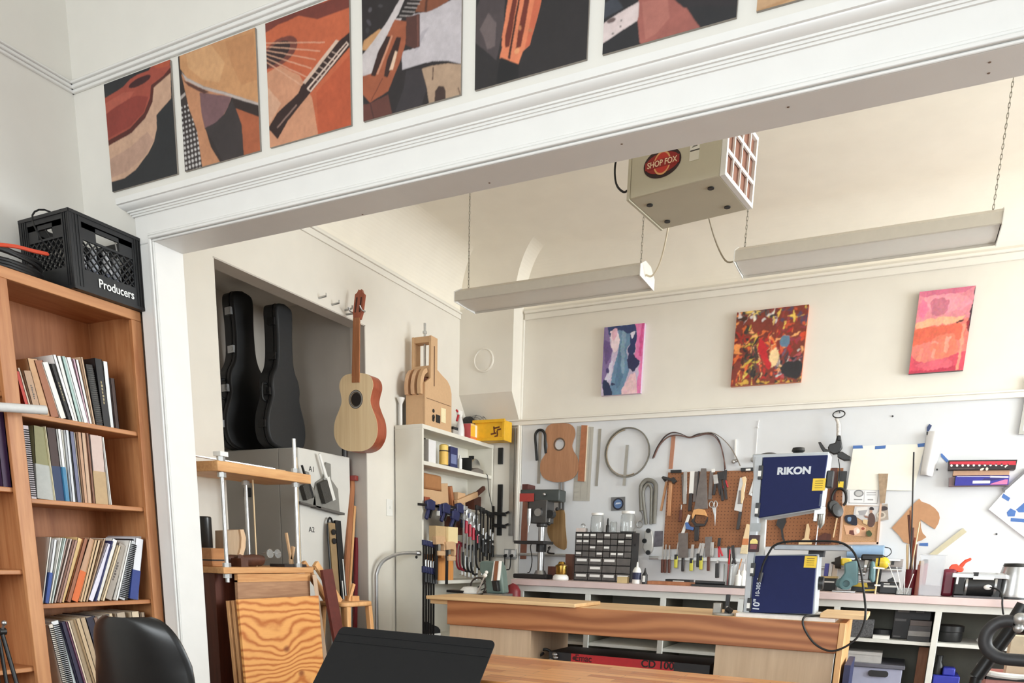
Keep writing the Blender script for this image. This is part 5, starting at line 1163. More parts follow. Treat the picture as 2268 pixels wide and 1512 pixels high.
# wooden cam clamps with black bars, box of pegs on the low shelf
zs = WS[2] + 0.001
for k,(px,py,s,mt,lab) in enumerate(((972,1200,1.0,m_mdf,'pale wooden cam clamp in the white bookcase, left one'),(990,1212,1.0,m_mdf,'pale wooden cam clamp in the white bookcase, right one'))):
    p = at(px,py,x=-3.16); t = thing('cam_clamp',lab,'clamp',(-3.16,p.y,p.z - 0.2),'wooden cam clamps'); x = -3.16 + 0.02 * k
    part(B().prism([(p2.x,p2.y) for p2 in spline([(-0.07,0.04,0),(0.05,0.045,0),(0.075,0.01,0),(0.075,-0.055,0),(0.05,-0.06,0),(0.045,-0.015,0),(-0.06,-0.02,0)],3)],0.035,frame((x - 0.017,p.y,p.z),(0,1,0),(0,0,1))),'upper_jaw',mt,t,bev=0.003)
    part(B().bb((x - 0.017,p.y - 0.03,p.z - 0.10),(x + 0.017,p.y + 0.075,p.z - 0.065)),'lower_jaw',mt,t,bev=0.003)
    part(B().bar((x,p.y - 0.035,p.z - 0.28),(x,p.y - 0.03,p.z + 0.03),0.006,0.035,up=(0,1,0)),'bar',m_black,t)
b = B().bb((-3.21,yx(960,-3.17,1200),1.20),(-3.15,yx(982,-3.17,1200),1.31),col=(200,170,126)).bb((-3.20,yx(983,-3.17,1200),1.19),(-3.13,yx(1004,-3.17,1200),1.31),col=(236,214,164)); solo(b,'wood_caul',m_print,'two-tone pale wood caul held above the wooden cam clamps','caul')
t = thing('peg_box','honey-coloured finger-jointed box with black pegs low in the white bookcase','box',(-3.22,yx(975,-3.2,1290),zs)); a,c = yx(946,-3.235,1290),yx(1003,-3.235,1290)
b = B().bb((-3.38,a,zs),(-3.23,c,zs + 0.17))
for k in range(4): b.bb((-3.38,a + (c - a) * (k / 4 + 0.02),zs + 0.17),(-3.23,a + (c - a) * (k / 4 + 0.14),zs + 0.20))
part(b,'box',wood('honey_wood',(214,140,72),(232,166,96),'z',12),t,bev=0.002)
for k in range(2): part(B().bar((-3.27,a + (c - a) * (0.42 + 0.36 * k),zs + 0.16),(-3.26,a + (c - a) * (0.46 + 0.36 * k),zs + 0.40),0.045 - 0.02 * k,0.02),'black_peg',m_black,t,bev=0.003)
# ---- long black bars and aluminium straightedges on the wall beside the bookcase
YW = D - 0.0085
for k,(x,z0_,z1_,w) in enumerate(((-3.153,1.865,1.998,0.044),(-3.148,1.275,1.70,0.044))):
    b = B().bb((x - w / 2,D - 0.018,z0_),(x + w / 2,D - 0.001,z1_)); solo(b,'magnetic_tool_bar',m_black,('short black magnetic bar on the wall beside the yellow bin','long black magnetic bar on the wall under the short one')[k],'tool bar','black bars beside the white bookcase',bev=0.002)
t = thing('spreader_clamp','black clamp with two forked jaws hanging on the long black magnetic bar','clamp',(-3.12,5.95,1.35))
for z in (1.46,1.36): part(B().bar((-3.20,5.955,z),(-3.07,5.955,z - 0.01),0.02,0.03).bar((-3.10,5.955,z - 0.01),(-3.04,5.955,z + 0.012),0.016,0.016),'forked_jaw',m_black,t,bev=0.003)
part(B().bb((-3.20,5.948,1.30),(-3.185,5.962,1.52)),'bar',m_bar,t)
m_alu = flat('aluminium',(176,174,168),0.35,metal=0.8,noise=0.05)
for k,(pa,pb,w) in enumerate((((1135,948),(1131,1186),0.042),((1147,948),(1140,1200),0.034))):
    a,c = at(*pa,y=5.985),at(*pb,y=5.985); b = B().bar((a.x,5.985,a.z),(c.x,5.985,c.z),w,0.008,up=(0,1,0)); solo(b,'straightedge',m_alu,('wide aluminium straightedge hanging beside the white bookcase','narrower aluminium straightedge next to the wall batten')[k],'straightedge','straightedges by the batten')
# conduit and outlet
zc = at(1110,1231,y=5.98).z
b = B().cyl((-3.2,5.975,zc),(-2.96,5.975,zc),0.012,n=10); solo(b,'trim_conduit',m_zinc,kind='structure',loc=(0,0,0))
ou = thing('outlet_box','steel outlet box with two black plugs left of the drill press','outlet',(-3.05,5.97,zc)); a,c = at(1117,1215,y=5.96),at(1142,1238,y=5.96)
part(B().bb((a.x,5.955,c.z),(c.x,5.999,a.z)),'box',m_zinc,ou,bev=0.003); part(B().bb((a.x + 0.008,5.951,c.z + 0.02),(a.x + 0.04,5.955,a.z - 0.01)).bb((c.x - 0.04,5.951,c.z + 0.02),(c.x - 0.008,5.955,a.z - 0.01)),'receptacle',m_white,ou)
for k,x in enumerate((a.x + 0.024,c.x - 0.03)): part(B().cyl((x,5.952,c.z + 0.03),(x,5.925,c.z + 0.025),0.013,n=10).tube(spline([(x,5.925,c.z + 0.025),(x - 0.005,5.92,c.z - 0.08),(x - 0.03 + 0.04 * k,5.80,0.98),(x - 0.03 + 0.03 * k,5.60,0.87),(x - 0.03,5.30,0.80)]),0.005,6),'plug',m_rubber,ou)
# ================================================================== FAR WALL AND COUNTER
YW = D - 0.0082          # face of the white wall boarding
CT = 0.930               # counter top
def X(px,y,py=1200): return at(px,py,y=y).x
def Zp(px,py,y): return at(px,py,y=y).z
def wmat(y=YW): return frame((0,y,0),(1,0,0),(0,0,1))     # x right, y up, z off the wall
def wpts(pts,y=YW):
    r = []
    for px,py in pts:
        p = at(px,py,y=y); r.append((p.x,p.z))
    return r
def wp(b,pts,t,t0=0.0005,mi=0,col=None,y=YW):
    """flat piece hung on the wall: outline in photo pixels, real thickness t off the wall"""
    n0 = len(b.v); q = wpts(pts,y - t0 - t / 2); b.prism(q,t,wmat(y - t0),mi,col); return b
def wbar(b,pa,pb,w,t,t0=0.001,mi=0,col=None,y=YW):
    a,c = at(*pa,y=y - t0 - t / 2),at(*pb,y=y - t0 - t / 2); b.bar(a,c,w,t,up=(0,1,0),mi=mi,col=col); return b
def Q1(pts): return ppoly(3.78,1130,900,pts)
def Q2(pts): return ppoly(3.98,1430,920,pts)
def Q3(pts): return ppoly(3.286,1800,900,pts)
def q1(x,y): return Q1([(x,y)])[0]
def q2(x,y): return Q2([(x,y)])[0]
def q3(x,y): return Q3([(x,y)])[0]
m_count = flat('pale_pink_countertop',(226,204,202),0.35,noise=0.05,scale=9)
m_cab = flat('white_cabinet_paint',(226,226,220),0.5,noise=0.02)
m_cabin = flat('cabinet_inside_shade',(120,119,108),0.7,noise=0.03)  # shade of the deep bays put into the colour
cxl = X(1143,5.42,1290)
b = B().bb((cxl - 0.03,5.39,CT - 0.045),(3.0,5.99,CT)); solo(b,'countertop',m_count,'long pale pink countertop along the far wall','countertop',bev=0.003)
cb = thing('base_cabinet','white open-fronted base cabinet under the pink countertop','cabinet',(-0.6,5.7,0))
b = B().bb((cxl,5.42,CT - 0.046 - 0.045),(3.0,5.44,CT - 0.046)).bb((cxl,5.42,0),(3.0,5.44,0.09)); part(b,'face_rail',m_cab,cb)
posts = [(1147,1159,1310),(1296,1307,1320),(1462,1474,1330),(1640,1652,1330),(1848,1862,1340),(2071,2086,1360),(2330,2346,1370)]
for i,(pa,pb,py) in enumerate(posts):
    a,c = X(pa,5.42,py),X(pb,5.42,py)
    if i in (3,): c = a + 0.045
    part(B().bb((a,5.42,0.09),(c,5.44,CT - 0.091)),'post',m_cab,cb,bev=0.002)
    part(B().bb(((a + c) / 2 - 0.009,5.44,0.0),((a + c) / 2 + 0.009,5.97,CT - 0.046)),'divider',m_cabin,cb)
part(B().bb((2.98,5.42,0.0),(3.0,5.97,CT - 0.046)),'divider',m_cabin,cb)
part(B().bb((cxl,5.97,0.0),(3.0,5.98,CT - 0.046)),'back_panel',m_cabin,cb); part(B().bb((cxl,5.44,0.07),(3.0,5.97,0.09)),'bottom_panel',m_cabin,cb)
xs_ = [X((pa + pb) / 2,5.42,py) for pa,pb,py in posts] + [2.99]
zs_ = [0.47,0.47,0.47,0.47,Zp(2000,1419,5.44),Zp(2100,1425,5.44),0.47]
for i in range(7): part(B().bb((xs_[i] + 0.01,5.45,zs_[i] - 0.022),(xs_[i + 1] - 0.01,5.97,zs_[i])),'shelf',m_cab,cb)
zL,zR = zs_[4] + 0.001,zs_[5] + 0.001
# ---- inside the cabinet
m_dkbox = flat('charcoal_box',(44,44,46),0.5,noise=0.1)
def box_on(name,lab,cat,pxl,pxr,ytop,y0,y1,z,mt,group=None,bev=0.003):
    x0,x1 = X(pxl,y0,1380),X(pxr,y0,1380); h = Zp((pxl + pxr) / 2,ytop,y0) - z
    return solo(B().bb((x0,y0,z),(x1,y1,z + h)),name,mt,lab,cat,group,bev=bev)
box_on('granite_tile','grey speckled stone slab leaning at the left of the cabinet shelf','slab',1886,1936,1370,5.50,5.53,zL,flat('grey_speckle',(92,92,94),0.5,noise=0.5,scale=160))
t = thing('stacked_case','charcoal case with pale labels on the cabinet shelf','case',(X(1985,5.6,1380),5.7,zL)); x0,x1 = X(1978,5.58,1380),X(2060,5.58,1380); zt = Zp(2000,1338,5.58)
part(B().bb((x0,5.58,zL),(x1,5.85,zt)),'body',m_dkbox,t,bev=0.004)
for pa,pb,ya,yb in ((1986,2012,1350,1355),(2027,2045,1352,1356),(1983,2008,1369,1374),(1983,2000,1407,1410)): part(B().bb((X(pa,5.58,1370),5.578,Zp(pa,yb,5.58)),(X(pb,5.58,1370),5.58,Zp(pa,ya,5.58))),'label',flat('grey_label',(120,118,118),0.6),t)
for k,(ya,yb,c) in enumerate(((1408,1398,(52,52,54)),(1396,1388,(128,126,124)),(1386,1380,(66,64,66)),(1378,1364,(84,76,74)))):
    x0,x1 = X(2012,5.48,1390),X(2062,5.48,1390); za = zL + 0.033 * k; solo(B().bb((x0 + 0.002 * k,5.46,za),(x1,5.575,za + 0.032)),'flat_box',flat('flat_box_%d' % k,c,0.6),('lowest of the dark flat boxes stacked in the base cabinet','light grey flat box second from the bottom of the cabinet stack','dark flat box third from the bottom of the cabinet stack','brownish flat box on top of the cabinet stack')[k],'box','flat boxes stacked in the cabinet')
b = B().bb((X(1932,5.47,1415),5.46,zL),(X(1970,5.47,1415),5.55,zL + 0.022)); solo(b,'white_tray',m_white,'flat white tray on the cabinet shelf in front of the stone slab','tray')
b = B().lathe([(0,0),(0.05,0),(0.06,0.02),(0.055,0.05),(0,0.055)],(X(1955,5.65,1400),5.65,zL),n=18,sx=1.3); solo(b,'dark_bowl',m_dkbox,'low dark bowl behind the white tray in the base cabinet','bowl')
b = B().lathe([(0,0),(0.075,0),(0.08,0.01),(0.08,0.06),(0.085,0.065),(0.085,0.10),(0.07,0.105),(0,0.10)],(X(2100,5.6,1410),5.62,zR),n=20); solo(b,'ribbed_pulley',m_black,'black ribbed wheel on the right shelf of the base cabinet','wheel')
b = B().sph((X(2169,5.7,1408),5.7,zR + 0.014),0.014); solo(b,'white_ball',m_white,'small white ball on the right cabinet shelf','ball')
# plastic drawer bin and blue case at the bottom
zf = 0.091
t = thing('storage_bin','translucent lavender storage bin with a dark handle low in the cabinet','bin',(X(1940,5.5,1490),5.6,zf)); x0,x1 = X(1878,5.47,1490),X(1998,5.47,1490); zt = Zp(1940,1478,5.47)
part(B().bb((x0,5.47,zf),(x1,5.90,zt)),'tub',flat('lavender_plastic',(176,180,206),0.3,noise=0.03),t,bev=0.006); part(B().bb((x0 - 0.01,5.455,zt),(x1 + 0.012,5.91,zt + 0.025)),'lid',flat('grey_bin_lid',(104,104,116),0.4),t,bev=0.004)
part(B().prism(rrect(0.12,0.04,0.018,4),0.014,frame((X(1945,5.47,1491),5.47,Zp(1945,1491,5.47)),(1,0,0),(0,0,1))),'handle',m_dkbox,t)
b = B().bb((X(1876,5.5,1465),5.5,zt + 0.0255),(X(1952,5.5,1465),5.7,zt + 0.095)).bb((X(1878,5.5,1465),5.497,zt + 0.075),(X(1950,5.5,1465),5.5,zt + 0.08)); solo(b,'ribbed_box',flat('light_grey_ribbed',(196,194,192),0.5),'light grey ribbed box lying on the lavender storage bin','box')
b = B().bb((X(2030,5.75,1470),5.75,zf),(X(2052,5.75,1470),5.78,zL - 0.06)); solo(b,'brown_board',m_cedar,'brown board standing at the back of the lower cabinet bay','board')
t = thing('blue_case','bright blue plastic case low in the right cabinet bay','case',(X(2100,5.5,1500),5.55,zf)); x0,x1 = X(2066,5.5,1500),X(2126,5.5,1500); zt = Zp(2100,1496,5.5); mb_ = flat('bright_blue_plastic',(52,60,168),0.4)
part(B().bb((x0,5.48,zf),(x1,5.75,zt)),'tub',mb_,t,bev=0.006); part(B().bb((x0 + 0.05,5.5,zt),(x1 - 0.03,5.6,zt + 0.05)),'handle_block',mb_,t,bev=0.008)
b = B().lathe([(0,0),(0.03,0),(0.03,0.06),(0.018,0.08),(0.02,0.12),(0,0.12)],(X(2078,5.52,1480),5.545,zt + 0.001),n=14); solo(b,'black_bottle',m_black,'black bottle standing on the blue case in the cabinet','bottle')
# ---- wall conduit above the counter
zc2 = Zp(1300,1231,5.97)
for xa,xb in ((-2.95,X(1415,5.97)),(X(1440,5.97),X(1640,5.97))): struct(B().cyl((xa,5.975,zc2),(xb,5.975,zc2),0.013,n=10),'trim_conduit',m_zinc)
# ---- drill press
dp = thing('drill_press','small bench drill press with a black belt cover at the left end of the counter','drill press',(X(1197,5.7),5.72,CT)); yd = 5.70; z0 = CT + 0.001
m_cast = flat('dark_cast_iron',(52,50,50),0.45,metal=0.3); m_dgreen = flat('dark_green_enamel',(56,62,60),0.4)
cx = X(1197,yd); cz_ = lambda py: Zp(1197,py,yd)
part(B().bb((X(1148,yd,1270),5.60,z0),(X(1222,yd,1270),5.80,z0 + 0.035)),'base',m_cast,dp,bev=0.008)
part(B().cyl((cx,yd + 0.02,z0 + 0.03),(cx,yd + 0.02,z0 + 0.065),0.055,0.04,18).cyl((cx,yd + 0.02,z0 + 0.06),(cx,yd + 0.02,cz_(1165)),0.029,n=18),'column',m_steel,dp)
part(B().bb((X(1150,yd),5.60,cz_(1205)),(X(1216,yd),5.79,cz_(1198))).cyl((cx,yd + 0.02,cz_(1222)),(cx,yd + 0.02,cz_(1200)),0.042,n=16),'work_table',m_cast,dp,bev=0.003)
hz_ = cz_(1165)
b = B().bb((X(1176,yd),5.63,hz_ + 0.02),(X(1216,yd),5.78,cz_(1108))).cyl((cx,yd + 0.02,hz_ - 0.005),(cx,yd + 0.02,hz_ + 0.06),0.045,n=16); part(b,'head',flat('grey_casting',(70,68,66),0.45),dp,bev=0.008)
b = B().prism([(X(1158,yd) - cx,-0.10),(X(1240,yd) - cx,-0.07),(X(1240,yd) - cx,0.07),(X(1158,yd) - cx,0.10)],cz_(1085) - cz_(1111),Matrix.Translation((cx,yd + 0.02,cz_(1111)))); part(b,'belt_cover',m_dgreen,dp,bev=0.01)
part(B().bb((X(1158,yd),5.615,cz_(1112)),(X(1189,yd),5.619,cz_(1094))),'red_badge',flat('red_badge',(170,60,54),0.5),dp); part(B().bb((X(1160,yd),5.64,cz_(1086)),(X(1172,yd),5.78,cz_(1073))),'switch_box',flat('brick_red_box',(86,44,40),0.5),dp)
part(B().cyl((X(1174,yd),5.72,cz_(1150)),(X(1174,yd),5.72,cz_(1110)),0.038,n=18),'motor',m_black,dp,bev=0.005)
part(B().cyl((X(1182,yd),5.60,cz_(1148)),(X(1182,yd),5.60,cz_(1128)),0.018,n=14).cyl((X(1182,yd),5.60,cz_(1165)),(X(1182,yd),5.60,cz_(1148)),0.013,0.018,14).cyl((X(1181,yd),5.60,cz_(1180)),(X(1181,yd),5.60,cz_(1165)),0.003,n=8),'chuck',m_steel,dp)
part(B().cyl((X(1200,yd),5.60,cz_(1136)),(X(1200,yd),5.63,cz_(1136)),0.03,n=18).sph((X(1213,yd),5.60,cz_(1097)),0.012),'hub',m_steel,dp)
for a in (30,150,270):
    c,s = math.cos(R(a)),math.sin(R(a)); hx,hz2 = X(1221,yd),cz_(1139); o = part(B().cyl((hx,5.66,hz2),(hx + 0.07 * c,5.64,hz2 + 0.07 * s),0.006,n=8),'feed_lever',m_steel,dp); part(B().sph((hx + 0.075 * c,5.64,hz2 + 0.075 * s),0.014),'knob',m_black,o)
part(B().cyl((X(1221,yd),5.70,cz_(1139)),(X(1221,yd),5.64,cz_(1139)),0.032,n=18),'depth_gauge',m_black,dp)
part(B().tube(spline([(X(1215,yd),5.70,cz_(1213)),(X(1221,yd),5.68,cz_(1211)),(X(1220,yd),5.65,cz_(1223)),(X(1236,yd),5.63,cz_(1225))]),0.007,8),'crank',m_black,dp)
part(B().tube(spline([(X(1178,yd),5.74,cz_(1198)),(X(1173,yd),5.72,cz_(1210)),(X(1174,yd),5.75,cz_(1240)),(X(1167,yd),5.78,cz_(1265)),(X(1160,yd),5.79,z0 + 0.04)]),0.004,6),'cord',m_rubber,dp)
# ---- boards and guitar template behind
b = wp(B(),Q1([(118,660),(160,660),(150,900),(132,1275),(84,1275),(95,1000)]),0.012); solo(b,'brown_board',flat('red_brown_board',(132,84,66),0.6,noise=0.1),'tall red-brown board hanging behind the drill press','board')
b = wp(B(),[(p.x,p.y) for p in spline([(x,y,0) for x,y in Q1([(400,865),(452,865),(462,1000),(472,1185),(400,1180),(340,1120),(312,1050),(325,960),(360,900)])],3,True)],0.006,0.001); solo(b,'wood_back_panel',wood('walnut_panel',(128,98,60),(168,134,90),'z',30,stretch=0.02),'curved brown wood panel hanging behind the drill press','panel')
tp_ = thing('guitar_template','tan guitar-shaped board with a round hole hanging on the wall','template',tuple(at(*q1(420,380),y=YW)))
ol = [(p.x,p.y) for p in spline([(x,y,0) for x,y in [(420,141),(495,146),(538,176),(550,232),(536,285),(524,330),(538,378),(566,425),(578,490),(566,555),(522,606),(430,636),(345,626),(282,594),(257,535),(263,462),(292,412),(316,365),(318,310),(304,260),(300,210),(318,170),(355,148)]],3,True)]
q = wpts(Q1(ol)); c = wpts([q1(418,318)])[0]; r_ = abs(wpts([q1(456,318)])[0][0] - c[0])
b = top_with_hole(B(wmat(YW)),q,c[0],c[1],r_,0.010,0.016); part(b,'plate',wood('brown_template',(160,114,82),(180,132,98),'z',30),tp_)
n = 32; b = B(wmat(YW)).rings([[Vector((c[0] + r * math.cos(2 * PI * i / n),c[1] + r * math.sin(2 * PI * i / n),z)) for i in range(n)] for r,z in ((r_ * 1.02,0.0161),(r_ * 1.02,0.017),(r_ * 1.28,0.017),(r_ * 1.28,0.0161))],cap=False); part(b,'ring',flat('dark_rosette',(92,74,58),0.6),tp_)
def hung(b,name,mt,lab,cat,group=None,bev=0): return solo(b,name,mt,lab,cat,group,bev=bev)
b = B(); pts = [at(*q1(x,y),y=YW - 0.02) for x,y in ((222,450),(214,330),(210,240),(228,205),(250,196),(274,204),(292,240),(292,320),(298,390))]; hung(b.tube(spline(pts),0.011,8),'rubber_loop',m_rubber,'black rubber strap bent into a loop, hanging left of the guitar template','strap')
hung(wbar(B(),q1(252,215),q1(238,645),0.028,0.004,0.002),'steel_rule',m_alu,'grey steel rule hanging inside the black rubber loop','rule','rules on the wall')
hung(wbar(B(),q1(415,632),q1(415,865),0.018,0.012,0.014),'steel_tube',m_steel,'shiny steel strip hanging below the guitar template, left one','strip','steel strips under the template')
hung(wbar(B(),q1(442,632),q1(444,865),0.018,0.012,0.014),'steel_tube',m_steel,'shiny steel strip hanging below the guitar template, right one','strip','steel strips under the template')
b = B().prism([],1) if False else B()
t = thing('clear_ruler_sheet','clear plastic ruler sheet with grid marks behind the wooden rule','ruler',tuple(at(*q1(610,480),y=YW)))
part(wp(B(),Q1([(560,165),(700,170),(664,792),(525,790)]),0.002,0.0005),'sheet',flat('clear_acrylic_sheet',(214,210,200),0.2,trans=0.35,noise=0.02),t)
b = B()
for k in range(14):
    y = 200 + k * 43; wbar(b,q1(562 - k * 2.4,y),q1(600 - k * 2.4,y),0.0016,0.0006,0.0028)
for x in (545,600,655): wbar(b,q1(x + 20,180),q1(x - 14,780),0.0014,0.0006,0.0028)
part(b,'marking',flat('grey_marks',(150,146,140),0.6),t)
t = thing('wooden_rule','orange-brown wooden rule with a brass edge hanging over the clear ruler','rule',tuple(at(*q1(610,380),y=YW)))
part(wp(B(),Q1([(598,156),(648,158),(622,628),(566,624)]),0.008,0.004),'rule',flat('orange_brown_wood',(168,108,74),0.5,noise=0.12),t); part(wbar(B(),q1(650,160),q1(625,628),0.006,0.009,0.004),'edge',flat('pale_edge',(226,206,180),0.4),t)
hung(wbar(B(),q1(752,186),q1(722,666),0.024,0.003),'steel_rule',m_alu,'grey steel rule hanging between the wooden rule and the metal hoop','rule','rules on the wall')
hung(wbar(B(),q1(980,322),q1(952,662),0.024,0.003,0.018),'steel_rule',m_alu,'grey steel rule hanging inside the metal hoop','rule','rules on the wall')
c = at(*q1(978,385),y=YW - 0.012); rx_ = abs(at(*q1(1168,385),y=YW).x - c.x); rz_ = abs(at(*q1(978,180),y=YW).z - c.z)
t = thing('metal_hoop','large grey metal hoop hanging on the white wall','hoop',tuple(c)); n = 56
b = B().rings([[Vector((c.x + (rx_ + dr) * math.cos(a),c.y + dy,c.z + (rz_ + dr) * math.sin(a))) for dr,dy in ((-0.004,-0.01),(0.004,-0.01),(0.004,0.01),(-0.004,0.01))] for a in [2 * PI * i / n for i in range(n)]],closed=True,cap=False); part(b,'band',flat('grey_steel_band',(128,124,114),0.4,metal=0.6),t)
b = B().rings([[Vector((c.x + (rx_ - 0.012 + dr) * math.cos(a),c.y + dy,c.z + (rz_ - 0.012 + dr) * math.sin(a))) for dr,dy in ((-0.003,-0.006),(0.003,-0.006),(0.003,0.006),(-0.003,0.006))] for a in [PI * 0.55 + 2 * PI * 0.55 * i / n for i in range(n)]],cap=True); part(b,'inner_band',flat('tan_band',(150,134,112),0.5),t)
t = thing('round_sticker_frame','small square grey plaque with a dark blue round emblem','plaque',tuple(at(*q1(905,815),y=YW))); part(wp(B(),Q1([(846,760),(962,755),(962,868),(846,873)]),0.008),'plaque',flat('grey_plaque',(112,112,112),0.5),t)
b = B(); c = wpts([q1(903,815)],YW - 0.009)[0]; b.prism(arc(c[0],c[1],0.046,0,350,35),0.0015,wmat(YW - 0.0086),col=(30,32,48)); b.prism(arc(c[0],c[1],0.034,0,350,35),0.002,wmat(YW - 0.0086),col=(88,116,160)); b.prism([(c[0] - 0.024,c[1] - 0.004),(c[0] + 0.024,c[1] + 0.002),(c[0] + 0.02,c[1] + 0.012),(c[0] - 0.014,c[1] + 0.01)],0.0026,wmat(YW - 0.0086),col=(196,206,222)); part(b,'emblem',m_print,t)
for k,(pts,r,lab) in enumerate(((((1100,870),(1094,720),(1100,660),(1130,622),(1160,615),(1200,630),(1218,670),(1214,780),(1204,980)),0.017,'outer grey tube bent into an upside-down U on the wall'),(((1138,985),(1112,760),(1118,690),(1150,650),(1180,680),(1182,760),(1178,985)),0.012,'inner grey tube nested in the larger bent grey tube'))):
    hung(B().tube(spline([at(*q1(x,y),y=YW - 0.02 - 0.004 * k) for x,y in pts]),r,10),'bent_tube',flat('grey_pipe',(122,120,112),0.5),lab,'tube','grey bent tubes')
c = at(*q1(1085,985),y=YW - 0.01); hung(B().tube([c + Vector((0.024 * math.cos(a),0,0.026 * math.sin(a))) for a in [2 * PI * i / 20 for i in range(20)]],0.005,8,True).tube(spline([at(*q1(x,y),y=YW - 0.01) for x,y in ((1096,960),(1108,930),(1100,890),(1080,870))]),0.004,6),'hanging_ring',m_zinc,'steel ring hanging on a wire beside the grey bent tubes','ring')
t = thing('caliper','grey metal tool with black knobs hanging above the glue bottles','tool',tuple(at(*q1(1155,1140),y=YW))); part(wp(B(),Q1([(1130,1040),(1185,1035),(1200,1100),(1195,1200),(1180,1225),(1130,1225),(1112,1180),(1125,1110)]),0.03,0.002),'body',flat('light_grey_casting',(186,184,180),0.4,metal=0.3),t,bev=0.006)
for x,y in ((1160,1040),(1158,1222),(1128,1125)): p = at(*q1(x,y),y=YW - 0.03); part(B().cyl(p,p + Vector((0,-0.02,0)),0.018,n=14),'knob',m_black,t)
hung(wp(B(),Q1([(1210,1042),(1280,1040),(1275,1170),(1200,1175)]),0.004),'dark_print',flat('dark_grey_card',(96,92,100),0.6,noise=0.3,scale=30),'dark grey card on the wall left of the pegboard foot','card')
# ---- small parts drawer cabinet with jars on it
yf = 5.62; dcx0,dcx1 = X(1274,yf,1230),X(1398,yf,1230); dz1 = Zp(1335,1178,yf); z0 = CT + 0.001
dc = thing('drawer_organizer','black small-parts organizer with clear labelled drawers on the counter','drawer cabinet',((dcx0 + dcx1) / 2,yf + 0.08,CT))
t_ = 0.005; b = B().bb((dcx0 - t_,yf,z0),(dcx0,yf + 0.16,dz1)).bb((dcx1,yf,z0),(dcx1 + t_,yf + 0.16,dz1)).bb((dcx0,yf,dz1 - t_),(dcx1,yf + 0.16,dz1)).bb((dcx0,yf,z0),(dcx1,yf + 0.16,z0 + t_)).bb((dcx0,yf + 0.15,z0),(dcx1,yf + 0.16,dz1))
rows = [1.0,1.0,1.0,1.0,1.28,1.28,1.28]; tot = sum(rows); H = dz1 - z0 - 2 * t_; zz = dz1 - t_; W_ = dcx1 - dcx0
m_draw = flat('smoky_clear_drawer',(96,93,92),0.25,noise=0.12,scale=20)
labels = {(0,0),(0,1),(0,2),(0,4),(0,7),(1,0),(1,1),(1,3),(1,6),(2,2),(2,4),(3,0),(3,3),(3,5),(3,6),(4,0),(4,1),(4,2),(5,1),(6,0),(6,1),(6,2),(6,3)}
for r_i,rh in enumerate(rows):
    h = H * rh / tot; n = 8 if r_i < 4 else 4; w = W_ / n; zz -= h
    b.bb((dcx0,yf,zz - 0.0012),(dcx1,yf + 0.15,zz + 0.0012))
    for c_i in range(n):
        x0 = dcx0 + w * c_i
        d = part(B().bb((x0 + 0.003,yf - 0.004,zz + 0.003),(x0 + w - 0.003,yf + 0.14,zz + h - 0.004)).bb((x0 + w * 0.3,yf - 0.012,zz + 0.006),(x0 + w * 0.7,yf - 0.004,zz + 0.010)),'drawer',m_draw,dc)
        if (r_i,c_i) in labels: part(B().bb((x0 + w * 0.14,yf - 0.0055,zz + h * 0.45),(x0 + w * 0.88,yf - 0.0045,zz + h * 0.78)),'label',m_whiteink,d)
part(b,'frame',m_black,dc)
part(B().prism(rrect(0.05,0.018,0.008,3),0.004,frame((dcx1 + t_,yf + 0.08,dz1 - 0.09),(0,1,0),(0,0,1))),'grip',m_black,dc)
m_glass = flat('clear_glass',(244,246,246),0.03,trans=0.92,noise=0.0)
def jar(px,pyt,pyb,r,y,z,lab,lid=m_white):
    x = X(px,y,pyb); h = Zp(px,pyt,y) - z; t = thing('glass_jar',lab,'jar',(x,y,z),'glass jars'); 
    part(B().lathe([(0,0.003),(r * 0.95,0),(r,0.006),(r,h * 0.78),(r * 0.86,h * 0.86),(r * 0.86,h * 0.9),(r * 0.83,h * 0.9),(r * 0.83,h * 0.86),(r * 0.96,h * 0.77),(r * 0.96,0.008),(0,0.007)],(x,y,z),n=24),'glass',m_glass,t)
    if lid: part(B().lathe([(0,h * 0.88),(r * 0.9,h * 0.88),(r * 0.93,h * 0.89),(r * 0.93,h),(0,h)],(x,y,z),n=24),'lid',lid,t)
    return t
zj = dz1 + 0.001
jar(1322,1136,1177,0.052,yf + 0.08,zj,'large glass jar with a white lid on the drawer organizer, left one')
jar(1389,1132,1177,0.054,yf + 0.08,zj,'large glass jar with a white lid on the drawer organizer, right one')
jar(1358,1152,1177,0.028,yf + 0.09,zj,'small open glass between the two large jars',None)
b = B().lathe([(0,0),(0.013,0),(0.013,0.05),(0.006,0.06),(0.008,0.065),(0.007,0.09),(0.003,0.105),(0,0.105)],(X(1344,yf + 0.05),yf + 0.05,zj),n=12); solo(b,'dropper_bottle',m_black,'small black dropper bottle between the large jars on the organizer','bottle')
t = thing('small_globe_box','small white box topped by a clear knob on the organizer','box',(X(1288,yf + 0.06),yf + 0.06,zj)); part(B().bb((X(1278,yf + 0.06),yf + 0.03,zj),(X(1297,yf + 0.06),yf + 0.09,zj + 0.028)),'box',flat('pale_pink_box',(214,200,194),0.5),t); part(B().sph((X(1290,yf + 0.06),yf + 0.06,zj + 0.045),0.02),'knob',m_glass,t)
b = B().bb((dcx1 - 0.09,yf + 0.0,zj),(dcx1 + 0.02,yf + 0.02,zj + 0.006)); solo(b,'black_strip',m_black,'thin black strip at the front corner on top of the organizer','strip')
z0 = CT + 0.001; gp = thing('glue_pot','brass glue pot on a round white warmer on the counter','glue pot',(X(1245,5.56),5.56,CT))
part(B().lathe([(0,0),(0.06,0),(0.064,0.008),(0.06,0.03),(0.045,0.042),(0,0.042)],(X(1245,5.56),5.56,z0),n=26),'warmer',m_white,gp)
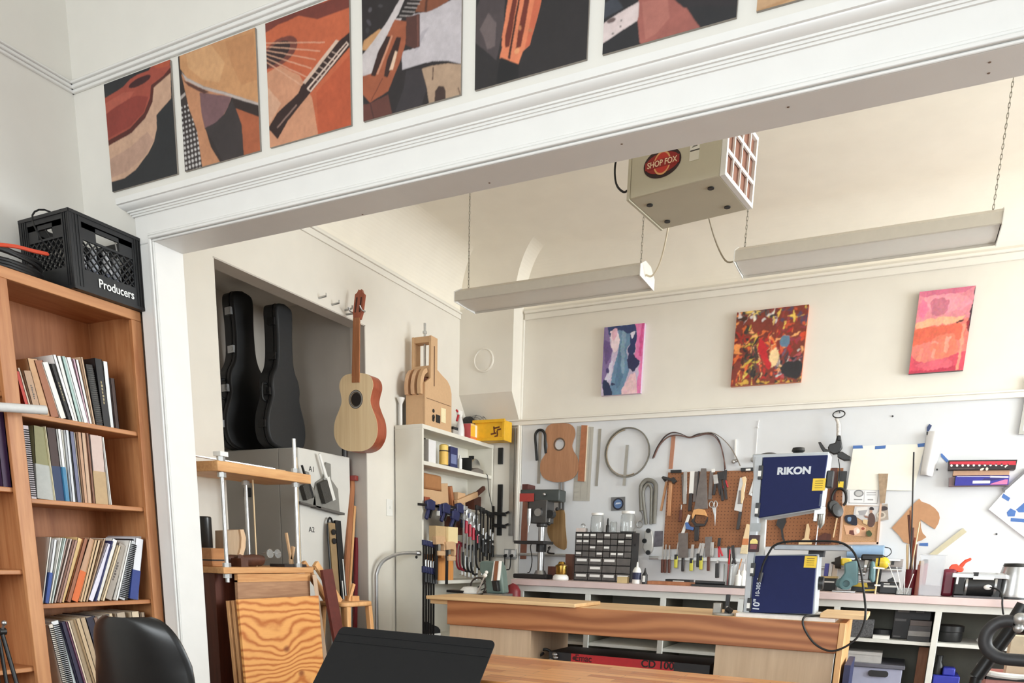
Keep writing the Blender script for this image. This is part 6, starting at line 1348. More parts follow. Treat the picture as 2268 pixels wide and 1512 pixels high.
part(B().lathe([(0,0.043),(0.043,0.043),(0.045,0.05),(0.045,0.10),(0.05,0.104),(0.05,0.11),(0.03,0.122),(0.022,0.14),(0,0.142)],(X(1246,5.56),5.56,z0),n=26),'pot',flat('brass',(176,140,70),0.25,metal=1.0,noise=0.08),gp)
b = B().bb((X(1219,5.75),5.72,z0),(X(1240,5.75),5.80,z0 + 0.10)); solo(b,'brown_block',m_darkwood,'small dark brown block behind the brass glue pot','block')
b = B().bb((X(1254,5.80),5.80,z0),(X(1270,5.80),5.84,z0 + 0.20)); solo(b,'brown_upright_block',flat('warm_brown_block',(118,78,62),0.6),'upright brown block between glue pot and organizer','block')
b = B().bb((X(1369,5.47,1280),5.45,z0),(X(1391,5.47,1280),5.50,z0 + 0.045)); solo(b,'tan_box',flat('tan_card',(206,184,138),0.7),'tiny tan box at the front of the counter below the organizer','box')
t = thing('glue_bottle','white glue bottle with a dark label right of the organizer','bottle',(X(1409,5.47,1280),5.47,CT)); x = X(1410,5.47,1280); part(B().lathe([(0,0),(0.03,0),(0.032,0.005),(0.032,0.09),(0.02,0.115),(0.009,0.12),(0.005,0.155),(0,0.156)],(x,5.47,z0),n=18),'bottle',m_white,t); part(B().lathe([(0.0325,0.03),(0.0325,0.08)],(x,5.47,z0),n=18,cap=False),'label',flat('navy_label',(44,48,78),0.5),t)
t = thing('black_glue_bottle','small black glue bottle with a white label on the counter','bottle',(X(1428,5.47,1280),5.47,CT)); x = X(1428,5.47,1280); part(B().lathe([(0,0),(0.02,0),(0.021,0.005),(0.021,0.065),(0.009,0.085),(0.004,0.115),(0,0.115)],(x,5.47,z0),n=16),'bottle',m_black,t); part(B().bb((x - 0.010,5.447,z0 + 0.015),(x + 0.010,5.449,z0 + 0.06)),'label',m_whiteink,t)
# ---- pegboard with hand tools
def pegmat():
    m,nt,bs = _new('brown_pegboard'); N = nt.nodes; L = nt.links
    tc = N.new('ShaderNodeTexCoord'); mp = N.new('ShaderNodeMapping'); mp.inputs['Scale'].default_value = (40,0,40); L.new(tc.outputs['Object'],mp.inputs['Vector'])
    fr_ = N.new('ShaderNodeVectorMath'); fr_.operation = 'FRACTION'; L.new(mp.outputs['Vector'],fr_.inputs[0])
    d = N.new('ShaderNodeVectorMath'); d.operation = 'DISTANCE'; d.inputs[1].default_value = (0.5,0,0.5); L.new(fr_.outputs[0],d.inputs[0])
    lt = N.new('ShaderNodeMath'); lt.operation = 'LESS_THAN'; lt.inputs[1].default_value = 0.15; L.new(d.outputs['Value'],lt.inputs[0])
    mx = N.new('ShaderNodeMix'); mx.data_type = 'RGBA'; mx.inputs[6].default_value = lin((150,98,62)) + (1,); mx.inputs[7].default_value = lin((92,54,34)) + (1,); L.new(lt.outputs[0],mx.inputs[0]); L.new(mx.outputs[2],bs.inputs['Base Color']); bs.inputs['Roughness'].default_value = 0.6; return m
b = wp(B(),[(1480,1046),(1868,1036),(1862,1206),(1469,1216)],0.006,0.001); solo(b,'pegboard',pegmat(),'brown perforated pegboard covered in hand tools behind the bandsaw','pegboard')
YP2 = YW - 0.008
def tw(pts): return wpts(Q2(pts),YP2)
def tb(b,pa,pb,w,t,t0=0.003,mi=0): return wbar(b,q2(*pa),q2(*pb),w,t,t0,mi,y=YP2)
def tpz(b,pts,t,t0=0.003,mi=0): return wp(b,Q2(pts),t,t0,mi,y=YP2)
m_blade = flat('saw_steel',(112,104,100),0.35,metal=0.75,noise=0.12); m_blade2 = flat('bright_saw_steel',(176,172,168),0.3,metal=0.8); m_dkh = flat('dark_tool_handle',(40,34,34),0.4); m_woodh = wood('tool_handle_wood',(176,122,84),(206,156,112),'z',22)
def tool(name,lab,cat,at_px,parts,group='hand tools on the pegboard'):
    t = thing(name,lab,cat,tuple(at(*q2(*at_px),y=YP2)),group)
    for nm,mt,b in parts: part(b,nm,mt,t,bev=0.0015)
    return t
tool('claw_hammer','claw hammer with a pale wooden handle at the left of the pegboard','hammer',(215,560),[('head',m_cast,tb(tb(B(),(150,545),(250,572),0.02,0.03,0.02),(235,555),(262,590),0.03,0.034,0.018)),('handle',m_woodh,tb(B(),(222,590),(203,884),0.024,0.022,0.02))])
tool('cross_pein_hammer','slim hammer with a brown handle slanting beside the claw hammer','hammer',(165,560),[('head',m_cast,tb(B(),(150,540),(175,575),0.018,0.022,0.004)),('handle',m_woodh,tb(B(),(185,580),(135,840),0.016,0.016,0.004))])
tool('magnet_block','black magnet block at the top left corner of the pegboard','magnet',(265,490),[('block',m_black,tpz(B(),[(222,480),(315,478),(315,505),(222,507)],0.02,0.0))])
tool('flat_file','long grey file hanging left of the white-bladed knife','file',(345,640),[('blade',m_blade2,tb(B(),(350,495),(345,780),0.028,0.005)),('tang',m_blade,tb(B(),(322,520),(330,760),0.012,0.004))])
tool('white_knife','wide white-bladed tool with a black handle on the pegboard','knife',(400,600),[('blade',m_white,tb(B(),(412,490),(400,690),0.034,0.005)),('handle',m_dkh,tb(B(),(400,685),(388,840),0.024,0.02))])
tool('back_saw','dark back saw hanging right of the white-bladed tool','saw',(445,600),[('blade',m_blade,tb(B(),(452,495),(434,760),0.034,0.004)),('back',m_cast,tb(B(),(470,490),(450,720),0.010,0.012))])
tool('hand_saw','large dark hand saw with an orange and black handle on the pegboard','saw',(490,700),[('blade',m_blade,tpz(B(),[(488,465),(535,465),(548,820),(425,830)],0.003,0.014)),('handle',m_dkh,tpz(tpz(B(),[(405,930),(425,880),(440,870),(430,930),(450,950),(520,955),(548,890),(545,930),(520,975),(440,978)],0.026,0.006),[(432,975),(475,975),(466,1105),(430,1105)],0.02,0.006)),('grip',flat('orange_tan_grip',(222,164,104),0.5),tpz(B(),[(426,830),(470,822),(520,830),(545,890),(520,880),(440,872),(418,915),(410,880)],0.028,0.006))])
tool('coping_saw_blade','dark saw with a white tag hanging right of the large hand saw','saw',(590,600),[('blade',m_blade,tb(B(),(582,490),(566,740),0.028,0.004)),('tag',m_white,tb(B(),(596,470),(596,500),0.026,0.008))])
tool('pliers','black pliers with grey jaws at the top of the pegboard','pliers',(620,600),[('handle',m_dkh,tb(tb(B(),(615,600),(600,700),0.02,0.014),(640,600),(660,700),0.018,0.014)),('jaws',m_blade2,tb(B(),(616,520),(622,602),0.035,0.016))])
tool('end_nippers','black end nippers hanging right of the pliers','pliers',(665,600),[('jaws',m_cast,tpz(B(),[(630,500),(690,490),(700,560),(650,570)],0.02)),('handle',m_dkh,tb(tb(B(),(655,560),(680,750),0.02,0.014),(690,560),(712,740),0.018,0.014))])
tool('cutters','slim black cutters with small red grips on the pegboard','cutters',(705,560),[('jaws',m_cast,tb(B(),(705,480),(700,570),0.02,0.014)),('handle',m_redt,tb(tb(B(),(698,570),(685,640),0.010,0.010),(705,570),(725,632),0.010,0.010))])
pt = [at(*q2(x,y),y=YP2 - 0.012) for x,y in ((560,780),(578,756),(598,775),(592,805),(570,806))]
pt2 = [at(*q2(x,y),y=YP2 - 0.012) for x,y in ((602,780),(614,752),(630,770),(624,806),(606,804))]
tool('scissors','small silver scissors hanging point down on the pegboard','scissors',(600,850),[('finger_loop',m_zinc,B().tube(spline(pt,4,True),0.004,6,True)),('finger_loop',m_zinc,B().tube(spline(pt2,4,True),0.004,6,True)),('blade',m_steel,tpz(B(),[(585,810),(622,806),(618,880),(612,975),(602,880)],0.004,0.010))])
tool('japanese_saw','wide pale pull saw with a dark handle on the right of the pegboard','saw',(840,700),[('blade',m_blade2,tpz(B(),[(832,545),(892,548),(845,850),(778,835)],0.003,0.010)),('handle',m_dkh,tb(B(),(836,848),(812,1005),0.022,0.022,0.006)),('spine',m_blade,tb(B(),(845,660),(832,778),0.036,0.008,0.013))])
tool('wooden_spreader','pale wooden spreader hanging over the pull saw','spreader',(865,600),[('body',m_spruce,tpz(B(),[(848,545),(880,535),(890,570),(872,640),(870,720),(850,780),(838,770),(842,650),(858,600)],0.008,0.016))])
tool('awl','dark red handled awl hanging at the left middle of the pegboard','awl',(310,860),[('handle',m_darkwood,tb(B(),(312,830),(304,935),0.02,0.02)),('shaft',m_steel,tb(B(),(316,785),(313,832),0.008,0.008))])
tool('marking_gauge','white rod with a blue clamp slanting across the pegboard','gauge',(365,960),[('rod',m_white,tb(B(),(386,875),(325,1040),0.022,0.016,0.012)),('clamp',flat('blue_enamel',(70,106,168),0.4),tpz(B(),[(350,945),(372,940),(392,975),(425,985),(420,1012),(360,1002)],0.03,0.006))])
tool('paint_brush','wide pale paint brush with an orange band left of the bandsaw','brush',(870,1100),[('handle',m_spruce,tpz(B(),[(890,955),(915,960),(915,1030),(908,1085),(858,1085),(872,1030)],0.014,0.012)),('ferrule',flat('orange_band',(206,126,70),0.4),tpz(B(),[(857,1085),(910,1085),(904,1140),(848,1140)],0.018,0.010)),('bristles',flat('cream_bristles',(228,212,176),0.8,noise=0.15,scale=150),tpz(B(),[(848,1140),(904,1140),(896,1220),(832,1216)],0.016,0.011))])
tool('magnet_block','black and white magnet block at the upper right of the pegboard','magnet',(900,475),[('block',m_black,tpz(B(),[(840,462),(955,458),(955,490),(840,494)],0.02,0.0)),('label',m_white,tpz(B(),[(882,468),(925,466),(925,484),(882,486)],0.002,0.0205))])
tool('try_square','steel try square half hidden by the bandsaw column','square',(930,620),[('blade',m_blade2,tb(B(),(962,560),(918,700),0.02,0.004)),('stock',m_zinc,tb(B(),(925,690),(945,702),0.02,0.012))])
# bent binding strips
for k,(pts,c,lab) in enumerate(((((60,378),(95,290),(150,205),(200,162),(250,147),(310,160),(385,190),(450,166),(520,153),(590,162),(640,205),(672,300),(690,380),(695,480)),(66,44,40),'dark bent binding strip shaped like a moustache, outermost'),(((70,370),(120,262),(190,192),(255,172),(320,178),(385,194),(460,178),(540,160),(610,186),(660,262),(684,360),(704,470)),(104,70,60),'brown bent binding strip nested inside the outer dark strip'),(((480,158),(580,150),(660,190),(740,270),(800,370),(832,442)),(120,108,96),'grey-brown bent strip curving down to the right'))):
    P_ = spline([at(*q2(x,y),y=YW - 0.02 - 0.006 * k) for x,y in pts],4)
    b = B(); rs = []
    for i,p in enumerate(P_):
        d = (P_[min(i + 1,len(P_) - 1)] - P_[max(i - 1,0)]).normalized(); n_ = Vector((-d.z,0,d.x)); rs.append([p + n_ * a + Vector((0,c2,0)) for a,c2 in ((-0.0025,-0.006),(0.0025,-0.006),(0.0025,0.014),(-0.0025,0.014))])
    b.rings(rs); solo(b,'binding_strip',flat('binding_%d' % k,c,0.5),lab,'strip','bent binding strips')
hung(wbar(B(),q2(246,182),q2(220,470),0.03,0.006),'wood_strip',flat('red_tan_strip',(176,122,96),0.5),'red-tan wooden strip hanging below the bent binding strips','strip')
t = thing('hand_vise','small pale T-handled tool hanging right of the binding strips','tool',tuple(at(*q2(790,350),y=YW))); part(wbar(B(),q2(795,210),q2(790,390),0.012,0.012),'shaft',m_white,t); part(B().sph(at(*q2(775,405),y=YW - 0.018),0.016).sph(at(*q2(800,396),y=YW - 0.018),0.014),'knob',m_zinc,t)
t = thing('pull_cord','thin white cord with a round bob hanging on the wall above the bandsaw','cord',tuple(at(*q2(965,390),y=YW))); part(B().tube([at(*q2(1000,40),y=YW - 0.006),at(*q2(988,100),y=YW - 0.006),at(*q2(968,385),y=YW - 0.006)],0.0025,6).sph(at(*q2(988,103),y=YW - 0.006),0.007),'cord',m_white,t); part(B().sph(at(*q2(948,388),y=YW - 0.02),0.02),'bob',m_zinc,t)
# ---- magnetic rack with chisels and files
zr = zc2
rk = solo(B().bb((X(1462,5.96),5.945,zr - 0.012),(X(1655,5.96),5.962,zr + 0.012)),'tool_rack',m_zinc,'slim steel tool rack under the pegboard holding chisels','tool rack')
R_ = lambda x,y: (1430 + x / 8.4,1180 + y / 8.4)
m_yh = flat('yellow_black_handle',(206,200,70),0.4)
def rbar(b,pa,pb,w,t=0.006,y=5.93):
    a,c = at(*R_(*pa),y=y),at(*R_(*pb),y=y); return b.bar(a,c,w,t,up=(0,1,0))
for k,(hx,hy0,hy1,bx_,by,bw,mt,hw,lab) in enumerate((
    (312,490,740,330,215,0.010,m_darkwood,0.020,'dark-handled chisel, first from the left on the steel rack'),(366,490,740,380,215,0.010,m_darkwood,0.020,'dark-handled chisel, second from the left on the steel rack'),(440,490,745,446,230,0.010,m_darkwood,0.020,'dark-handled chisel, third from the left on the steel rack'),
    (565,430,650,608,170,0.008,m_yh,0.026,'yellow and black handled chisel, leftmost of the yellow ones'),(695,460,715,700,0,0.075,m_dkh,0.022,'dark-handled tool with the widest steel plate on the rack'),(850,500,705,880,215,0.022,m_yh,0.026,'yellow and black handled chisel, middle of the yellow ones'),
    (975,380,635,1030,190,0.018,m_black,0.022,'black-handled chisel slanting on the rack'),(1030,450,680,1080,190,0.022,m_yh,0.026,'yellow and black handled chisel, rightmost of the yellow ones'),(1170,440,705,1170,70,0.052,m_darkwood,0.022,'dark-handled tool with a wide brown plate on the rack'),(1230,420,440,1240,170,0.026,m_zinc,0.02,'short grey scraper on the rack'),(1335,560,835,1345,500,0.012,m_dkbox,0.030,'thick charcoal-handled tool hanging lowest on the rack'))):
    t = thing('chisel',lab,'chisel',tuple(at(*R_(hx,hy0),y=5.93)),'chisels on the steel rack'); part(rbar(B(),(bx_,by),(hx,hy0),bw,0.003),'blade',m_blade if bw > 0.04 else m_blade2,t)
    part(rbar(B(),(hx,hy0),(hx - 6,hy1),hw,0.018),'handle',mt,t,bev=0.005)
    if mt == m_yh: part(rbar(B(),(hx,hy0 - 30),(hx - 1,hy0 + 60),hw * 0.8,0.02),'collar',m_black,t)
for k,(pa,pb,pc,pd,mt,lab) in enumerate((((1375,90),(1360,250),(1365,450),(1430,430),m_redt,'red-handled pliers at the right end of the steel rack'),((1545,250),(1555,470),(1530,640),(1580,640),m_woodh,'brown-handled pliers hanging right of the red ones'),((1620,230),(1640,470),(1600,620),(1680,600),m_dkh,'dark pliers at the far right end of the rack'))):
    t = thing('rack_pliers',lab,'pliers',tuple(at(*R_(*pb),y=5.93)),'pliers on the steel rack'); part(rbar(B(),pa,pb,0.022,0.014),'jaws',m_cast,t,bev=0.002); part(rbar(rbar(B(),pb,pc,0.014,0.012),pb,pd,0.014,0.012),'handle',mt,t,bev=0.003)
# ---- counter clutter in front of the rack
z0 = CT + 0.001
b = B().bb((X(1436,5.55,1285),5.48,z0),(X(1535,5.55,1285),5.66,z0 + 0.022)); solo(b,'brown_board',m_cedar,'flat brown board lying on the counter below the chisels','board')
b = B().bb((X(1522,5.55,1285),5.45,z0 + 0.0225),(X(1535,5.55,1285),5.5,z0 + 0.026)).bb((X(1521,5.5,1290),5.43,z0),(X(1652,5.5,1290),5.47,z0 + 0.024)).bb((X(1521,5.5,1290),5.43,z0),(X(1620,5.5,1290),5.62,z0 + 0.012)).cyl((X(1523,5.5,1290),5.46,z0 + 0.03),(X(1600,5.5,1290),5.47,z0 + 0.03),0.012,n=10)
b = B().bb((X(1537,5.5,1290),5.43,z0),(X(1652,5.5,1290),5.62,z0 + 0.014)).cyl((X(1540,5.5,1290),5.50,z0 + 0.028),(X(1605,5.5,1290),5.51,z0 + 0.026),0.013,n=10); solo(b,'black_tray',m_dkbox,'long black tray lying along the counter front beside the bandsaw','tray')
t = thing('black_case','black flat case with a white label on the counter','case',(X(1503,5.75,1275),5.78,CT)); part(B().bb((X(1475,5.75,1275),5.74,z0),(X(1530,5.75,1275),5.86,z0 + 0.035)),'case',m_black,t); part(B().bb((X(1491,5.74,1275),5.738,z0 + 0.006),(X(1516,5.74,1275),5.74,z0 + 0.026)),'label',m_white,t)
jr = thing('tool_jar','clear jar of pencils and files on the counter left of the bandsaw','jar',(X(1618,5.6,1280),5.6,CT)); x = X(1618,5.6,1280); part(B().lathe([(0,0.003),(0.05,0),(0.055,0.16),(0.052,0.16),(0.047,0.006),(0,0.006)],(x,5.6,z0),n=22),'glass',m_glass,jr)
for k in range(9):
    a = k * 2.1; mt = (m_woodh,m_zinc,m_dkh,m_redt,m_spruce)[k % 5]; b = B().cyl((x + 0.03 * math.cos(a),5.6 + 0.03 * math.sin(a),z0 + 0.01),(x + 0.055 * math.cos(a) + 0.01,5.6 + 0.045 * math.sin(a),z0 + 0.20 + 0.03 * (k % 3)),0.005,n=8)
    solo(b,'pencil',mt,f'pencil or small file standing in the clear jar beside the bandsaw','pencil','pencils in the clear jar')
for k,(px,h) in enumerate(((1634,0.11),(1642,0.15))):
    x = X(px,5.5,1285); b = B().lathe([(0,0),(0.022,0),(0.023,0.01),(0.023,h * 0.6),(0.008,h * 0.72),(0.004,h),(0,h)],(x,5.51 + 0.05 * k,z0 + (0.0145)),n=16); solo(b,'white_glue_bottle',m_white,('shorter white glue bottle left of the bandsaw column','taller white glue bottle next to the bandsaw column')[k],'bottle','white glue bottles by the bandsaw')
# ================================================================== FAR WALL, RIGHT HALF
m_tape = flat('blue_masking_tape',(74,112,176),0.7,noise=0.08)
m_sheet = flat('cream_paper_sheet',(240,237,226),0.8,noise=0.015)
m_kraft = flat('kraft_cardboard',(186,140,104),0.8,noise=0.06)
m_wpaper = flat('white_paper',(240,240,242),0.8,noise=0.015)
hung(wp(B(),Q3([(297,288),(818,272),(735,612),(248,605)]),0.003,0.009),'paper_sheet',m_sheet,'large cream paper sheet taped to the wall with three blue tapes','paper')
for k,pts in enumerate(([(294,284),(362,282),(367,305),(291,307)],[(455,287),(533,282),(529,306),(452,311)],[(762,271),(816,266),(812,292),(766,296)])): hung(wp(B(),Q3(pts),0.0006,0.0125),'tape_strip',m_tape,('blue tape at the left top corner of the cream sheet','blue tape in the middle of the cream sheet top','blue tape at the right top corner of the cream sheet')[k],'tape','blue tapes on the cream sheet')
cf = thing('certificate','white printed certificate pinned to the corkboard under the cream sheet','certificate',tuple(at(*q3(370,650),y=YW)))
part(wp(B(),Q3([(258,580),(505,570),(488,722),(246,718)]),0.0012,0.0065),'sheet',m_wpaper,cf)
b = B(); 
for pts in ([(262,700),(470,704),(471,708),(262,704)],[(262,612),(266,612),(266,704),(262,704)],[(478,600),(482,600),(471,706),(467,706)],[(376,615),(378,615),(374,695),(372,695)],[(300,672),(360,673),(360,681),(300,680)],[(400,674),(440,675),(440,682),(400,681)],[(392,640),(460,640),(460,644),(392,644)],[(392,625),(460,625),(460,629),(392,629)]): wp(b,Q3(pts),0.0004,0.0078,col=(150,150,152))
wp(b,Q3(ell(335,632,36,26,0)),0.0004,0.0078,col=(140,140,142)); wp(b,Q3(ell(335,632,26,18,0)),0.0004,0.0083,col=(196,196,196)); part(b,'print',m_print,cf)
ck = thing('corkboard','small framed corkboard with pinned pictures to the right of the pegboard','corkboard',tuple(at(*q3(350,870),y=YW)))
part(wp(B(),Q3([(222,700),(500,705),(475,998),(192,1000)]),0.005,0.0005),'cork',flat('cork',(192,150,112),0.9,noise=0.15,scale=160),ck)
for pts in ([(216,700),(232,700),(206,1003),(188,1003)],[(488,705),(504,705),(480,1000),(464,1000)],[(192,986),(478,986),(477,1003),(190,1005)]): part(wp(B(),Q3(pts),0.012,0.0005),'frame_rail',flat('pale_pink_wood_frame',(214,176,150),0.5,noise=0.05),ck)
def card(name,lab,cat,pts,base,polys,t0=0.006,group='pictures on the corkboard'):
    b = wp(B(),Q3(pts),0.001,t0,col=base)
    for k,(c,p) in enumerate(polys): wp(b,Q3(p),0.0003,t0 + 0.0011 + 0.0003 * k,col=c)
    return solo(b,name,m_print,lab,cat,group)
card('photo_print','pale photo of a person in a dark hat and brown coat on the corkboard','photo',[(306,726),(488,724),(455,840),(440,875),(296,790)],(206,204,206),[((232,228,224),[(320,735),(400,730),(400,790),(310,785)]),((170,168,172),[(330,760),(400,750),(380,790),(340,790)]),((196,156,136),sm([(415,752),(432,748),(434,775),(418,785)],2)),((46,40,44),sm([(412,748),(420,732),(440,734),(446,750),(430,753)],3)),((92,66,60),sm([(408,790),(430,772),(452,800),(452,850),(430,876),(400,860)],3)),((150,110,96),[(372,790),(404,800),(402,812),(380,806)]),((226,196,150),[(364,820),(402,825),(396,860),(368,850)])],0.0065)
card('photo_print','small photo of a grey coil tacked to the right edge of the corkboard','photo',[(490,718),(545,706),(552,822),(455,840)],(170,158,146),[((60,50,52),sm([(490,735),(520,724),(545,735),(540,752),(500,758)],3)),((206,196,182),ell(498,790,34,26,0)),((140,128,116),ell(498,788,22,16,0))],0.0095)
card('navy_patch','dark navy card with a pale blue spot on the corkboard','card',[(p[0],p[1]) for p in sm([(232,800),(262,788),(315,795),(322,862),(280,858),(240,838)],3)],(34,36,52),[((120,150,186),sm([(255,806),(280,806),(276,835),(256,832)],3))],0.0125)
card('cutout_picture','ragged peach coloured cutout picture low on the corkboard','cutout',[(225,858),(268,868),(330,856),(388,880),(384,945),(300,940),(262,930),(244,932)],(226,176,140),[((110,60,52),[(268,900),(320,900),(300,938),(264,925)]),((240,206,190),sm([(300,890),(330,880),(335,920),(305,930)],3)),((246,236,226),ell(330,905,13,18,0)),((150,70,50),ell(366,888,12,10,0))],0.0065)
hung(wp(B(),Q3(sm([(390,916),(412,900),(432,925),(420,945),(398,940)],3)),0.02,0.0065),'green_pin',flat('olive_green_blob',(74,84,50),0.7),'dark green round pin at the lower right of the corkboard','pin')
hung(wp(B(),Q3([(478,488),(550,488),(526,704),(490,704)]),0.006,0.0135),'picture_strip',flat('brown_grey_strip',(164,140,114),0.6,noise=0.25,scale=30),'narrow brown picture strip hanging over the cream sheet edge','strip')
t = thing('paper_roll','long white paper scroll hanging from a blue and black clip','paper roll',tuple(at(*q3(870,350),y=YW)))
P0,P1,P2_,P3_ = [at(*q3(*c),y=YW) for c in ((830,185),(968,190),(872,512),(780,500))]
b = B(); rows_ = []
for i in range(9):
    f = i / 8; a,c = P0.lerp(P3_,f),P1.lerp(P2_,f); rows_.append([a.lerp(c,j / 12) + Vector((0,-0.012 - 0.045 * math.sin(PI * j / 12) ** 0.8,0)) for j in range(13)])
b.add([p for r in rows_ for p in r],[(i * 13 + j,i * 13 + j + 1,(i + 1) * 13 + j + 1,(i + 1) * 13 + j) for i in range(8) for j in range(12)]); o = part(b,'sheet',m_wpaper,t,smooth=80); md = o.modifiers.new('thickness','SOLIDIFY'); md.thickness = 0.001
part(wp(B(),Q3([(828,185),(850,185),(850,208),(828,208)]),0.02,0.008),'clip',m_black,t); part(wp(B(),Q3([(832,150),(848,126),(868,138),(850,172),(840,185),(830,180)]),0.001,0.004),'tape',flat('dark_blue_tape',(60,72,110),0.7),t)
hung(wp(B(),Q3([(932,345),(940,340),(992,395),(975,408),(935,365)]),0.001,0.0015),'tape_strip',m_tape,'blue tape beside the red dotted box on the wall','tape')
def wall_box(name,lab,pts,d,col,marks):
    b = wp(B(),Q3(pts),d,0.0005,col=col)
    for k,(c,p) in enumerate(marks): wp(b,Q3(p),0.0008,d + 0.0006,col=c)
    return solo(b,name,m_print,lab,'box','long boxes on the wall',bev=0.001)
wall_box('long_box','long red and black box with a row of white dots on the wall',[(988,396),(1484,392),(1470,462),(984,466)],0.075,(44,30,34),[((196,44,62),[(1000,400),(1480,395),(1478,412),(1480,425),(996,420)])] + [((240,236,232),ell(1010 + 40.6 * k,429 - 0.5 * k,9,9,0,10)) for k in range(10)] + [((236,214,196),ell(1232,456,17,8,-25,10)),((236,214,196),ell(1268,454,12,10,-60,10)),((240,226,210),line((1398,442),(1424,418),10)),((120,100,100),line((1000,452),(1180,449),2.5))])
wall_box('long_box','plain tan box between the red and the blue long boxes',[(1022,470),(1430,466),(1426,502),(1018,506)],0.055,(190,150,122),[])
wall_box('long_box','long blue box with a white label and pink end on the wall',[(1040,508),(1428,504),(1420,572),(1030,578)],0.06,(52,50,150),[((240,238,246),line((1050,510),(1300,510),4)),((236,232,240),line((1290,510),(1425,512),12)),((44,38,110),[(1250,522),(1420,518),(1300,540),(1230,538)]),((236,236,240),[(1165,540),(1292,538),(1290,558),(1163,560)]),((222,120,166),[(1300,560),(1400,530),(1420,530),(1416,566),(1290,568)])])
hung(wp(B(),Q3([(992,520),(1030,512),(1028,575),(1430,568),(1428,578),(990,584)]),0.045,0.0005),'wall_bracket',flat('mauve_grey_bracket',(132,110,112),0.6),'mauve-grey tray under the long blue box','tray')
ol = [(776,670),(790,690),(850,712),(890,740),(918,775),(925,810),(915,850),(890,892),(850,868),(785,822),(788,880),(800,920),(828,950),(790,975),(700,1000),(660,985),(630,940),(574,882),(660,790),(720,720)]
hung(wp(B(),Q3(ol),0.004,0.002),'cardboard_template',m_kraft,'curved kraft cardboard template on the white wall behind the brush jar','template')
hung(wp(B(),Q3([(777,994),(840,992),(840,1016),(776,1012)]),0.0006,0.0015),'tape_strip',m_tape,'short blue tape under the cardboard template','tape')
hung(wbar(B(),q3(862,1088),q3(1108,898),0.035,0.008,0.002),'paint_stick',flat('pale_olive_stick',(198,190,162),0.6),'pale paint stick slanting up the white wall','stick')
t = thing('taped_drawing','white board with blue tape pieces hung at an angle, right edge','drawing',tuple(at(*q3(1420,780),y=YW)))
part(wp(B(),Q3([(1280,748),(1395,618),(1620,420),(1900,700),(1620,1010),(1480,905)]),0.012,0.001),'board',m_wpaper,t)
for pts in ([(1388,632),(1438,665),(1425,690),(1375,660)],[(1412,770),(1440,740),(1480,760),(1470,800),(1420,800)],[(1480,750),(1538,700),(1600,720),(1590,770),(1500,770)],[(1442,810),(1620,822),(1620,850),(1440,836)]): part(wp(B(),Q3(pts),0.0008,0.0135),'tape',m_tape,t)
part(wp(wp(B(),Q3([(1388,600),(1400,612),(1560,460),(1552,448)]),0.014,0.001),Q3([(1378,596),(1386,590),(1402,622),(1394,628)]),0.014,0.001),'edge',flat('grey_edge',(120,118,120),0.5),t)
t = thing('framed_picture','silver framed picture cut off by the right edge of the photo','picture',tuple(at(*q3(1560,100),y=YW))); a = wpts([q3(1495,205)])[0]; c = wpts([q3(1530,-20)])[0]
part(B(wmat()).bb((a[0],a[1],0.0005),(a[0] + 0.02,a[1] + 0.34,0.02)).bb((a[0] + 0.0201,a[1],0.0005),(a[0] + 0.3399,a[1] + 0.02,0.0199)).bb((a[0] + 0.34,a[1],0.0005),(a[0] + 0.36,a[1] + 0.34,0.02)).bb((a[0] + 0.0201,a[1] + 0.32,0.0005),(a[0] + 0.3399,a[1] + 0.34,0.0199)),'frame',m_alu,t); part(B(wmat()).bb((a[0] + 0.02,a[1] + 0.02,0.0005),(a[0] + 0.34,a[1] + 0.32,0.008)),'picture',flat('pale_blue_grey_print',(206,212,222),0.3),t)
for k,(x,y) in enumerate(((1338,928),(905,458),(582,70))): hung(wp(B(),Q3(ell(x,y,7,7,0,10)),0.006,0.0005),'push_pin',m_dkbox,('dark pin in the bare white wall below the taped drawing','dark pin at the foot of the white paper scroll','dark pin high on the wall above the cream sheet')[k],'pin','dark pins on the wall')
# clip-on light on its hook, ear defenders, slats
t = thing('clip_light','black clip light with two flaps hanging from a ring on the far wall','clip light',tuple(at(1862,985,y=5.9))); yk = 5.93
c = at(1858,917,y=yk); part(B().tube([c + Vector((0.038 * math.cos(a),0.02 * math.sin(a),0.026 * math.sin(a))) for a in [2 * PI * i / 24 for i in range(24)]],0.004,6,True).cyl(c + Vector((0,0,0.02)),c + Vector((0,0.068,0.02)),0.004,n=8),'hook_ring',m_black,t)
part(B().tube(spline([at(1852,925,y=yk),at(1857,940,y=yk),at(1857,968,y=yk)]),[0.011] * 6 + [0.014] * 6 + [0.009],10),'bag_strap',flat('crumpled_clear_bag',(206,202,196),0.3,noise=0.25,scale=80),t)
part(wp(wp(B(),Q3([(112,300),(125,275),(165,268),(178,215),(205,212),(210,260),(216,300),(190,345),(150,350),(118,330)]),0.05,0,y=yk + 0.02),Q3([(178,215),(205,212),(207,250),(180,255)]),0.055,0,y=yk + 0.02),'body',m_black,t,bev=0.006); part(wp(B(),Q3([(40,262),(58,258),(95,310),(130,320),(120,345),(82,338),(62,310)]),0.04,0,y=yk + 0.01),'flap',m_black,t,bev=0.004); part(wp(B(),Q3([(180,340),(215,330),(280,370),(275,392),(230,396),(182,372)]),0.05,0,y=yk + 0.005),'flap',m_black,t,bev=0.004)
part(B().tube(spline([at(*q3(x,y),y=yk) for x,y in ((186,380),(195,430),(197,500),(192,560))]),0.003,6),'cord',m_rubber,t)
hung(wp(B(),Q3([(140,446),(182,446),(158,800),(112,800)]),0.012,0.001),'dark_batten',m_darkwood,'dark brown wooden batten on the wall right of the bandsaw','slat')
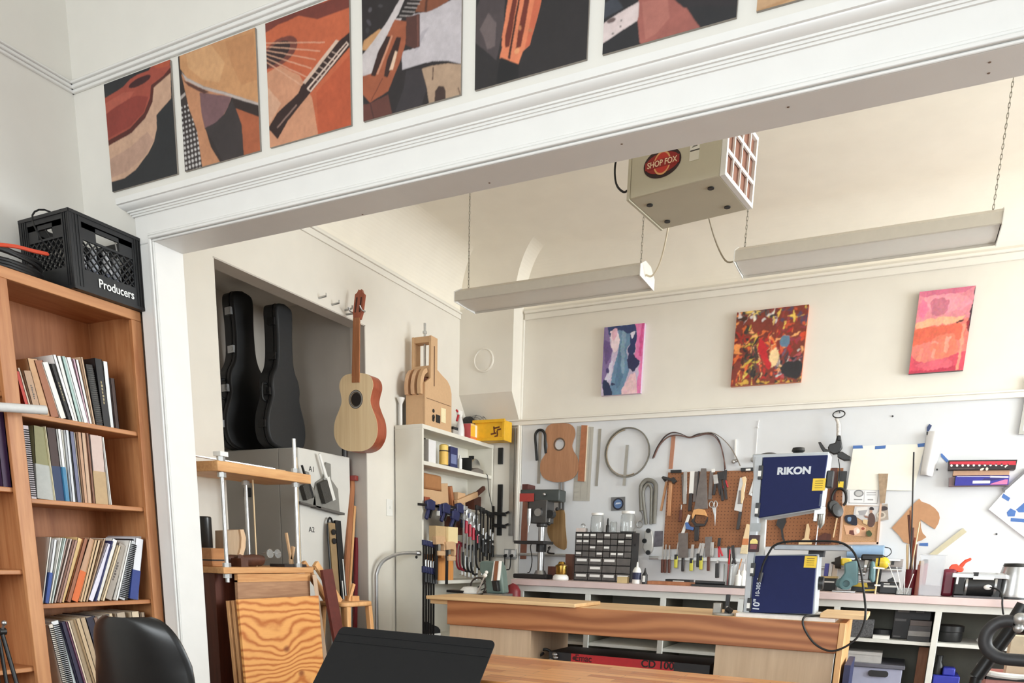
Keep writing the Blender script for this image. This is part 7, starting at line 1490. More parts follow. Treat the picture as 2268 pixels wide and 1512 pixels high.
t = thing('yellow_label_box','black box with a yellow label hanging behind the ear defenders','box',tuple(at(*q3(215,540),y=YW))); part(wp(B(),Q3([(188,472),(250,472),(238,606),(178,606)]),0.03,0.001),'box',m_black,t); part(wp(B(),Q3([(186,545),(226,545),(222,592),(184,592)]),0.001,0.0315),'label',flat('bright_yellow_label',(238,206,60),0.5),t)
t = thing('ear_defenders','black ear defenders hanging on the wall right of the bandsaw','ear defenders',tuple(at(*q3(185,700),y=YW))); ye = YW - 0.06
part(B().tube(spline([at(*q3(x,y),y=ye) for x,y in ((150,720),(140,660),(168,606),(210,598),(240,632),(242,690),(222,720))]),0.009,8),'headband',m_black,t)
for x,y in ((160,735),(182,760)): p = at(*q3(x,y),y=ye); part(B().lathe([(0,0),(0.035,0.002),(0.042,0.015),(0.036,0.034),(0,0.04)],p + Vector((-0.015,0.0,0)),(0.5,-0.8,0.1),18,sy=1.3),'ear_cup',m_black,t)
t = thing('pale_dowel','thin pale dowel leaning on the pegboard edge','dowel',tuple(at(*q3(155,940),y=YW))); part(wbar(B(),q3(180,800),q3(150,952),0.008,0.008,0.013),'dowel',m_spruce,t)
for k,(pts,mt,lab) in enumerate((([(485,815),(496,812),(505,850),(498,905),(520,930),(515,945),(432,946),(434,928),(470,905)],m_spruce,'pale triangular glue brush hanging behind the bandsaw blade'),([(300,780),(350,775),(352,800),(330,850),(338,905),(352,940),(345,948),(325,905),(318,850),(288,820)],m_dkbox,'dark grey brush with a slim handle hanging under the bandsaw'),([(530,915),(600,870),(640,880),(640,940),(540,940)],m_darkwood,'dark brown wooden comb hanging beside the glue brush'))):
    pp = [(1620 + x / 2.907,880 + y / 2.907) for x,y in pts]; hung(wp(B(),pp,0.012,0.012),'hanging_brush',mt,lab,'brush','brushes behind the bandsaw')
# three small abstract paintings
P_ = lambda pts: ppoly(4.124,1300,620,pts)
R3 = lambda pts: ppoly(5.04,1950,600,pts)
m_paint = inked('thick_brushed_paint',0.45,brush=0.12)
YPA = 5.965
def painting(pxl,pxr,pym,base,polys,lab,edge): canvas(at(pxl,pym,y=YPA).x,at(pxr,pym,y=YPA).x,2.348,2.838,base,polys,lab,YPA,None,'abstract paintings on the far wall',edge,'abstract_painting','painting',m_paint,D,n=150,warp=0.022,grain=0.16,seed=int(pxl))
painting(1335,1423,797,(196,182,208),[((132,112,160),P_(sm([(140,440),(235,430),(205,560),(235,640),(215,760),(180,900),(130,900)]))),((106,84,136),P_(sm([(170,560),(225,620),(215,720),(170,760)]))),((104,138,168),P_(sm([(300,440),(430,420),(440,520),(360,640),(380,800),(340,920),(310,1050),(210,1050),(230,860),(290,640)]))),((88,122,152),P_(sm([(300,620),(350,620),(320,900),(260,960)]))),((132,160,182),P_(sm([(320,500),(350,500),(340,800),(310,820)]))),
 ((52,66,112),P_(sm([(205,420),(320,430),(445,410),(440,480),(360,500),(300,460),(215,520)]))),((46,56,102),P_(sm([(400,500),(455,500),(440,600),(415,690),(370,660),(390,570)]))),((44,48,88),P_(sm([(372,690),(400,680),(470,720),(440,820),(400,830),(366,790)]))),((232,128,182),P_([(440,400),(540,400),(505,760),(490,1050),(440,1050),(472,740),(425,690),(450,560)])),((216,86,150),P_([(490,400),(515,400),(490,700),(465,690)])),((236,196,204),P_(sm([(310,1050),(350,920),(420,840),(445,900),(440,1050)]))),((236,214,222),P_(sm([(222,480),(275,470),(300,560),(270,650),(235,640)]))),((226,180,198),P_(sm([(230,470),(285,460),(270,540),(240,560)]))),((214,208,228),P_(sm([(215,760),(240,740),(220,880),(180,920),(180,860)]))),((38,50,84),P_(sm([(150,930),(185,905),(225,1000),(220,1050),(165,1050)]))),((46,54,90),P_(ell(235,945,18,14,30))),((70,60,110),P_(ell(190,820,14,22,0))),((220,216,232),P_(sm([(400,500),(430,480),(415,540)],2)))],'narrow abstract painting in blue, purple and pink, leftmost of three',(206,184,206))
rs = random.Random(11); strokes = []
zones = [((1330,640),(310,950),((206,78,44),(224,108,54),(168,44,34),(118,34,30),(238,150,84),(70,44,36))),((1380,1720),(240,380),((212,204,200),(90,90,92),(232,200,110),(60,56,56),(236,226,214))),((1700,2020),(240,430),((232,196,92),(150,60,56),(110,50,66),(200,84,50),(90,70,90))),((1490,1980),(440,640),((216,78,44),(232,118,60),(180,44,44),(150,60,70),(240,170,110))),((1500,1800),(600,880),((196,48,44),(222,96,60),(120,60,66),(240,196,140),(56,50,54))),((1720,1990),(640,880),((48,46,54),(70,62,76),(180,80,84),(204,200,196),(120,90,110))),((1320,1960),(860,960),((212,168,70),(60,48,46),(168,62,44),(226,190,96),(92,60,50))),((1440,1560),(420,860),((62,56,50),(90,76,62),(206,176,70),(48,44,44)))]
for k in range(420):
    (xa,xb),(ya,yb),cols = zones[k % len(zones)]
    if xb < xa: xa,xb = 1330,1480
    x,y = rs.uniform(xa,xb),rs.uniform(ya,yb); a = rs.uniform(-1.9,-0.9) + (1.2 if k % 3 == 0 else 0); l = rs.uniform(30,110); w = rs.uniform(10,34)
    dx,dy = math.cos(a) * l,math.sin(a) * l; nx,ny = -math.sin(a) * w / 2,math.cos(a) * w / 2
    strokes.append((cols[rs.randrange(len(cols))],P_(sm([(x - dx / 2,y - dy / 2),(x + nx - dx * 0.1,y + ny),(x + dx / 2,y + dy / 2),(x - nx * rs.uniform(.6,1.3),y - ny)],3))))
strokes += [((100,132,158),P_(sm([(1755,560),(1790,510),(1850,520),(1840,590),(1770,600)],3))),((244,212,160),P_(sm([(1690,650),(1730,620),(1745,720),(1700,790),(1670,740)],3))),((44,42,46),P_(sm([(1760,770),(1860,730),(1960,750),(1940,860),(1840,890),(1770,850)],3))),((200,40,48),P_(sm([(1570,580),(1620,560),(1680,780),(1650,810),(1600,720)],3)))]
painting(1626,1782,765,(128,56,44),strokes,'square abstract painting in fiery orange, red and black, middle of three',(196,110,70))
painting(2026,2147,728,(226,124,112),[((226,138,150),R3([(400,150),(1100,150),(1020,520),(940,520),(700,540),(410,600)])),((212,112,140),R3(sm([(430,240),(700,200),(1040,170),(880,260),(640,300),(470,300)]))),((234,152,164),R3(sm([(520,300),(900,280),(1000,380),(800,460),(560,440)]))),((200,116,134),R3(sm([(560,340),(760,330),(720,480),(600,500)]))),((236,120,150),R3(sm([(430,440),(490,340),(530,440),(480,540)]))),((244,176,140),R3(sm([(400,600),(560,540),(760,510),(880,510),(940,490),(860,570),(600,610),(480,650),(390,640)]))),((222,104,80),R3(sm([(400,660),(640,620),(920,590),(900,760),(700,740),(480,800),(380,830)]))),((232,124,100),R3(sm([(560,780),(760,690),(830,740),(840,900),(620,960)]))),
 ((238,140,120),R3(line((480,860),(430,1010),40))),((240,150,130),R3(line((620,860),(580,960),34))),((244,160,138),R3(line((760,720),(720,900),44))),((240,150,130),R3(line((570,780),(640,800),26))),((214,76,96),R3(sm([(330,940),(480,1010),(700,960),(900,900),(950,900),(910,1130),(300,1150)]))),((224,96,112),R3(sm([(400,1040),(600,980),(760,960),(780,1060),(560,1090)]))),((190,52,78),R3(sm([(330,1100),(560,1090),(820,1050),(860,1110),(560,1140),(320,1140)]))),((240,150,126),R3(line((930,580),(850,1090),28))),((70,36,40),R3(line((840,590),(930,540),16))),((60,40,52),R3([(1050,160),(1090,150),(980,680),(960,640),(990,420),(1030,300)])),((150,40,50),R3(line((975,560),(960,640),24)))],'coral and pink abstract landscape painting, rightmost of three',(70,40,52))
# ================================================================== COUNTER, RIGHT HALF
z0 = CT + 0.001
def Xc(px,y=5.6): return X(px,y,1290)
t = thing('paper_towel_roll','pale blue fabric roll with a wrist loop lying on the wall ledge','roll',(Xc(1925,5.93),5.93,Zp(1925,1232,5.93)))
a,c = at(1876,1221,y=5.94),at(1958,1221,y=5.94); r_ = 0.042
ledge = B().bb((X(1860,5.94),5.90,a.z - r_ - 0.014),(X(2000,5.94),D - 0.0085,a.z - r_ - 0.002)); solo(ledge,'wall_ledge',m_zinc,'narrow grey ledge on the wall under the pale blue roll','ledge')
part(B().cyl((a.x,5.943,a.z),(c.x,5.943,c.z),r_,n=22),'roll',flat('pale_blue_cloth',(150,182,216),0.7,noise=0.04),t,bev=0.004); part(B().tube(spline([(c.x,5.93,c.z + 0.03),(c.x + 0.035,5.92,c.z + 0.02),(c.x + 0.045,5.92,c.z - 0.01),(c.x + 0.02,5.92,c.z - 0.035),(c.x,5.93,c.z - 0.03)]),0.003,6),'loop',m_rubber,t)
t = thing('power_strip','grey power strip with outlets on the wall right of the yellow drill','power strip',tuple(at(1980,1244,y=5.96))); a,c = at(1940,1236,y=5.96),at(1999,1256,y=5.96)
part(B().bb((a.x,5.95,c.z),(c.x,D - 0.0085,a.z)),'housing',flat('grey_metal_housing',(162,156,154),0.5,metal=0.2),t,bev=0.003); part(B().bb((X(1980,5.95),5.947,Zp(1985,1251,5.95)),(X(1987,5.95),5.951,Zp(1985,1242,5.95))),'switch',m_black,t)
for px in (1965,1974): p = at(px,1246,y=5.949); part(B().bb((p.x - 0.012,5.948,p.z - 0.012),(p.x + 0.012,5.951,p.z + 0.012)),'outlet',m_white,t)
struct(B().cyl((X(1800,5.975),5.975,Zp(1900,1259,5.975)),(X(2006,5.975),5.975,Zp(1900,1259,5.975)),0.012,n=10),'trim_conduit',m_zinc)
# bench grinder with teal castings
m_teal = flat('teal_enamel',(92,128,134),0.4,noise=0.05); yg = 5.58
E_ = lambda x,y: (1820 + x / 7.074,1200 + y / 7.074)
t = thing('tool_grinder','teal cast bench tool with two upright guards and black wheels','grinder',(Xc(1892,yg),yg,CT))
def gp_(b,pts,d,y): return wp(b,[E_(*q) for q in pts],d,0,y=y)
part(B().bb((X(E_(180,0)[0],yg,1300),yg - 0.09,z0),(X(E_(540,0)[0],yg,1300),yg + 0.07,z0 + 0.01)),'base_plate',m_steel,t,bev=0.002)
part(gp_(B(),[(350,330),(470,300),(560,290),(575,420),(570,660),(480,690),(420,745),(320,740),(215,690),(230,600),(300,560),(360,480)],0.06,yg),'left_guard',m_teal,t,bev=0.01)
part(gp_(B(),[(770,300),(830,300),(845,420),(835,620),(780,640),(745,560)],0.09,yg),'right_guard',m_teal,t,bev=0.01)
p = at(*E_(385,650),y=yg - 0.06); part(B().lathe([(0.020,0),(0.038,0),(0.04,0.02),(0.022,0.022),(0.020,0.0)],p,(0,-1,0),22).cyl(p + Vector((0,0.004,0)),p + Vector((0,-0.004,0)),0.02,n=18),'hub_ring',m_teal,t)
part(B().cyl(at(*E_(590,605),y=yg - 0.02),at(*E_(780,615),y=yg - 0.02),0.010,n=12).cyl(at(*E_(530,490),y=yg - 0.01),at(*E_(680,500),y=yg - 0.01),0.012,n=12),'shaft',m_steel,t)
for x0_,x1_ in ((500,575),(660,720),(768,830)): 
    p,q = at(*E_(x0_,380),y=yg + 0.01),at(*E_(x1_,385),y=yg + 0.01); part(B().cyl(p,q,0.055 if x0_ != 660 else 0.04,n=24),'wheel',m_dkbox if x0_ != 660 else m_zinc,t,bev=0.004)
t = thing('cordless_drill','yellow and black cordless drill standing behind the teal grinder','drill',(Xc(1880,5.75),5.78,CT)); yd2 = 5.76; m_ydrill = flat('drill_yellow',(240,208,60),0.4)
part(gp_(B(),[(300,250),(460,255),(470,300),(450,365),(300,370)],0.07,yd2),'body',m_ydrill,t,bev=0.012); p,q = at(*E_(300,320),y=yd2 - 0.035),at(*E_(210,330),y=yd2 - 0.035); part(B().cyl(p,q,0.045,0.035,18).cyl(q,at(*E_(150,322),y=yd2 - 0.035),0.012,0.005,10),'chuck',m_cast,t)
part(gp_(B(),[(380,365),(440,365),(480,600),(420,620)],0.04,yd2 - 0.01),'grip',m_black,t,bev=0.008); part(B().bb((X(E_(480,0)[0],yd2,1290),yd2 - 0.08,z0),(X(E_(860,0)[0],yd2,1290),yd2,z0 + 0.045)),'battery',m_black,t,bev=0.004); part(gp_(B(),[(470,690),(540,640),(700,640),(730,710)],0.085,yd2 + 0.0),'battery_top',m_ydrill,t,bev=0.003); part(gp_(B(),[(655,740),(850,735),(850,765),(655,768)],0.003,yd2 - 0.08),'stripe',m_ydrill,t)
t = thing('yellow_sander','yellow handled power tool behind the grinder, beside the power strip','power tool',(Xc(1950,5.8),5.84,Zp(1950,1257,5.84))); p,q = at(*E_(830,340),y=5.86),at(*E_(960,330),y=5.86); part(B().cyl(p,q,0.042,n=18).sph(q,0.042),'body',m_ydrill,t); part(B().cyl(q - Vector((0.03,0,0)),q - Vector((0.02,0,0)),0.0435,n=18),'band',m_black,t); part(B().bb((p.x - 0.03,5.83,CT + 0.001),(p.x + 0.05,5.90,p.z)),'stand',m_dkbox,t)
part(B().bb((p.x - 0.09,5.84,p.z + 0.02),(q.x,5.875,p.z + 0.062)),'handle',m_black,t,bev=0.01)
t = thing('tool_case','black tool case with a white label left of the teal grinder','case',(Xc(1830,5.75),5.8,CT)); a,c = X(1812,5.7,1300),X(1850,5.7,1300); part(B().bb((a,5.7,z0),(c,5.86,z0 + 0.085)),'case',m_black,t,bev=0.004); part(B().bb((a - 0.002,5.698,z0 + 0.085),(c + 0.002,5.862,z0 + 0.098)),'lid',flat('tan_lid',(206,180,120),0.5),t); part(B().bb((a + 0.03,5.698,z0 + 0.055),(a + 0.10,5.70,z0 + 0.065)),'label',m_white,t)
for k,(pa,pb,c) in enumerate(((1825,1834,(86,88,168)),(1835,1842,(232,230,232)),(1843,1853,(222,206,192)))):
    zt_ = z0 + 0.0985; b = B().bb((X(pa,5.75,1270),5.74,zt_),(X(pb,5.75,1270),5.80,zt_ + 0.085)); solo(b,'small_carton',flat('carton_%d' % k,c,0.6),('small violet-blue carton on the black tool case','small white carton in the middle on the black tool case','small cream carton on the black tool case')[k],'carton','cartons on the tool case')
t = thing('charger','black battery charger with pale lettering right of the grinder','charger',(Xc(1968,5.6),5.66,CT)); a,c = X(1947,5.6,1300),X(1990,5.6,1300); part(B().bb((a,5.6,z0),(c,5.74,z0 + 0.075)),'body',m_black,t,bev=0.006); part(wp(B(),[E_(1030,590),E_(1130,540),E_(1135,620),E_(1035,625)],0.06,0,y=5.72),'raised_part',m_black,t); part(B().bb((a + 0.025,5.598,z0 + 0.042),(a + 0.11,5.60,z0 + 0.054)).bb((a + 0.025,5.598,z0 + 0.060),(a + 0.06,5.60,z0 + 0.067)),'label',m_whiteink,t)
t = thing('scriber','slim pale upright rod with a cross handle at the counter edge','rod',(Xc(1941,5.45),5.45,CT)); xq = X(1940,5.45,1300); part(B().cyl((xq,5.45,z0),(xq + 0.002,5.45,z0 + 0.16),0.005,n=8),'rod',m_spruce,t); part(B().bar((xq - 0.03,5.45,z0 + 0.165),(xq + 0.035,5.45,z0 + 0.160),0.012,0.010).bb((xq - 0.01,5.445,z0 + 0.05),(xq + 0.025,5.455,z0 + 0.06)),'cross_handle',m_white,t)
t = thing('swab_cup','little clear cup of white cotton sticks on the counter','cup',(Xc(2003,5.5),5.5,CT)); xq = X(2003,5.5,1300); part(B().bb((xq - 0.045,5.47,z0),(xq + 0.045,5.53,z0 + 0.004)).bb((xq - 0.045,5.47,z0),(xq - 0.042,5.53,z0 + 0.045)).bb((xq + 0.042,5.47,z0),(xq + 0.045,5.53,z0 + 0.045)).bb((xq - 0.045,5.47,z0),(xq + 0.045,5.473,z0 + 0.045)).bb((xq - 0.045,5.527,z0),(xq + 0.045,5.53,z0 + 0.045)),'cup',m_clear,t)
for k in range(4): b = B().cyl((xq - 0.02 + 0.012 * k,5.49 + 0.008 * (k % 2),z0 + 0.005),(xq - 0.11 + 0.05 * k,5.51,z0 + 0.19 - 0.02 * k),0.0025,n=6).sph((xq - 0.11 + 0.05 * k,5.51,z0 + 0.19 - 0.02 * k),0.004); solo(b,'cotton_swab',m_white,f'white cotton stick in the small clear cup, {ORD[k]} from the left','swab','cotton sticks')
# jar of brushes, red bottles, acrylic tub, jug, machine, kettle
t = thing('brush_jar','dark red jar crowded with long brush handles on the counter','jar',(Xc(2018,5.62),5.62,CT)); xq = X(2018,5.62,1290); part(B().lathe([(0,0),(0.038,0),(0.042,0.01),(0.042,0.16),(0.039,0.16),(0.038,0.012),(0,0.012)],(xq,5.62,z0),n=22),'jar',flat('oxblood_glass',(104,24,36),0.25),t)
bs_ = [((2012,1140),m_darkwood,0.006),((2017,1130),m_cedar,0.007),((2023,1168),m_darkwood,0.006),((2010,1205),m_spruce,0.008),((2027,1190),m_mahog,0.006),((2037,1155),m_spruce,0.004),((2024,1001),m_cast,0.005),((2030,1205),m_darkwood,0.007)]
for k,((px,py),mt,r_) in enumerate(bs_):
    p = at(px,py,y=5.64); a = k * 0.8; foot = Vector((xq + 0.022 * math.cos(a),5.62 + 0.02 * math.sin(a),z0 + 0.014)); o = solo(B().cyl(foot,p,r_ * 0.8,r_,8),'paint_brush' if k != 6 else 'long_rod',mt,'thin dark rod, tallest thing in the dark red brush jar' if k == 6 else f'brush handle standing in the dark red jar, {ORD[k if k < 6 else k - 1]} in height order of its bundle','brush' if k != 6 else 'rod','brushes in the dark red jar' if k != 6 else None)
for k,(px,h,r_,mt) in enumerate(((2036,0.19,0.022,flat('salmon_tube',(176,110,96),0.4)),(2043,0.20,0.018,flat('crimson_tube',(160,30,50),0.35)))):
    xq = X(px,5.57,1290); t = thing('tall_tube',('salmon pink tall tube between brush jar and acrylic tub','crimson tall tube with a black cap beside the acrylic tub')[k],'tube',(xq,5.57,CT)); part(B().lathe([(0,0),(r_,0),(r_,h),(0,h)],(xq,5.57,z0),n=16),'tube',mt,t); part(B().lathe([(0,h),(r_ * 0.9,h),(r_ * 0.8,h + 0.025),(0,h + 0.027)],(xq,5.57,z0),n=16),'cap',m_black if k else m_mdf,t)
t = thing('acrylic_tub','clear acrylic tub with greyish liquid at the bottom','tub',(X(2065,5.55,1290),5.56,CT)); a,c = X(2036,5.52,1300),X(2086,5.52,1300); a2,c2 = X(2040,5.50,1230),X(2095,5.50,1230); zt_ = Zp(2065,1228,5.52)
def tubring(k,ins): 
    x0,x1,y0,y1 = a + (a2 - a) * k,c + (c2 - c) * k,5.51 - 0.02 * k,5.64 + 0.02 * k; z = z0 + (zt_ - z0) * k
    return [Vector((x0 + ins,y0 + ins,z)),Vector((x1 - ins,y0 + ins,z)),Vector((x1 - ins,y1 - ins,z)),Vector((x0 + ins,y1 - ins,z))]
m_acr = flat('clear_acrylic',(226,230,236),0.1,alpha=0.34,noise=0.0)
part(B().rings([tubring(0,0),tubring(1,0),tubring(1,0.004),[p + Vector((0,0,0.005)) for p in tubring(0,0.004)]],cap=True),'tub',m_acr,t); 
part(B().rings([[p + Vector((0,0,0.006)) for p in tubring(0,0.005)],[p for p in tubring(0.26,0.005)]]),'liquid',flat('grey_murky_liquid',(150,140,146),0.2),t); part(B().rings([tubring(0.98,-0.006),tubring(1.0,-0.008),tubring(1.0,0.0),tubring(0.98,0.0)],cap=False),'rim',m_acr,t)
t = thing('red_jug','dark red square jug gripped by an orange spring clamp','jug',(X(2098,5.6,1290),5.64,CT)); a,c = X(2084,5.6,1290),X(2116,5.6,1290); part(B().bb((a,5.58,z0),(c,5.70,z0 + 0.17)),'body',flat('dark_red_plastic',(110,26,46),0.35),t,bev=0.02)
t = thing('spring_clamp','bright orange-red spring clamp on top of the dark red jug','clamp',tuple(at(2120,1262,y=5.62))); mor = flat('orange_red_plastic',(232,74,40),0.4); K_ = lambda x,y: (2000 + x / 4.448,1000 + y / 4.448)
part(wp(B(),[K_(448,1195),(K_(455,1140)),K_(480,1110),K_(530,1105),K_(545,1120),K_(600,1150),K_(590,1180),K_(545,1190),K_(500,1170),K_(470,1205)],0.05,0,y=5.66),'jaw',mor,t,bev=0.006); part(wp(B(),[K_(530,1150),K_(570,1100),K_(610,1065),K_(670,1042),K_(678,1065),K_(620,1095),K_(580,1150)],0.03,0,y=5.65),'handle',mor,t,bev=0.006)
t = thing('buffing_motor','black electric motor machine with a steel bar across its top','machine',(X(2165,5.55,1300),5.58,CT)); ym = 5.52
part(B().bb((X(2112,ym,1310),5.46,z0),(X(2220,ym,1310),5.70,z0 + 0.012)),'base_plate',flat('dark_steel_plate',(92,90,92),0.35,metal=0.5),t); p,q = at(*K_(615,1320),y=ym + 0.07),at(*K_(900,1320),y=ym + 0.07)
part(B().cyl(p,q,0.075,n=26),'motor',m_black,t,bev=0.006); part(B().cyl(p - Vector((0.006,0,0)),p + Vector((0.006,0,0)),0.078,n=26).cyl(q - Vector((0.006,0,0)),q + Vector((0.006,0,0)),0.078,n=26),'end_bell',m_steel,t)
part(B().bb((X(2114,ym,1290),ym + 0.0,z0 + 0.012),(p.x - 0.006,ym + 0.15,Zp(2130,1277,ym))),'switch_housing',m_black,t,bev=0.008); part(B().bb((X(2117,ym,1290),ym - 0.003,Zp(2117,1293,ym)),(X(2122,ym,1290),ym,Zp(2117,1277,ym))),'pale_label',m_whiteink,t)
a,c = at(*K_(485,1215),y=ym + 0.02),at(*K_(1020,1222),y=ym + 0.02); part(B().bb((a.x,ym,a.z - 0.014),(c.x,ym + 0.05,a.z + 0.014)).bb((a.x + 0.03,ym + 0.05,a.z + 0.005),(c.x + 0.0,ym + 0.10,a.z + 0.02)),'top_bar',m_steel,t,bev=0.003); part(B().bb(((a.x + c.x) / 2 - 0.03,ym - 0.005,a.z - 0.02),((a.x + c.x) / 2 - 0.005,ym + 0.06,a.z + 0.022)),'bar_clamp',m_black,t)
part(B().bb((a.x + 0.02,ym + 0.02,z0 + 0.012),(a.x + 0.05,ym + 0.06,a.z - 0.01)).bb((c.x - 0.06,ym + 0.02,z0 + 0.012),(c.x - 0.02,ym + 0.08,a.z - 0.01)),'bracket',m_dkbox,t); part(B().bb((p.x + 0.03,ym - 0.006,p.z + 0.042),(p.x + 0.14,ym + 0.03,p.z + 0.062)),'name_plate',m_white,t); e_ = at(*K_(835,1335),y=ym - 0.008); part(B().sph(e_,0.016,(1.4,.6,1)),'cable_gland',m_white,t)
part(B().tube(spline([e_,at(*K_(900,1345),y=ym - 0.03),at(*K_(955,1375),y=5.42),at(*K_(978,1430),y=5.375),at(*K_(978,1500),y=5.37),at(*K_(985,1580),y=5.38),(at(*K_(990,1600),y=5.40))]),0.005,8),'cord',m_rubber,t)
t = thing('kettle','stainless steel kettle with a black handle at the right end of the counter','kettle',(X(2246,5.6,1290),5.62,CT)); xq = X(2246,5.6,1290); h_ = Zp(2240,1252,5.6) - z0
part(B().lathe([(0,0),(0.085,0),(0.088,0.012),(0.088,0.03),(0.082,h_ * 0.7),(0.072,h_ * 0.96),(0.06,h_),(0,h_ + 0.004)],(xq,5.62,z0),n=30),'body',m_steel,t); part(B().lathe([(0.0,h_),(0.072,h_ * 0.985),(0.066,h_ + 0.012),(0,h_ + 0.016)],(xq,5.62,z0),n=30),'lid',m_black,t); part(B().tube(spline([(xq + 0.06,5.56,z0 + h_ * 0.95),(xq + 0.12,5.54,z0 + h_ * 0.9),(xq + 0.13,5.53,z0 + h_ * 0.5),(xq + 0.085,5.57,z0 + h_ * 0.25)]),0.012,8),'handle',m_black,t); part(B().lathe([(0,0),(0.1,0),(0.1,0.012),(0,0.012)],(xq,5.62,z0 - 0.0005),n=30),'base',m_black,t)
# ================================================================== WORKBENCH, BANDSAW, LIGHTS
m_apron = wood('red_brown_fir',(156,94,56),(194,130,84),'x',9,dist=9,rough=0.5,stretch=0.16,ring='bands')
m_benchtop = wood('pale_bench_pine',(218,176,124),(240,206,158),'x',12,rough=0.45)
m_palep = wood('pale_plywood_panel',(196,168,138),(216,190,160),'z',7,rough=0.55)
BT = 0.815
wbn = thing('workbench','long pine workbench with a red-brown apron in the middle of the workshop','workbench',(-1.45,4.5,0))
part(B().bb((-2.72,4.225,BT - 0.03),(-0.215,4.86,BT)),'bench_top',m_benchtop,wbn,bev=0.003)
part(B().bb((-2.575,4.20,0.66),(-0.235,4.224,BT)),'apron',m_apron,wbn,bev=0.003)
part(B().bb((-0.234,4.196,0.10),(-0.205,4.86,BT + 0.002)),'end_board',m_pinez,wbn,bev=0.002)
part(B().bb((-2.575,4.83,0.66),(-0.235,4.855,BT - 0.03)),'apron',m_apron,wbn)
xa,xb = at(1176,1430,y=4.23).x,at(1584,1445,y=4.23).x
part(B().bb((-2.57,4.226,0),(xa,4.25,0.66)),'leg_panel',m_palep,wbn); part(B().bb((xb,4.226,0),(-0.245,4.25,0.66)),'leg_panel',m_palep,wbn)
part(B().bb((xa - 0.02,4.25,0),(xa,4.83,0.66)),'leg_panel',m_palep,wbn); part(B().bb((xb,4.25,0),(xb + 0.02,4.83,0.66)),'leg_panel',m_palep,wbn)
part(B().bb((xa,4.23,0.36),(xb,4.82,0.38)),'shelf',m_palep,wbn)
b = B().bb((-2.715,4.165,BT + 0.001),(at(1273,1344,y=4.165).x,4.60,BT + 0.024)); solo(b,'pine_plank',m_benchtop,'pale pine plank lying on the left half of the workbench','plank',bev=0.004)
# boxed tool on the shelf
t = thing('dovetail_box','long black box with a red CD 100 label on the workbench shelf','box',(-1.4,4.45,0.38)); zt_ = 0.524
x0,x1 = at(1216,1441,y=4.35).x,at(1573,1474,y=4.35).x
part(B().bb((x0,4.35,0.3805),(x1,4.70,zt_)),'box',flat('charcoal_carton',(40,38,40),0.5,noise=0.15,scale=14),t,bev=0.003)
ra,rb_ = at(1265,1447,y=4.349).x,at(1493,1466,y=4.349).x; part(B().bb((ra,4.3485,0.385),(rb_,4.3498,zt_ - 0.002)),'red_label',flat('red_label',(196,38,44),0.5),t)
m_dkink = flat('dark_red_ink',(70,12,18),0.6); F_ = lambda x,z: frame((x,4.3478,z),(1,0,0),(0,0,1))
lettering('CD 100',0.062,F_(at(1456,1471,y=4.348).x,zt_ - 0.026),m_blackink,t,bold=0.0016,sx=1.0)
lettering('Emac',0.058,F_(at(1292,1457,y=4.348).x,zt_ - 0.028),m_dkink,t,sx=0.9,bold=0.001); part(B().prism(arc(at(1272,1454,y=4.348).x,zt_ - 0.03,0.012,0,340,16),0.0008,frame((0,4.3478,0),(1,0,0),(0,0,1))),'emblem',m_dkink,t)
b = B(); rs2 = random.Random(3); c = at(1225,1450,y=4.33)
for k in range(7): b.sph((c.x + rs2.uniform(-0.02,0.02),4.325 + rs2.uniform(-0.012,0.012),0.392 + k * 0.02),0.012,(1.5,1,1),7,5)
solo(b,'crumpled_foil',m_steel,'crumpled silver tape at the left end of the black box','foil',smooth=5)
b = B().tube(spline([(x0 - 0.02,4.42,0.385),(x0 - 0.10,4.42,0.40),(x0 - 0.12,4.42,0.48),(x0 - 0.06,4.42,0.525),(x0 - 0.01,4.44,0.50)]),0.009,8).tube(spline([(x0 - 0.02,4.38,0.385),(x0 - 0.08,4.38,0.40),(x0 - 0.10,4.38,0.46),(x0 - 0.05,4.38,0.505)]),0.009,8); solo(b,'black_hose',m_rubber,'black hose looped at the left of the long box under the bench','hose')
b = B().bb((-0.19,4.25,0.002),(-0.16,4.7,0.60)); solo(b,'navy_board',flat('navy_board',(36,44,84),0.5),'narrow navy board leaning at the right end of the workbench','board')
# ---- things on the bench, left
zb_ = BT + 0.0005; yb_ = 4.74
t = thing('belt_sander','grey-green belt sander with a brown belt standing on the workbench','sander',(at(1095,1310,y=yb_).x,yb_,BT)); G_ = lambda x,y: (990 + x / 8.4,1230 + y / 8.4); m_gg = flat('grey_green_enamel',(104,122,116),0.45,noise=0.06)
def gw(b,pts,d,y): return wp(b,[G_(*q) for q in pts],d,0,y=y)
zfix = at(*G_(900,700),y=yb_).z
part(gw(B(),[(655,130),(700,95),(1000,100),(1060,260),(1110,700),(780,700),(760,420),(660,300)],0.09,yb_ + 0.05),'housing',m_gg,t,bev=0.012); part(gw(B(),[(910,100),(985,100),(950,460),(885,470)],0.03,yb_ - 0.04),'belt',flat('brown_sanding_belt',(142,92,66),0.9),t); part(gw(gw(B(),[(896,100),(912,100),(860,470),(842,470)],0.034,yb_ - 0.04),[(985,100),(1002,100),(966,460),(948,460)],0.034,yb_ - 0.04),'belt_guard',m_white,t); part(gw(B(),[(850,470),(950,470),(975,660),(880,650)],0.04,yb_ - 0.04),'tracking_block',m_black,t,bev=0.004)
part(B().bb((at(*G_(800,700),y=yb_).x,yb_ - 0.10,zb_),(at(*G_(1150,700),y=yb_).x,yb_ + 0.06,max(zb_ + 0.012,zfix))),'base',m_steel,t)
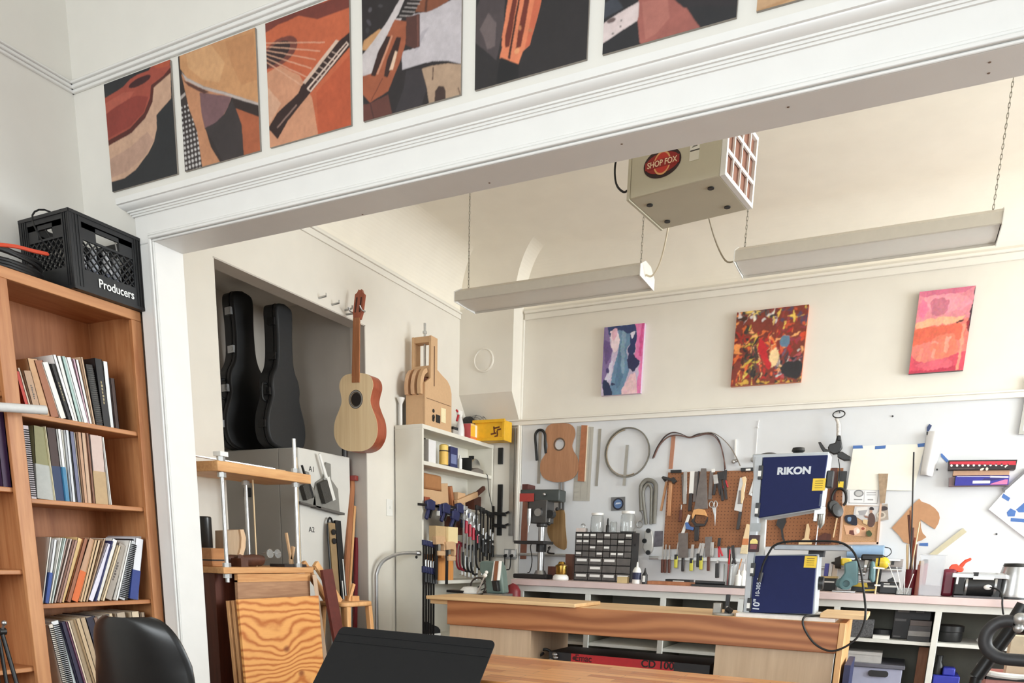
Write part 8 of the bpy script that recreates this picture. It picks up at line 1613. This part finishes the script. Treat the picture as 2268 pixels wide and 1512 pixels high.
p,q = at(*G_(560,690),y=yb_ - 0.11),at(*G_(735,310),y=yb_ - 0.11); p.z = zb_ + 0.028; t = thing('steel_rod','slim steel rod with a ball joint leaning on the belt sander','rod',tuple(p)); part(B().cyl(p,q,0.006,n=8),'rod',m_steel,t); part(B().sph(q,0.012).sph(q + (p - q) * 0.14,0.015),'joint',m_white,t)
t = thing('work_lamp','low white oval lamp with a black base on the workbench','lamp',(at(1042,1300,y=yb_).x,yb_,BT)); c = at(1042,1296,y=yb_); part(B().lathe([(0,0),(0.085,0),(0.09,0.008),(0.05,0.045),(0,0.05)],(c.x,yb_,zb_ + 0.02),n=22),'shade',m_white,t); part(B().lathe([(0,0),(0.098,0),(0.098,0.016),(0,0.018)],(c.x,yb_,zb_),n=22),'base',m_black,t)
b = B().bb((at(1004,1308,y=yb_).x,yb_ - 0.14,zb_ + 0.0),(at(1043,1308,y=yb_).x,yb_ - 0.0,zb_ + 0.0)); b = B().box((at(1020,1308,y=4.68).x - 0.03,4.70,zb_ + 0.032),(0.14,0.10,0.018)); solo(b,'black_tablet',m_black,'flat black device lying beside the white oval lamp on the bench','device',bev=0.003)
b = B(); c = at(1062,1290,y=4.82)
for k in range(3): b.tube([(c.x + (0.06 + 0.01 * k) * math.cos(a),4.82 + 0.015 * k - 0.02,zb_ + 0.07 + 0.06 * math.sin(a)) for a in [2 * PI * i / 20 for i in range(20)]],0.006,6,True)
solo(b,'grey_hose_coil',flat('dark_brown_hose',(66,56,50),0.6),'coil of dark hose behind the white oval lamp on the bench','hose')
b = B().lathe([(0,0),(0.05,0),(0.052,0.01),(0.052,0.10),(0.04,0.115),(0,0.115)],(at(1137,1300,y=5.30).x,5.28,0.0),n=18); b = B().lathe([(0,0),(0.06,0),(0.062,0.02),(0.062,0.84),(0.04,0.88),(0,0.90)],(at(1136,1300,y=5.28).x,5.28,0.002),n=20); solo(b,'red_cylinder',flat('dark_red_cylinder',(122,28,36),0.4),'dark red cylinder standing on the floor at the left end of the counter','cylinder')
b = B().bb((-3.19,4.92,0.66),(-3.0,5.2,0.675)); sh_ = thing('black_shoe','black shoe with white sole on the low shelf of the white bookcase','shoe',(-3.3,5.2,0.46)); 
c = at(962,1385,x=-3.23)
zz_ = 0.4505
b = B(); 
# pair of shoes on the lowest visible bookcase shelf
M = Matrix.Translation((-3.33,5.12,zz_)) @ Matrix.Rotation(R(80),4,'Z')
out_ = [(p.x,p.y) for p in spline([(-0.13,-0.03,0),(-0.14,0.0,0),(-0.13,0.03,0),(-0.03,0.035,0),(0.07,0.048,0),(0.13,0.035,0),(0.15,0.0,0),(0.13,-0.035,0),(0.07,-0.045,0),(-0.03,-0.035,0)],3,True)]
part(B(M).prism(out_,0.026),'sole',m_white,sh_,bev=0.004); part(B(M).rings([[Vector((x * s + dx,y * s2,z)) for x,y in out_] for s,s2,z,dx in ((0.98,0.98,0.027,0),(0.98,0.96,0.05,0),(0.88,0.8,0.075,-0.01),(0.6,0.62,0.10,-0.045),(0.48,0.5,0.12,-0.06))]),'upper',flat('black_canvas',(24,24,26),0.7),sh_,smooth=60); part(B(M).bar((0.02,-0.02,0.098),(0.03,0.02,0.096),0.006,0.004).bar((-0.005,-0.02,0.112),(0.005,0.02,0.110),0.006,0.004),'laces',m_white,sh_)
# ---- hold-down clamp on the bench
t = thing('miter_gauge','grey metal gauge with a black post lying on the bench left of the bandsaw','gauge',(at(1600,1355,y=4.30).x,4.30,BT)); H_ = lambda x,y: (1560 + x / 8.4,1290 + y / 8.4); yh = 4.32
def hx(x,y=yh): return at(*H_(x,500),y=y).x
def hz3(yv,y=yh): return max(zb_ + 0.001,at(*H_(400,yv),y=y).z)
m_gry = flat('grey_cast_metal',(160,158,152),0.45,metal=0.4)
part(B().bb((hx(155),yh,zb_),(hx(300),yh + 0.05,hz3(385))),'block',m_gry,t,bev=0.004); part(B().bb((hx(370),yh + 0.01,zb_),(hx(440),yh + 0.04,hz3(220))),'post',m_black,t,bev=0.002); part(B().prism(rrect(hx(570) - hx(180),0.09,0.03,4),0.012,Matrix.Translation(((hx(570) + hx(180)) / 2,yh - 0.02,zb_))),'plate',m_gry,t,bev=0.002); part(B().cyl((hx(440),yh - 0.02,zb_ + 0.035),(hx(520),yh - 0.03,zb_ + 0.022),0.016,n=12),'knob',m_black,t); part(B().sph((hx(436),yh - 0.02,zb_ + 0.045),0.008),'bolt',m_steel,t)
b = B(); xg0,xg1 = hx(480,4.40),hx(735,4.40); b.add([(xg0,4.40,zb_ + 0.022),(xg0 + 0.03,4.39,zb_ + 0.022),(xg1,4.44,zb_ + 0.022),(xg0,4.40,zb_ + 0.085),(xg0 + 0.03,4.39,zb_ + 0.085),(xg1,4.44,zb_ + 0.095)],[(0,2,1),(3,4,5),(0,1,4,3),(1,2,5,4),(2,0,3,5)]); 
# ---- bandsaw
bs0 = BT + 0.0005
b = B().bb((at(1628,1372,y=4.23).x,4.235,bs0),(-0.26,4.80,bs0 + 0.02)); solo(b,'white_board',flat('white_melamine',(232,230,226),0.4),'white board lying on the workbench under the bandsaw','board',bev=0.002)
bz = bs0 + 0.0205
b = B(); xg0,xg1 = hx(480,4.40),hx(735,4.40); b.bb((xg0 + 0.045,4.37,bz),(xg1,4.40,bz + 0.07)).bb((xg0 + 0.045,4.37,bz + 0.066),(xg1,4.42,bz + 0.07)); solo(b,'aluminium_bracket',m_alu,'small aluminium angle bracket beside the bandsaw column','bracket')
bw = thing('bandsaw','navy and grey benchtop bandsaw standing on the workbench','bandsaw',(-0.55,4.5,bz)); yf_ = 4.35; V_ = lambda x,y: (1620 + x / 2.907,880 + y / 2.907)
m_navyp = flat('navy_powder_coat',(30,38,84),0.6,noise=0.03,spec=0.2); m_lgrey = flat('light_grey_powder_coat',(186,191,196),0.4,noise=0.02)
def bsp(pts,d,y,m=None): return wp(B(),[V_(*q) for q in pts],d,0,y=y)
def zz3(pts): return pts
def bw_poly(pts,d,y):
    q = [(p.x,max(p.z,bz)) for p in [at(*V_(*c),y=y - d / 2) for c in pts]]; return B().prism(q,d,frame((0,y,0),(1,0,0),(0,0,1)))
part(bw_poly([(155,380),(640,365),(590,724),(240,784),(172,782)],0.20,yf_ + 0.21),'upper_housing',m_lgrey,bw,bev=0.006)
part(bw_poly([(206,386),(622,371),(572,710),(178,775)],0.022,yf_ + 0.01),'upper_door',m_navyp,bw,bev=0.003)
part(bw_poly([(140,1016),(574,1010),(548,1392),(90,1398)],0.20,yf_ + 0.21),'lower_housing',m_lgrey,bw,bev=0.006)
part(bw_poly([(155,1020),(550,1015),(520,1392),(120,1386)],0.022,yf_ + 0.01),'lower_door',m_navyp,bw,bev=0.003)
part(bw_poly([(157,385),(206,385),(178,775),(150,1020),(118,1398),(80,1398)],0.06,yf_ + 0.05),'column',m_lgrey,bw,bev=0.003)
part(bw_poly([(178,770),(226,776),(212,1016),(152,1020)],0.04,yf_ + 0.16),'rear_column',m_white,bw,bev=0.002)
part(B().bb((at(*V_(272,950),y=yf_ + 0.04).x,yf_ - 0.02,Zp(1800,1216,yf_)),(at(*V_(772,950),y=yf_ + 0.04).x,yf_ + 0.26,Zp(1800,1209,yf_))),'table',flat('ground_cast_iron',(150,152,154),0.4,metal=0.5),bw,bev=0.003)
a,c = at(*V_(275,975),y=yf_ - 0.03),at(*V_(775,975),y=yf_ - 0.03); part(B().bb((a.x,yf_ - 0.045,c.z - 0.012),(c.x,yf_ - 0.021,c.z + 0.016)),'fence_rail',flat('grey_fence',(150,154,160),0.45,metal=0.3),bw,bev=0.004)
part(B().bb((at(*V_(490,990),y=yf_).x,yf_ + 0.05,Zp(1800,1232,yf_)),(at(*V_(590,990),y=yf_).x,yf_ + 0.15,Zp(1800,1215,yf_))),'trunnion',m_dkbox,bw)
kx = at(*V_(430,350),y=yf_ + 0.1); part(B().cyl((kx.x,yf_ + 0.1,Zp(1768,1010,yf_)),(kx.x,yf_ + 0.1,kx.z),0.012,n=12).lathe([(0.0,0),(0.022,0.002),(0.034,0.012),(0.03,0.028),(0,0.03)],(kx.x,yf_ + 0.1,kx.z - 0.008),n=18),'tension_knob',m_black,bw)
kx = at(*V_(228,370),y=yf_ + 0.1); part(B().sph((kx.x + 0.01,yf_ + 0.1,kx.z),0.03,(1.6,1,0.4),14,8),'top_lever',m_black,bw)
for x,y in ((190,470),(170,710),(140,1095),(117,1320)): p = at(*V_(x,y),y=yf_ - 0.012); o = part(B().bb((p.x - 0.012,yf_ - 0.02,p.z - 0.045),(p.x + 0.012,yf_ + 0.0,p.z + 0.025)),'hinge',m_black,bw,bev=0.002); part(B().bb((p.x - 0.012,yf_ - 0.022,p.z - 0.03),(p.x + 0.004,yf_ - 0.0195,p.z - 0.002)),'hinge_pin',m_white,o)
p = at(*V_(630,525),y=yf_ + 0.05); part(B().bb((p.x - 0.012,yf_ + 0.02,p.z - 0.045),(p.x + 0.02,yf_ + 0.08,p.z + 0.04)),'tracking_knob',m_black,bw,bev=0.005)
p = at(*V_(562,1195),y=yf_ + 0.1); part(B().cyl((p.x - 0.02,yf_ + 0.1,p.z),(p.x + 0.025,yf_ + 0.1,p.z),0.036,n=18),'dust_knob',m_black,bw,bev=0.004)
p = at(*V_(574,735),y=yf_ + 0.06); part(B().bb((p.x - 0.028,yf_ + 0.03,p.z - 0.015),(p.x + 0.022,yf_ + 0.09,p.z + 0.025)).bb((p.x - 0.03,yf_ + 0.03,p.z - 0.05),(p.x - 0.012,yf_ + 0.07,p.z + 0.03)),'blade_guide',m_zinc,bw,bev=0.003); part(B().lathe([(0,-0.09),(0.008,-0.078),(0.018,-0.06),(0.018,0.0),(0,0.0)],(p.x + 0.008,yf_ + 0.06,p.z),n=14),'guide_post',m_alu,bw)
part(B().bb((p.x - 0.006,yf_ + 0.06,Zp(1800,1209,yf_)),(p.x - 0.002,yf_ + 0.063,p.z)),'blade',m_steel,bw)
p = at(*V_(147,940),y=yf_ - 0.012); part(B().bb((p.x - 0.028,yf_ - 0.022,p.z - 0.044),(p.x + 0.028,yf_ - 0.008,p.z + 0.044)),'switch_plate',flat('dark_maroon_plate',(52,22,28),0.5),bw,bev=0.003)
part(B().prism([(-0.019,-0.001),(0.019,-0.001),(0.018,0.013),(0.009,0.024),(-0.009,0.024),(-0.018,0.013)],0.014,frame((p.x,yf_ - 0.0225,p.z),(1,0,0),(0,0,1))),'switch_paddle',flat('cream_yellow_paddle',(242,220,130),0.4),bw); part(B().bb((p.x - 0.017,yf_ - 0.03,p.z - 0.03),(p.x + 0.017,yf_ - 0.0225,p.z - 0.004)),'stop_button',flat('maroon_button',(126,40,44),0.4),bw)
p = at(*V_(156,835),y=yf_ - 0.01); part(B().bb((p.x - 0.026,yf_ - 0.0115,p.z - 0.022),(p.x + 0.026,yf_ - 0.0105,p.z + 0.022)),'grey_label',flat('mid_grey_label',(166,172,176),0.5),bw)
for x,y in ((563,560),(509,1058)): 
    p = at(*V_(x,y),y=yf_ - 0.013); o = part(B().bb((p.x - 0.031,yf_ - 0.0135,p.z - 0.03),(p.x + 0.031,yf_ - 0.0125,p.z + 0.03)),'warning_label',flat('warning_yellow',(240,202,40),0.5),bw); bb_ = B()
    for k in range(4): bb_.bb((p.x - 0.019,yf_ - 0.0142,p.z + 0.016 - 0.011 * k),(p.x + 0.019,yf_ - 0.0136,p.z + 0.0185 - 0.011 * k))
    part(bb_,'print',flat('brown_print',(120,96,30),0.6),o,kind='stuff')
p = at(*V_(576,660),y=yf_ - 0.013); part(B().bb((p.x - 0.007,yf_ - 0.0135,p.z - 0.03),(p.x + 0.004,yf_ - 0.0125,p.z + 0.03)),'scale_label',flat('dark_scale_label',(70,80,110),0.5),bw)
m_silver = flat('silver_letters',(206,212,220),0.4)
p = at(*V_(402,473),y=yf_ - 0.013); lettering('RIKON',0.048,frame((p.x,yf_ - 0.0125,p.z),(1,0,0.012),(0,0,1)),m_silver,bw,bold=0.0024,sx=1.12)
p = at(*V_(162,1335),y=yf_ - 0.013); lettering('10"',0.048,frame((p.x,yf_ - 0.0125,p.z),(0.03,0,1),(-1,0,0.03)),m_silver,bw,bold=0.001); p = at(*V_(174,1222),y=yf_ - 0.013); lettering('10-305-S',0.030,frame((p.x,yf_ - 0.0125,p.z),(0.03,0,1),(-1,0,0.03)),m_silver,bw,bold=0.0004,sx=0.95)
cd = [(1682,1285),(1690,1250),(1704,1222),(1716,1207),(1745,1199),(1800,1198),(1850,1199),(1876,1208),(1894,1228),(1906,1262),(1913,1310),(1917,1350),(1913,1382),(1898,1412),(1868,1434),(1838,1441),(1808,1428),(1788,1404),(1778,1380),(1782,1362),(1798,1352)]
P_c = [at(px,py,y=4.30 if i < 8 else (4.22 if i < 11 else 4.165)) for i,(px,py) in enumerate(cd)]; P_c[-1] = Vector((P_c[-1].x,4.26,bz + 0.006)); P_c[-2] = Vector((P_c[-2].x,4.19,bz + 0.004)); P_c.append(P_c[-1] + Vector((0.05,0.10,0.0)))
part(B().tube(spline(P_c,5),0.0055,8),'power_cord',m_rubber,bw); p = at(1682,1288,y=4.30); part(B().cyl(p,p + Vector((0.006,0,0.05)),0.011,n=10),'plug',m_dkbox,bw)
# ---- pine board overhanging the bench end
xa_,xb2 = at(1815,1372,y=4.22).x,at(1920,1376,y=4.22).x
b = B().bb((xa_ + 0.0,4.22,bz + 0.001),(xb2 - 0.0,4.62,bz + 0.026)); solo(b,'pine_offcut',m_benchtop,'pale pine board overhanging the right end of the workbench','board',bev=0.003)
# ---- two hanging shop lights
m_hood = flat('white_enamel_hood',(206,200,188),0.4,noise=0.02); m_tube = flat('fluorescent_tube',(236,236,232),0.3,noise=0.0)
ZL = 2.60; ZCB = ZB
def shop_light(x0,x1,label,chains):
    yl = 4.455; t = thing('shop_light',label,'shop light',((x0 + x1) / 2,yl,ZL),'hanging shop lights')
    sec = [(-0.125,0.0),(-0.130,0.004),(-0.128,0.052),(-0.05,0.090),(0.05,0.090),(0.128,0.052),(0.130,0.004),(0.125,0.0),(0.122,0.004),(0.120,0.048),(0.045,0.083),(-0.045,0.083),(-0.120,0.048),(-0.122,0.004)]
    part(B().rings([[Vector((x,yl + y,ZL + z)) for y,z in sec] for x in (x0,x1)]),'hood',m_hood,t)
    part(B().bb((x0 + 0.01,yl - 0.045,ZL + 0.055),(x1 - 0.01,yl + 0.045,ZL + 0.083)),'ballast_cover',m_hood,t,bev=0.004)
    part(B().rings([[Vector((x,yl + y,ZL + z)) for y,z in ((-0.118,0.010),(-0.04,0.004),(0.04,0.004),(0.118,0.010),(0.118,0.014),(0.04,0.009),(-0.04,0.009),(-0.118,0.014))] for x in (x0 + 0.006,x1 - 0.006)]),'diffuser',flat('milky_diffuser',(232,230,222),0.35,noise=0.01),t)
    for x in (x0,x1):
        b = B(frame((x - 0.002,yl,ZL),(0,1,0),(0,0,1))).prism([(-0.132,-0.002),(0.132,-0.002),(0.132,0.056),(0.05,0.096),(-0.05,0.096),(-0.132,0.056)],0.004); part(b,'end_cap',m_white,t)
    for px,py in chains:
        p = at(px,py,y=yl); n = int((ZCB - ZL - 0.09) / 0.02); b = B()
        for k in range(n):
            zc = ZL + 0.10 + k * 0.02; v = (k % 2); b.tube([(p.x + (0.004 * math.cos(a) if v else 0),yl + (0 if v else 0.004 * math.cos(a)),zc + 0.013 * math.sin(a)) for a in [2 * PI * i / 10 for i in range(10)]],0.0016,5,True)
        b.cyl((p.x,yl,ZCB - 0.02),(p.x,yl,ZCB),0.012,n=10); part(b,'chain',flat('dull_chain_steel',(142,136,124),0.45,metal=0.6),t,kind='stuff')
    return t
sl = shop_light(-2.62,-1.452,'hanging white shop light with a grey underside, left one of the pair',((1038,620),(1421,560)))
sr = shop_light(-0.955,0.214,'hanging white shop light with a bright underside, right one of the pair',((1652,520),(2205,430)))
m_wcord = flat('cream_cord',(222,212,188),0.5)
part(B().tube(spline([(-1.45,4.42,ZL + 0.03),(-1.40,4.40,ZL + 0.02),(-1.32,4.30,2.70),(-1.18,4.0,2.95),(-1.05,3.7,3.15),(-1.0,3.55,ZB - 0.002)]),0.005,8),'cord',m_wcord,sl)
part(B().tube(spline([(-0.957,4.42,ZL + 0.04),(-1.02,4.42,ZL + 0.045),(-1.08,4.35,ZL + 0.16),(-1.10,4.2,2.90),(-1.08,3.9,3.15),(-1.05,3.6,ZB - 0.002)]),0.004,8),'cord',flat('grey_beige_cord',(160,150,130),0.5),sr)
# ---- air cleaner
zA = 1.10 + 1.35; A0 = Vector((-1.118,3.118,zA)); yaw = R(-8.0); AL,AW,AH = 0.388,0.315,0.24
AM = Matrix.Translation(A0) @ Matrix.Rotation(yaw,4,'Z')
m_air = flat('beige_sheet_metal',(196,190,168),0.45,noise=0.02,scale=12)
ac = thing('air_cleaner','beige hanging air cleaner with an oval red badge and a slatted filter end','air cleaner',tuple(AM @ Vector((AL / 2,AW / 2,0))))
part(B(AM).bb((0.012,0,0),(AL - 0.02,AW,AH)),'housing',m_air,ac,bev=0.004); part(B(AM).bb((0,-0.003,-0.003),(0.012,AW + 0.003,AH)),'left_flange',m_air,ac,bev=0.002)
part(B(AM).bb((AL - 0.022,0.012,0.012),(AL - 0.012,AW - 0.012,AH - 0.012)),'filter',wood('brown_filter_pleats',(112,70,56),(150,104,84),'z',90,stretch=0.02),ac)
b = B(AM); t_ = 0.014
for a,c in (((AL - 0.0195,0,0),(AL,t_,AH)),((AL - 0.0195,AW - t_,0),(AL,AW,AH)),((AL - 0.0195,t_ + 0.0002,0),(AL - 0.0003,AW - t_ - 0.0002,t_)),((AL - 0.0195,t_ + 0.0002,AH - t_),(AL - 0.0003,AW - t_ - 0.0002,AH))): b.bb(a,c)
for f in (0.25,0.5,0.75): b.bb((AL - 0.008,AW * f - 0.004,t_),(AL - 0.001,AW * f + 0.004,AH - t_))
for f in (0.33,0.66): b.bar((AL - 0.005,t_,AH * f + 0.005),(AL - 0.005,AW - t_,AH * f + 0.005),0.0068,0.012)
part(b,'filter_grille',m_white,ac)
for x,y in ((0.06,0.08),(0.31,0.07),(0.06,0.25),(0.31,0.25)): part(B(AM).cyl((x,y,-0.004),(x,y,0.001),0.012,n=14),'rubber_foot',m_black,ac)
def on_front(px,py):
    d = ray(px,py); n = AM.to_3x3() @ Vector((0,-1,0)); t = (A0 - EYE).dot(n) / d.dot(n); return AM.inverted() @ (EYE + d * t)
c = on_front(1467,361); FM = AM @ frame((c.x,-0.001,c.z),(1,0,0),(0,0,1)); rx_,rz_ = 0.075,0.048
b = B(FM).prism([(rx_ * math.cos(a),rz_ * math.sin(a)) for a in [2 * PI * i / 36 for i in range(36)]],0.0012,col=(44,18,18)); b.prism([(rx_ * 0.92 * math.cos(a),rz_ * 0.70 * math.sin(a)) for a in [2 * PI * i / 36 for i in range(36)]],0.0017,col=(150,34,30)); b.prism([(0.034 * math.cos(a),0.039 * math.sin(a)) for a in [2 * PI * i / 30 for i in range(30)]],0.002,col=(226,170,110)); b.prism([(0.029 * math.cos(a),0.033 * math.sin(a)) for a in [2 * PI * i / 30 for i in range(30)]],0.0023,col=(196,52,40)); b.prism([(-0.068,-0.013),(0.068,-0.013),(0.068,0.013),(-0.068,0.013)],0.0026,col=(150,34,30)); ob = part(b,'badge',m_print,ac)
lettering('SHOP FOX',0.027,FM @ Matrix.Translation((0,0,0.003)),flat('pale_gold_letters',(246,222,186),0.5),ac,sx=0.92,bold=0.0003)
c = on_front(1539,330); b = B(AM); b.bb((c.x - 0.018,-0.0015,c.z - 0.002),(c.x + 0.018,0,c.z + 0.036),col=(232,230,222)); b.bb((c.x - 0.018,-0.0015,c.z - 0.036),(c.x + 0.018,0,c.z - 0.006),col=(226,222,208)); b.bb((c.x - 0.016,-0.002,c.z - 0.005),(c.x + 0.018,0,c.z - 0.002),col=(70,66,62)); b.prism([(c.x - 0.012,c.z + 0.006),(c.x + 0.01,c.z + 0.008),(c.x + 0.006,c.z + 0.03),(c.x - 0.002,c.z + 0.014)],0.002,frame((0,0,0),(1,0,0),(0,0,1)),col=(120,116,110)); part(b,'instruction_label',m_print,ac)
b = B(AM).tube(spline([(0.0,0.03,0.055),(-0.03,0.03,0.045),(-0.065,0.03,0.08),(-0.075,0.03,0.14),(-0.06,0.03,0.18),(-0.02,0.05,0.205),(0.0,0.06,0.21)]),0.004,8); part(b,'cord',m_rubber,ac)
for x,y in ((0.05,0.04),(0.33,0.04),(0.05,0.28),(0.33,0.28)): p = AM @ Vector((x,y,AH)); part(B().cyl(p,(p.x,p.y,ZB),0.004,n=6),'hanging_rod',m_zinc,ac)
# ---- handlebar of the black bicycle at the right edge and the bin beside it
yb3 = 2.72; bk = thing('bicycle','black bicycle with a taped drop handlebar at the lower right edge','bicycle',(0.42,yb3,0)); J_ = lambda x,y: (2140 + x / 4.92,1330 + y / 4.92); m_tapeb = flat('black_bar_tape',(48,48,50),0.5,noise=0.12,scale=90)
pts = [at(*J_(x,y),y=yb3) for x,y in ((510,225),(430,220),(330,250),(240,330),(205,430),(225,520),(300,590),(400,630),(540,645),(700,655))]
part(B().tube(spline(pts,6),0.019,12),'drop_handlebar',m_tapeb,bk); part(B().tube(spline([p + Vector((0.40,0.10,0)) for p in pts],6),0.019,12),'drop_handlebar',m_tapeb,bk)
top = at(*J_(640,40),y=yb3 + 0.02); mid = at(*J_(520,235),y=yb3 + 0.02)
part(B().cyl(mid,top,0.022,n=12),'brake_lever',m_black,bk); part(B().cyl(pts[0] + Vector((0,0,0)),pts[0] + Vector((0.40,0.10,0)),0.013,n=12),'handlebar_top',m_black,bk); part(B().sph(at(*J_(590,200),y=yb3 - 0.01),0.02).sph(at(*J_(570,300),y=yb3 - 0.01),0.014).cyl(at(*J_(580,250),y=yb3),at(*J_(640,220),y=yb3),0.012,n=10),'clamp',m_zinc,bk)
d0,d1 = at(*J_(500,290),y=yb3 + 0.2),at(*J_(110,830),y=yb3 + 0.2); fl = d0 + (d1 - d0) * (d0.z - 0.34) / (d0.z - d1.z)
part(B().cyl(d0,d1,0.022,n=12).cyl(d1,(d1.x - 0.02,d1.y,0.34),0.018,n=12),'fork',m_blackmetal,bk); wc = Vector((d1.x - 0.02,d1.y,0.34))
n = 40; part(B().tube([wc + Vector((0.318 * math.cos(2 * PI * i / n),0,0.318 * math.sin(2 * PI * i / n))) for i in range(n)],0.018,10,True),'tyre',m_rubber,bk); part(B().cyl(wc - Vector((0,0.05,0)),wc + Vector((0,0.05,0)),0.02,n=12),'hub',m_zinc,bk)
o = part(B().cyl(wc,wc + Vector((0.31,0,0)),0.0015,n=5),'spoke',m_zinc,bk)
for k in range(1,12): a = 2 * PI * k / 12; part(B().cyl(wc,wc + Vector((0.31 * math.cos(a),0,0.31 * math.sin(a))),0.0015,n=5),'spoke',m_zinc,bk)
part(B().cyl(d0,d0 + Vector((0.55,0.0,-0.03)),0.018,n=12),'top_tube',m_blackmetal,bk)
bn = thing('waste_bin','pink-sided bin with a white liner and black rim by the bicycle','bin',(0.62,3.55,0)); yb4 = 3.35
a,c = at(*J_(245,690),y=yb4),at(*J_(630,760),y=yb4); x0,zt_ = a.x,0.705
m_pink = flat('dusty_pink_plastic',(206,142,134),0.5,noise=0.08)
part(B().bb((x0,yb4,0.001),(x0 + 0.42,yb4 + 0.006,zt_)).bb((x0,yb4 + 0.30,0.001),(x0 + 0.42,yb4 + 0.306,zt_)).bb((x0,yb4 + 0.006,0.001),(x0 + 0.006,yb4 + 0.30,zt_)).bb((x0 + 0.414,yb4 + 0.006,0.001),(x0 + 0.42,yb4 + 0.30,zt_)).bb((x0,yb4,0.001),(x0 + 0.42,yb4 + 0.306,0.006)),'shell',m_pink,bn)
part(B().bb((x0 - 0.006,yb4 - 0.006,zt_ - 0.008),(x0 + 0.426,yb4 - 0.0005,zt_ + 0.004)).bb((x0 - 0.006,yb4 - 0.006,zt_ - 0.008),(x0 - 0.0005,yb4 + 0.312,zt_ + 0.004)),'rim',m_black,bn)
part(B().tube(spline([(x0 + 0.0,yb4 + 0.30,zt_ + 0.012),(x0 + 0.003,yb4 + 0.003,zt_ + 0.014),(x0 + 0.12,yb4 + 0.004,zt_ + 0.008),(x0 + 0.25,yb4 + 0.003,zt_ + 0.014),(x0 + 0.417,yb4 + 0.003,zt_ + 0.010),(x0 + 0.417,yb4 + 0.30,zt_ + 0.012),(x0 + 0.2,yb4 + 0.303,zt_ + 0.012)]),0.012,8),'liner',m_white,bn)
a = at(*J_(480,470),y=3.5); b = B().bb((a.x,3.48,0.008),(a.x + 0.10,3.56,at(*J_(520,380),y=3.5).z)); solo(b,'tall_carton',flat('pale_tan_carton',(216,200,172),0.7),'tall pale tan carton standing in the pink bin','carton')
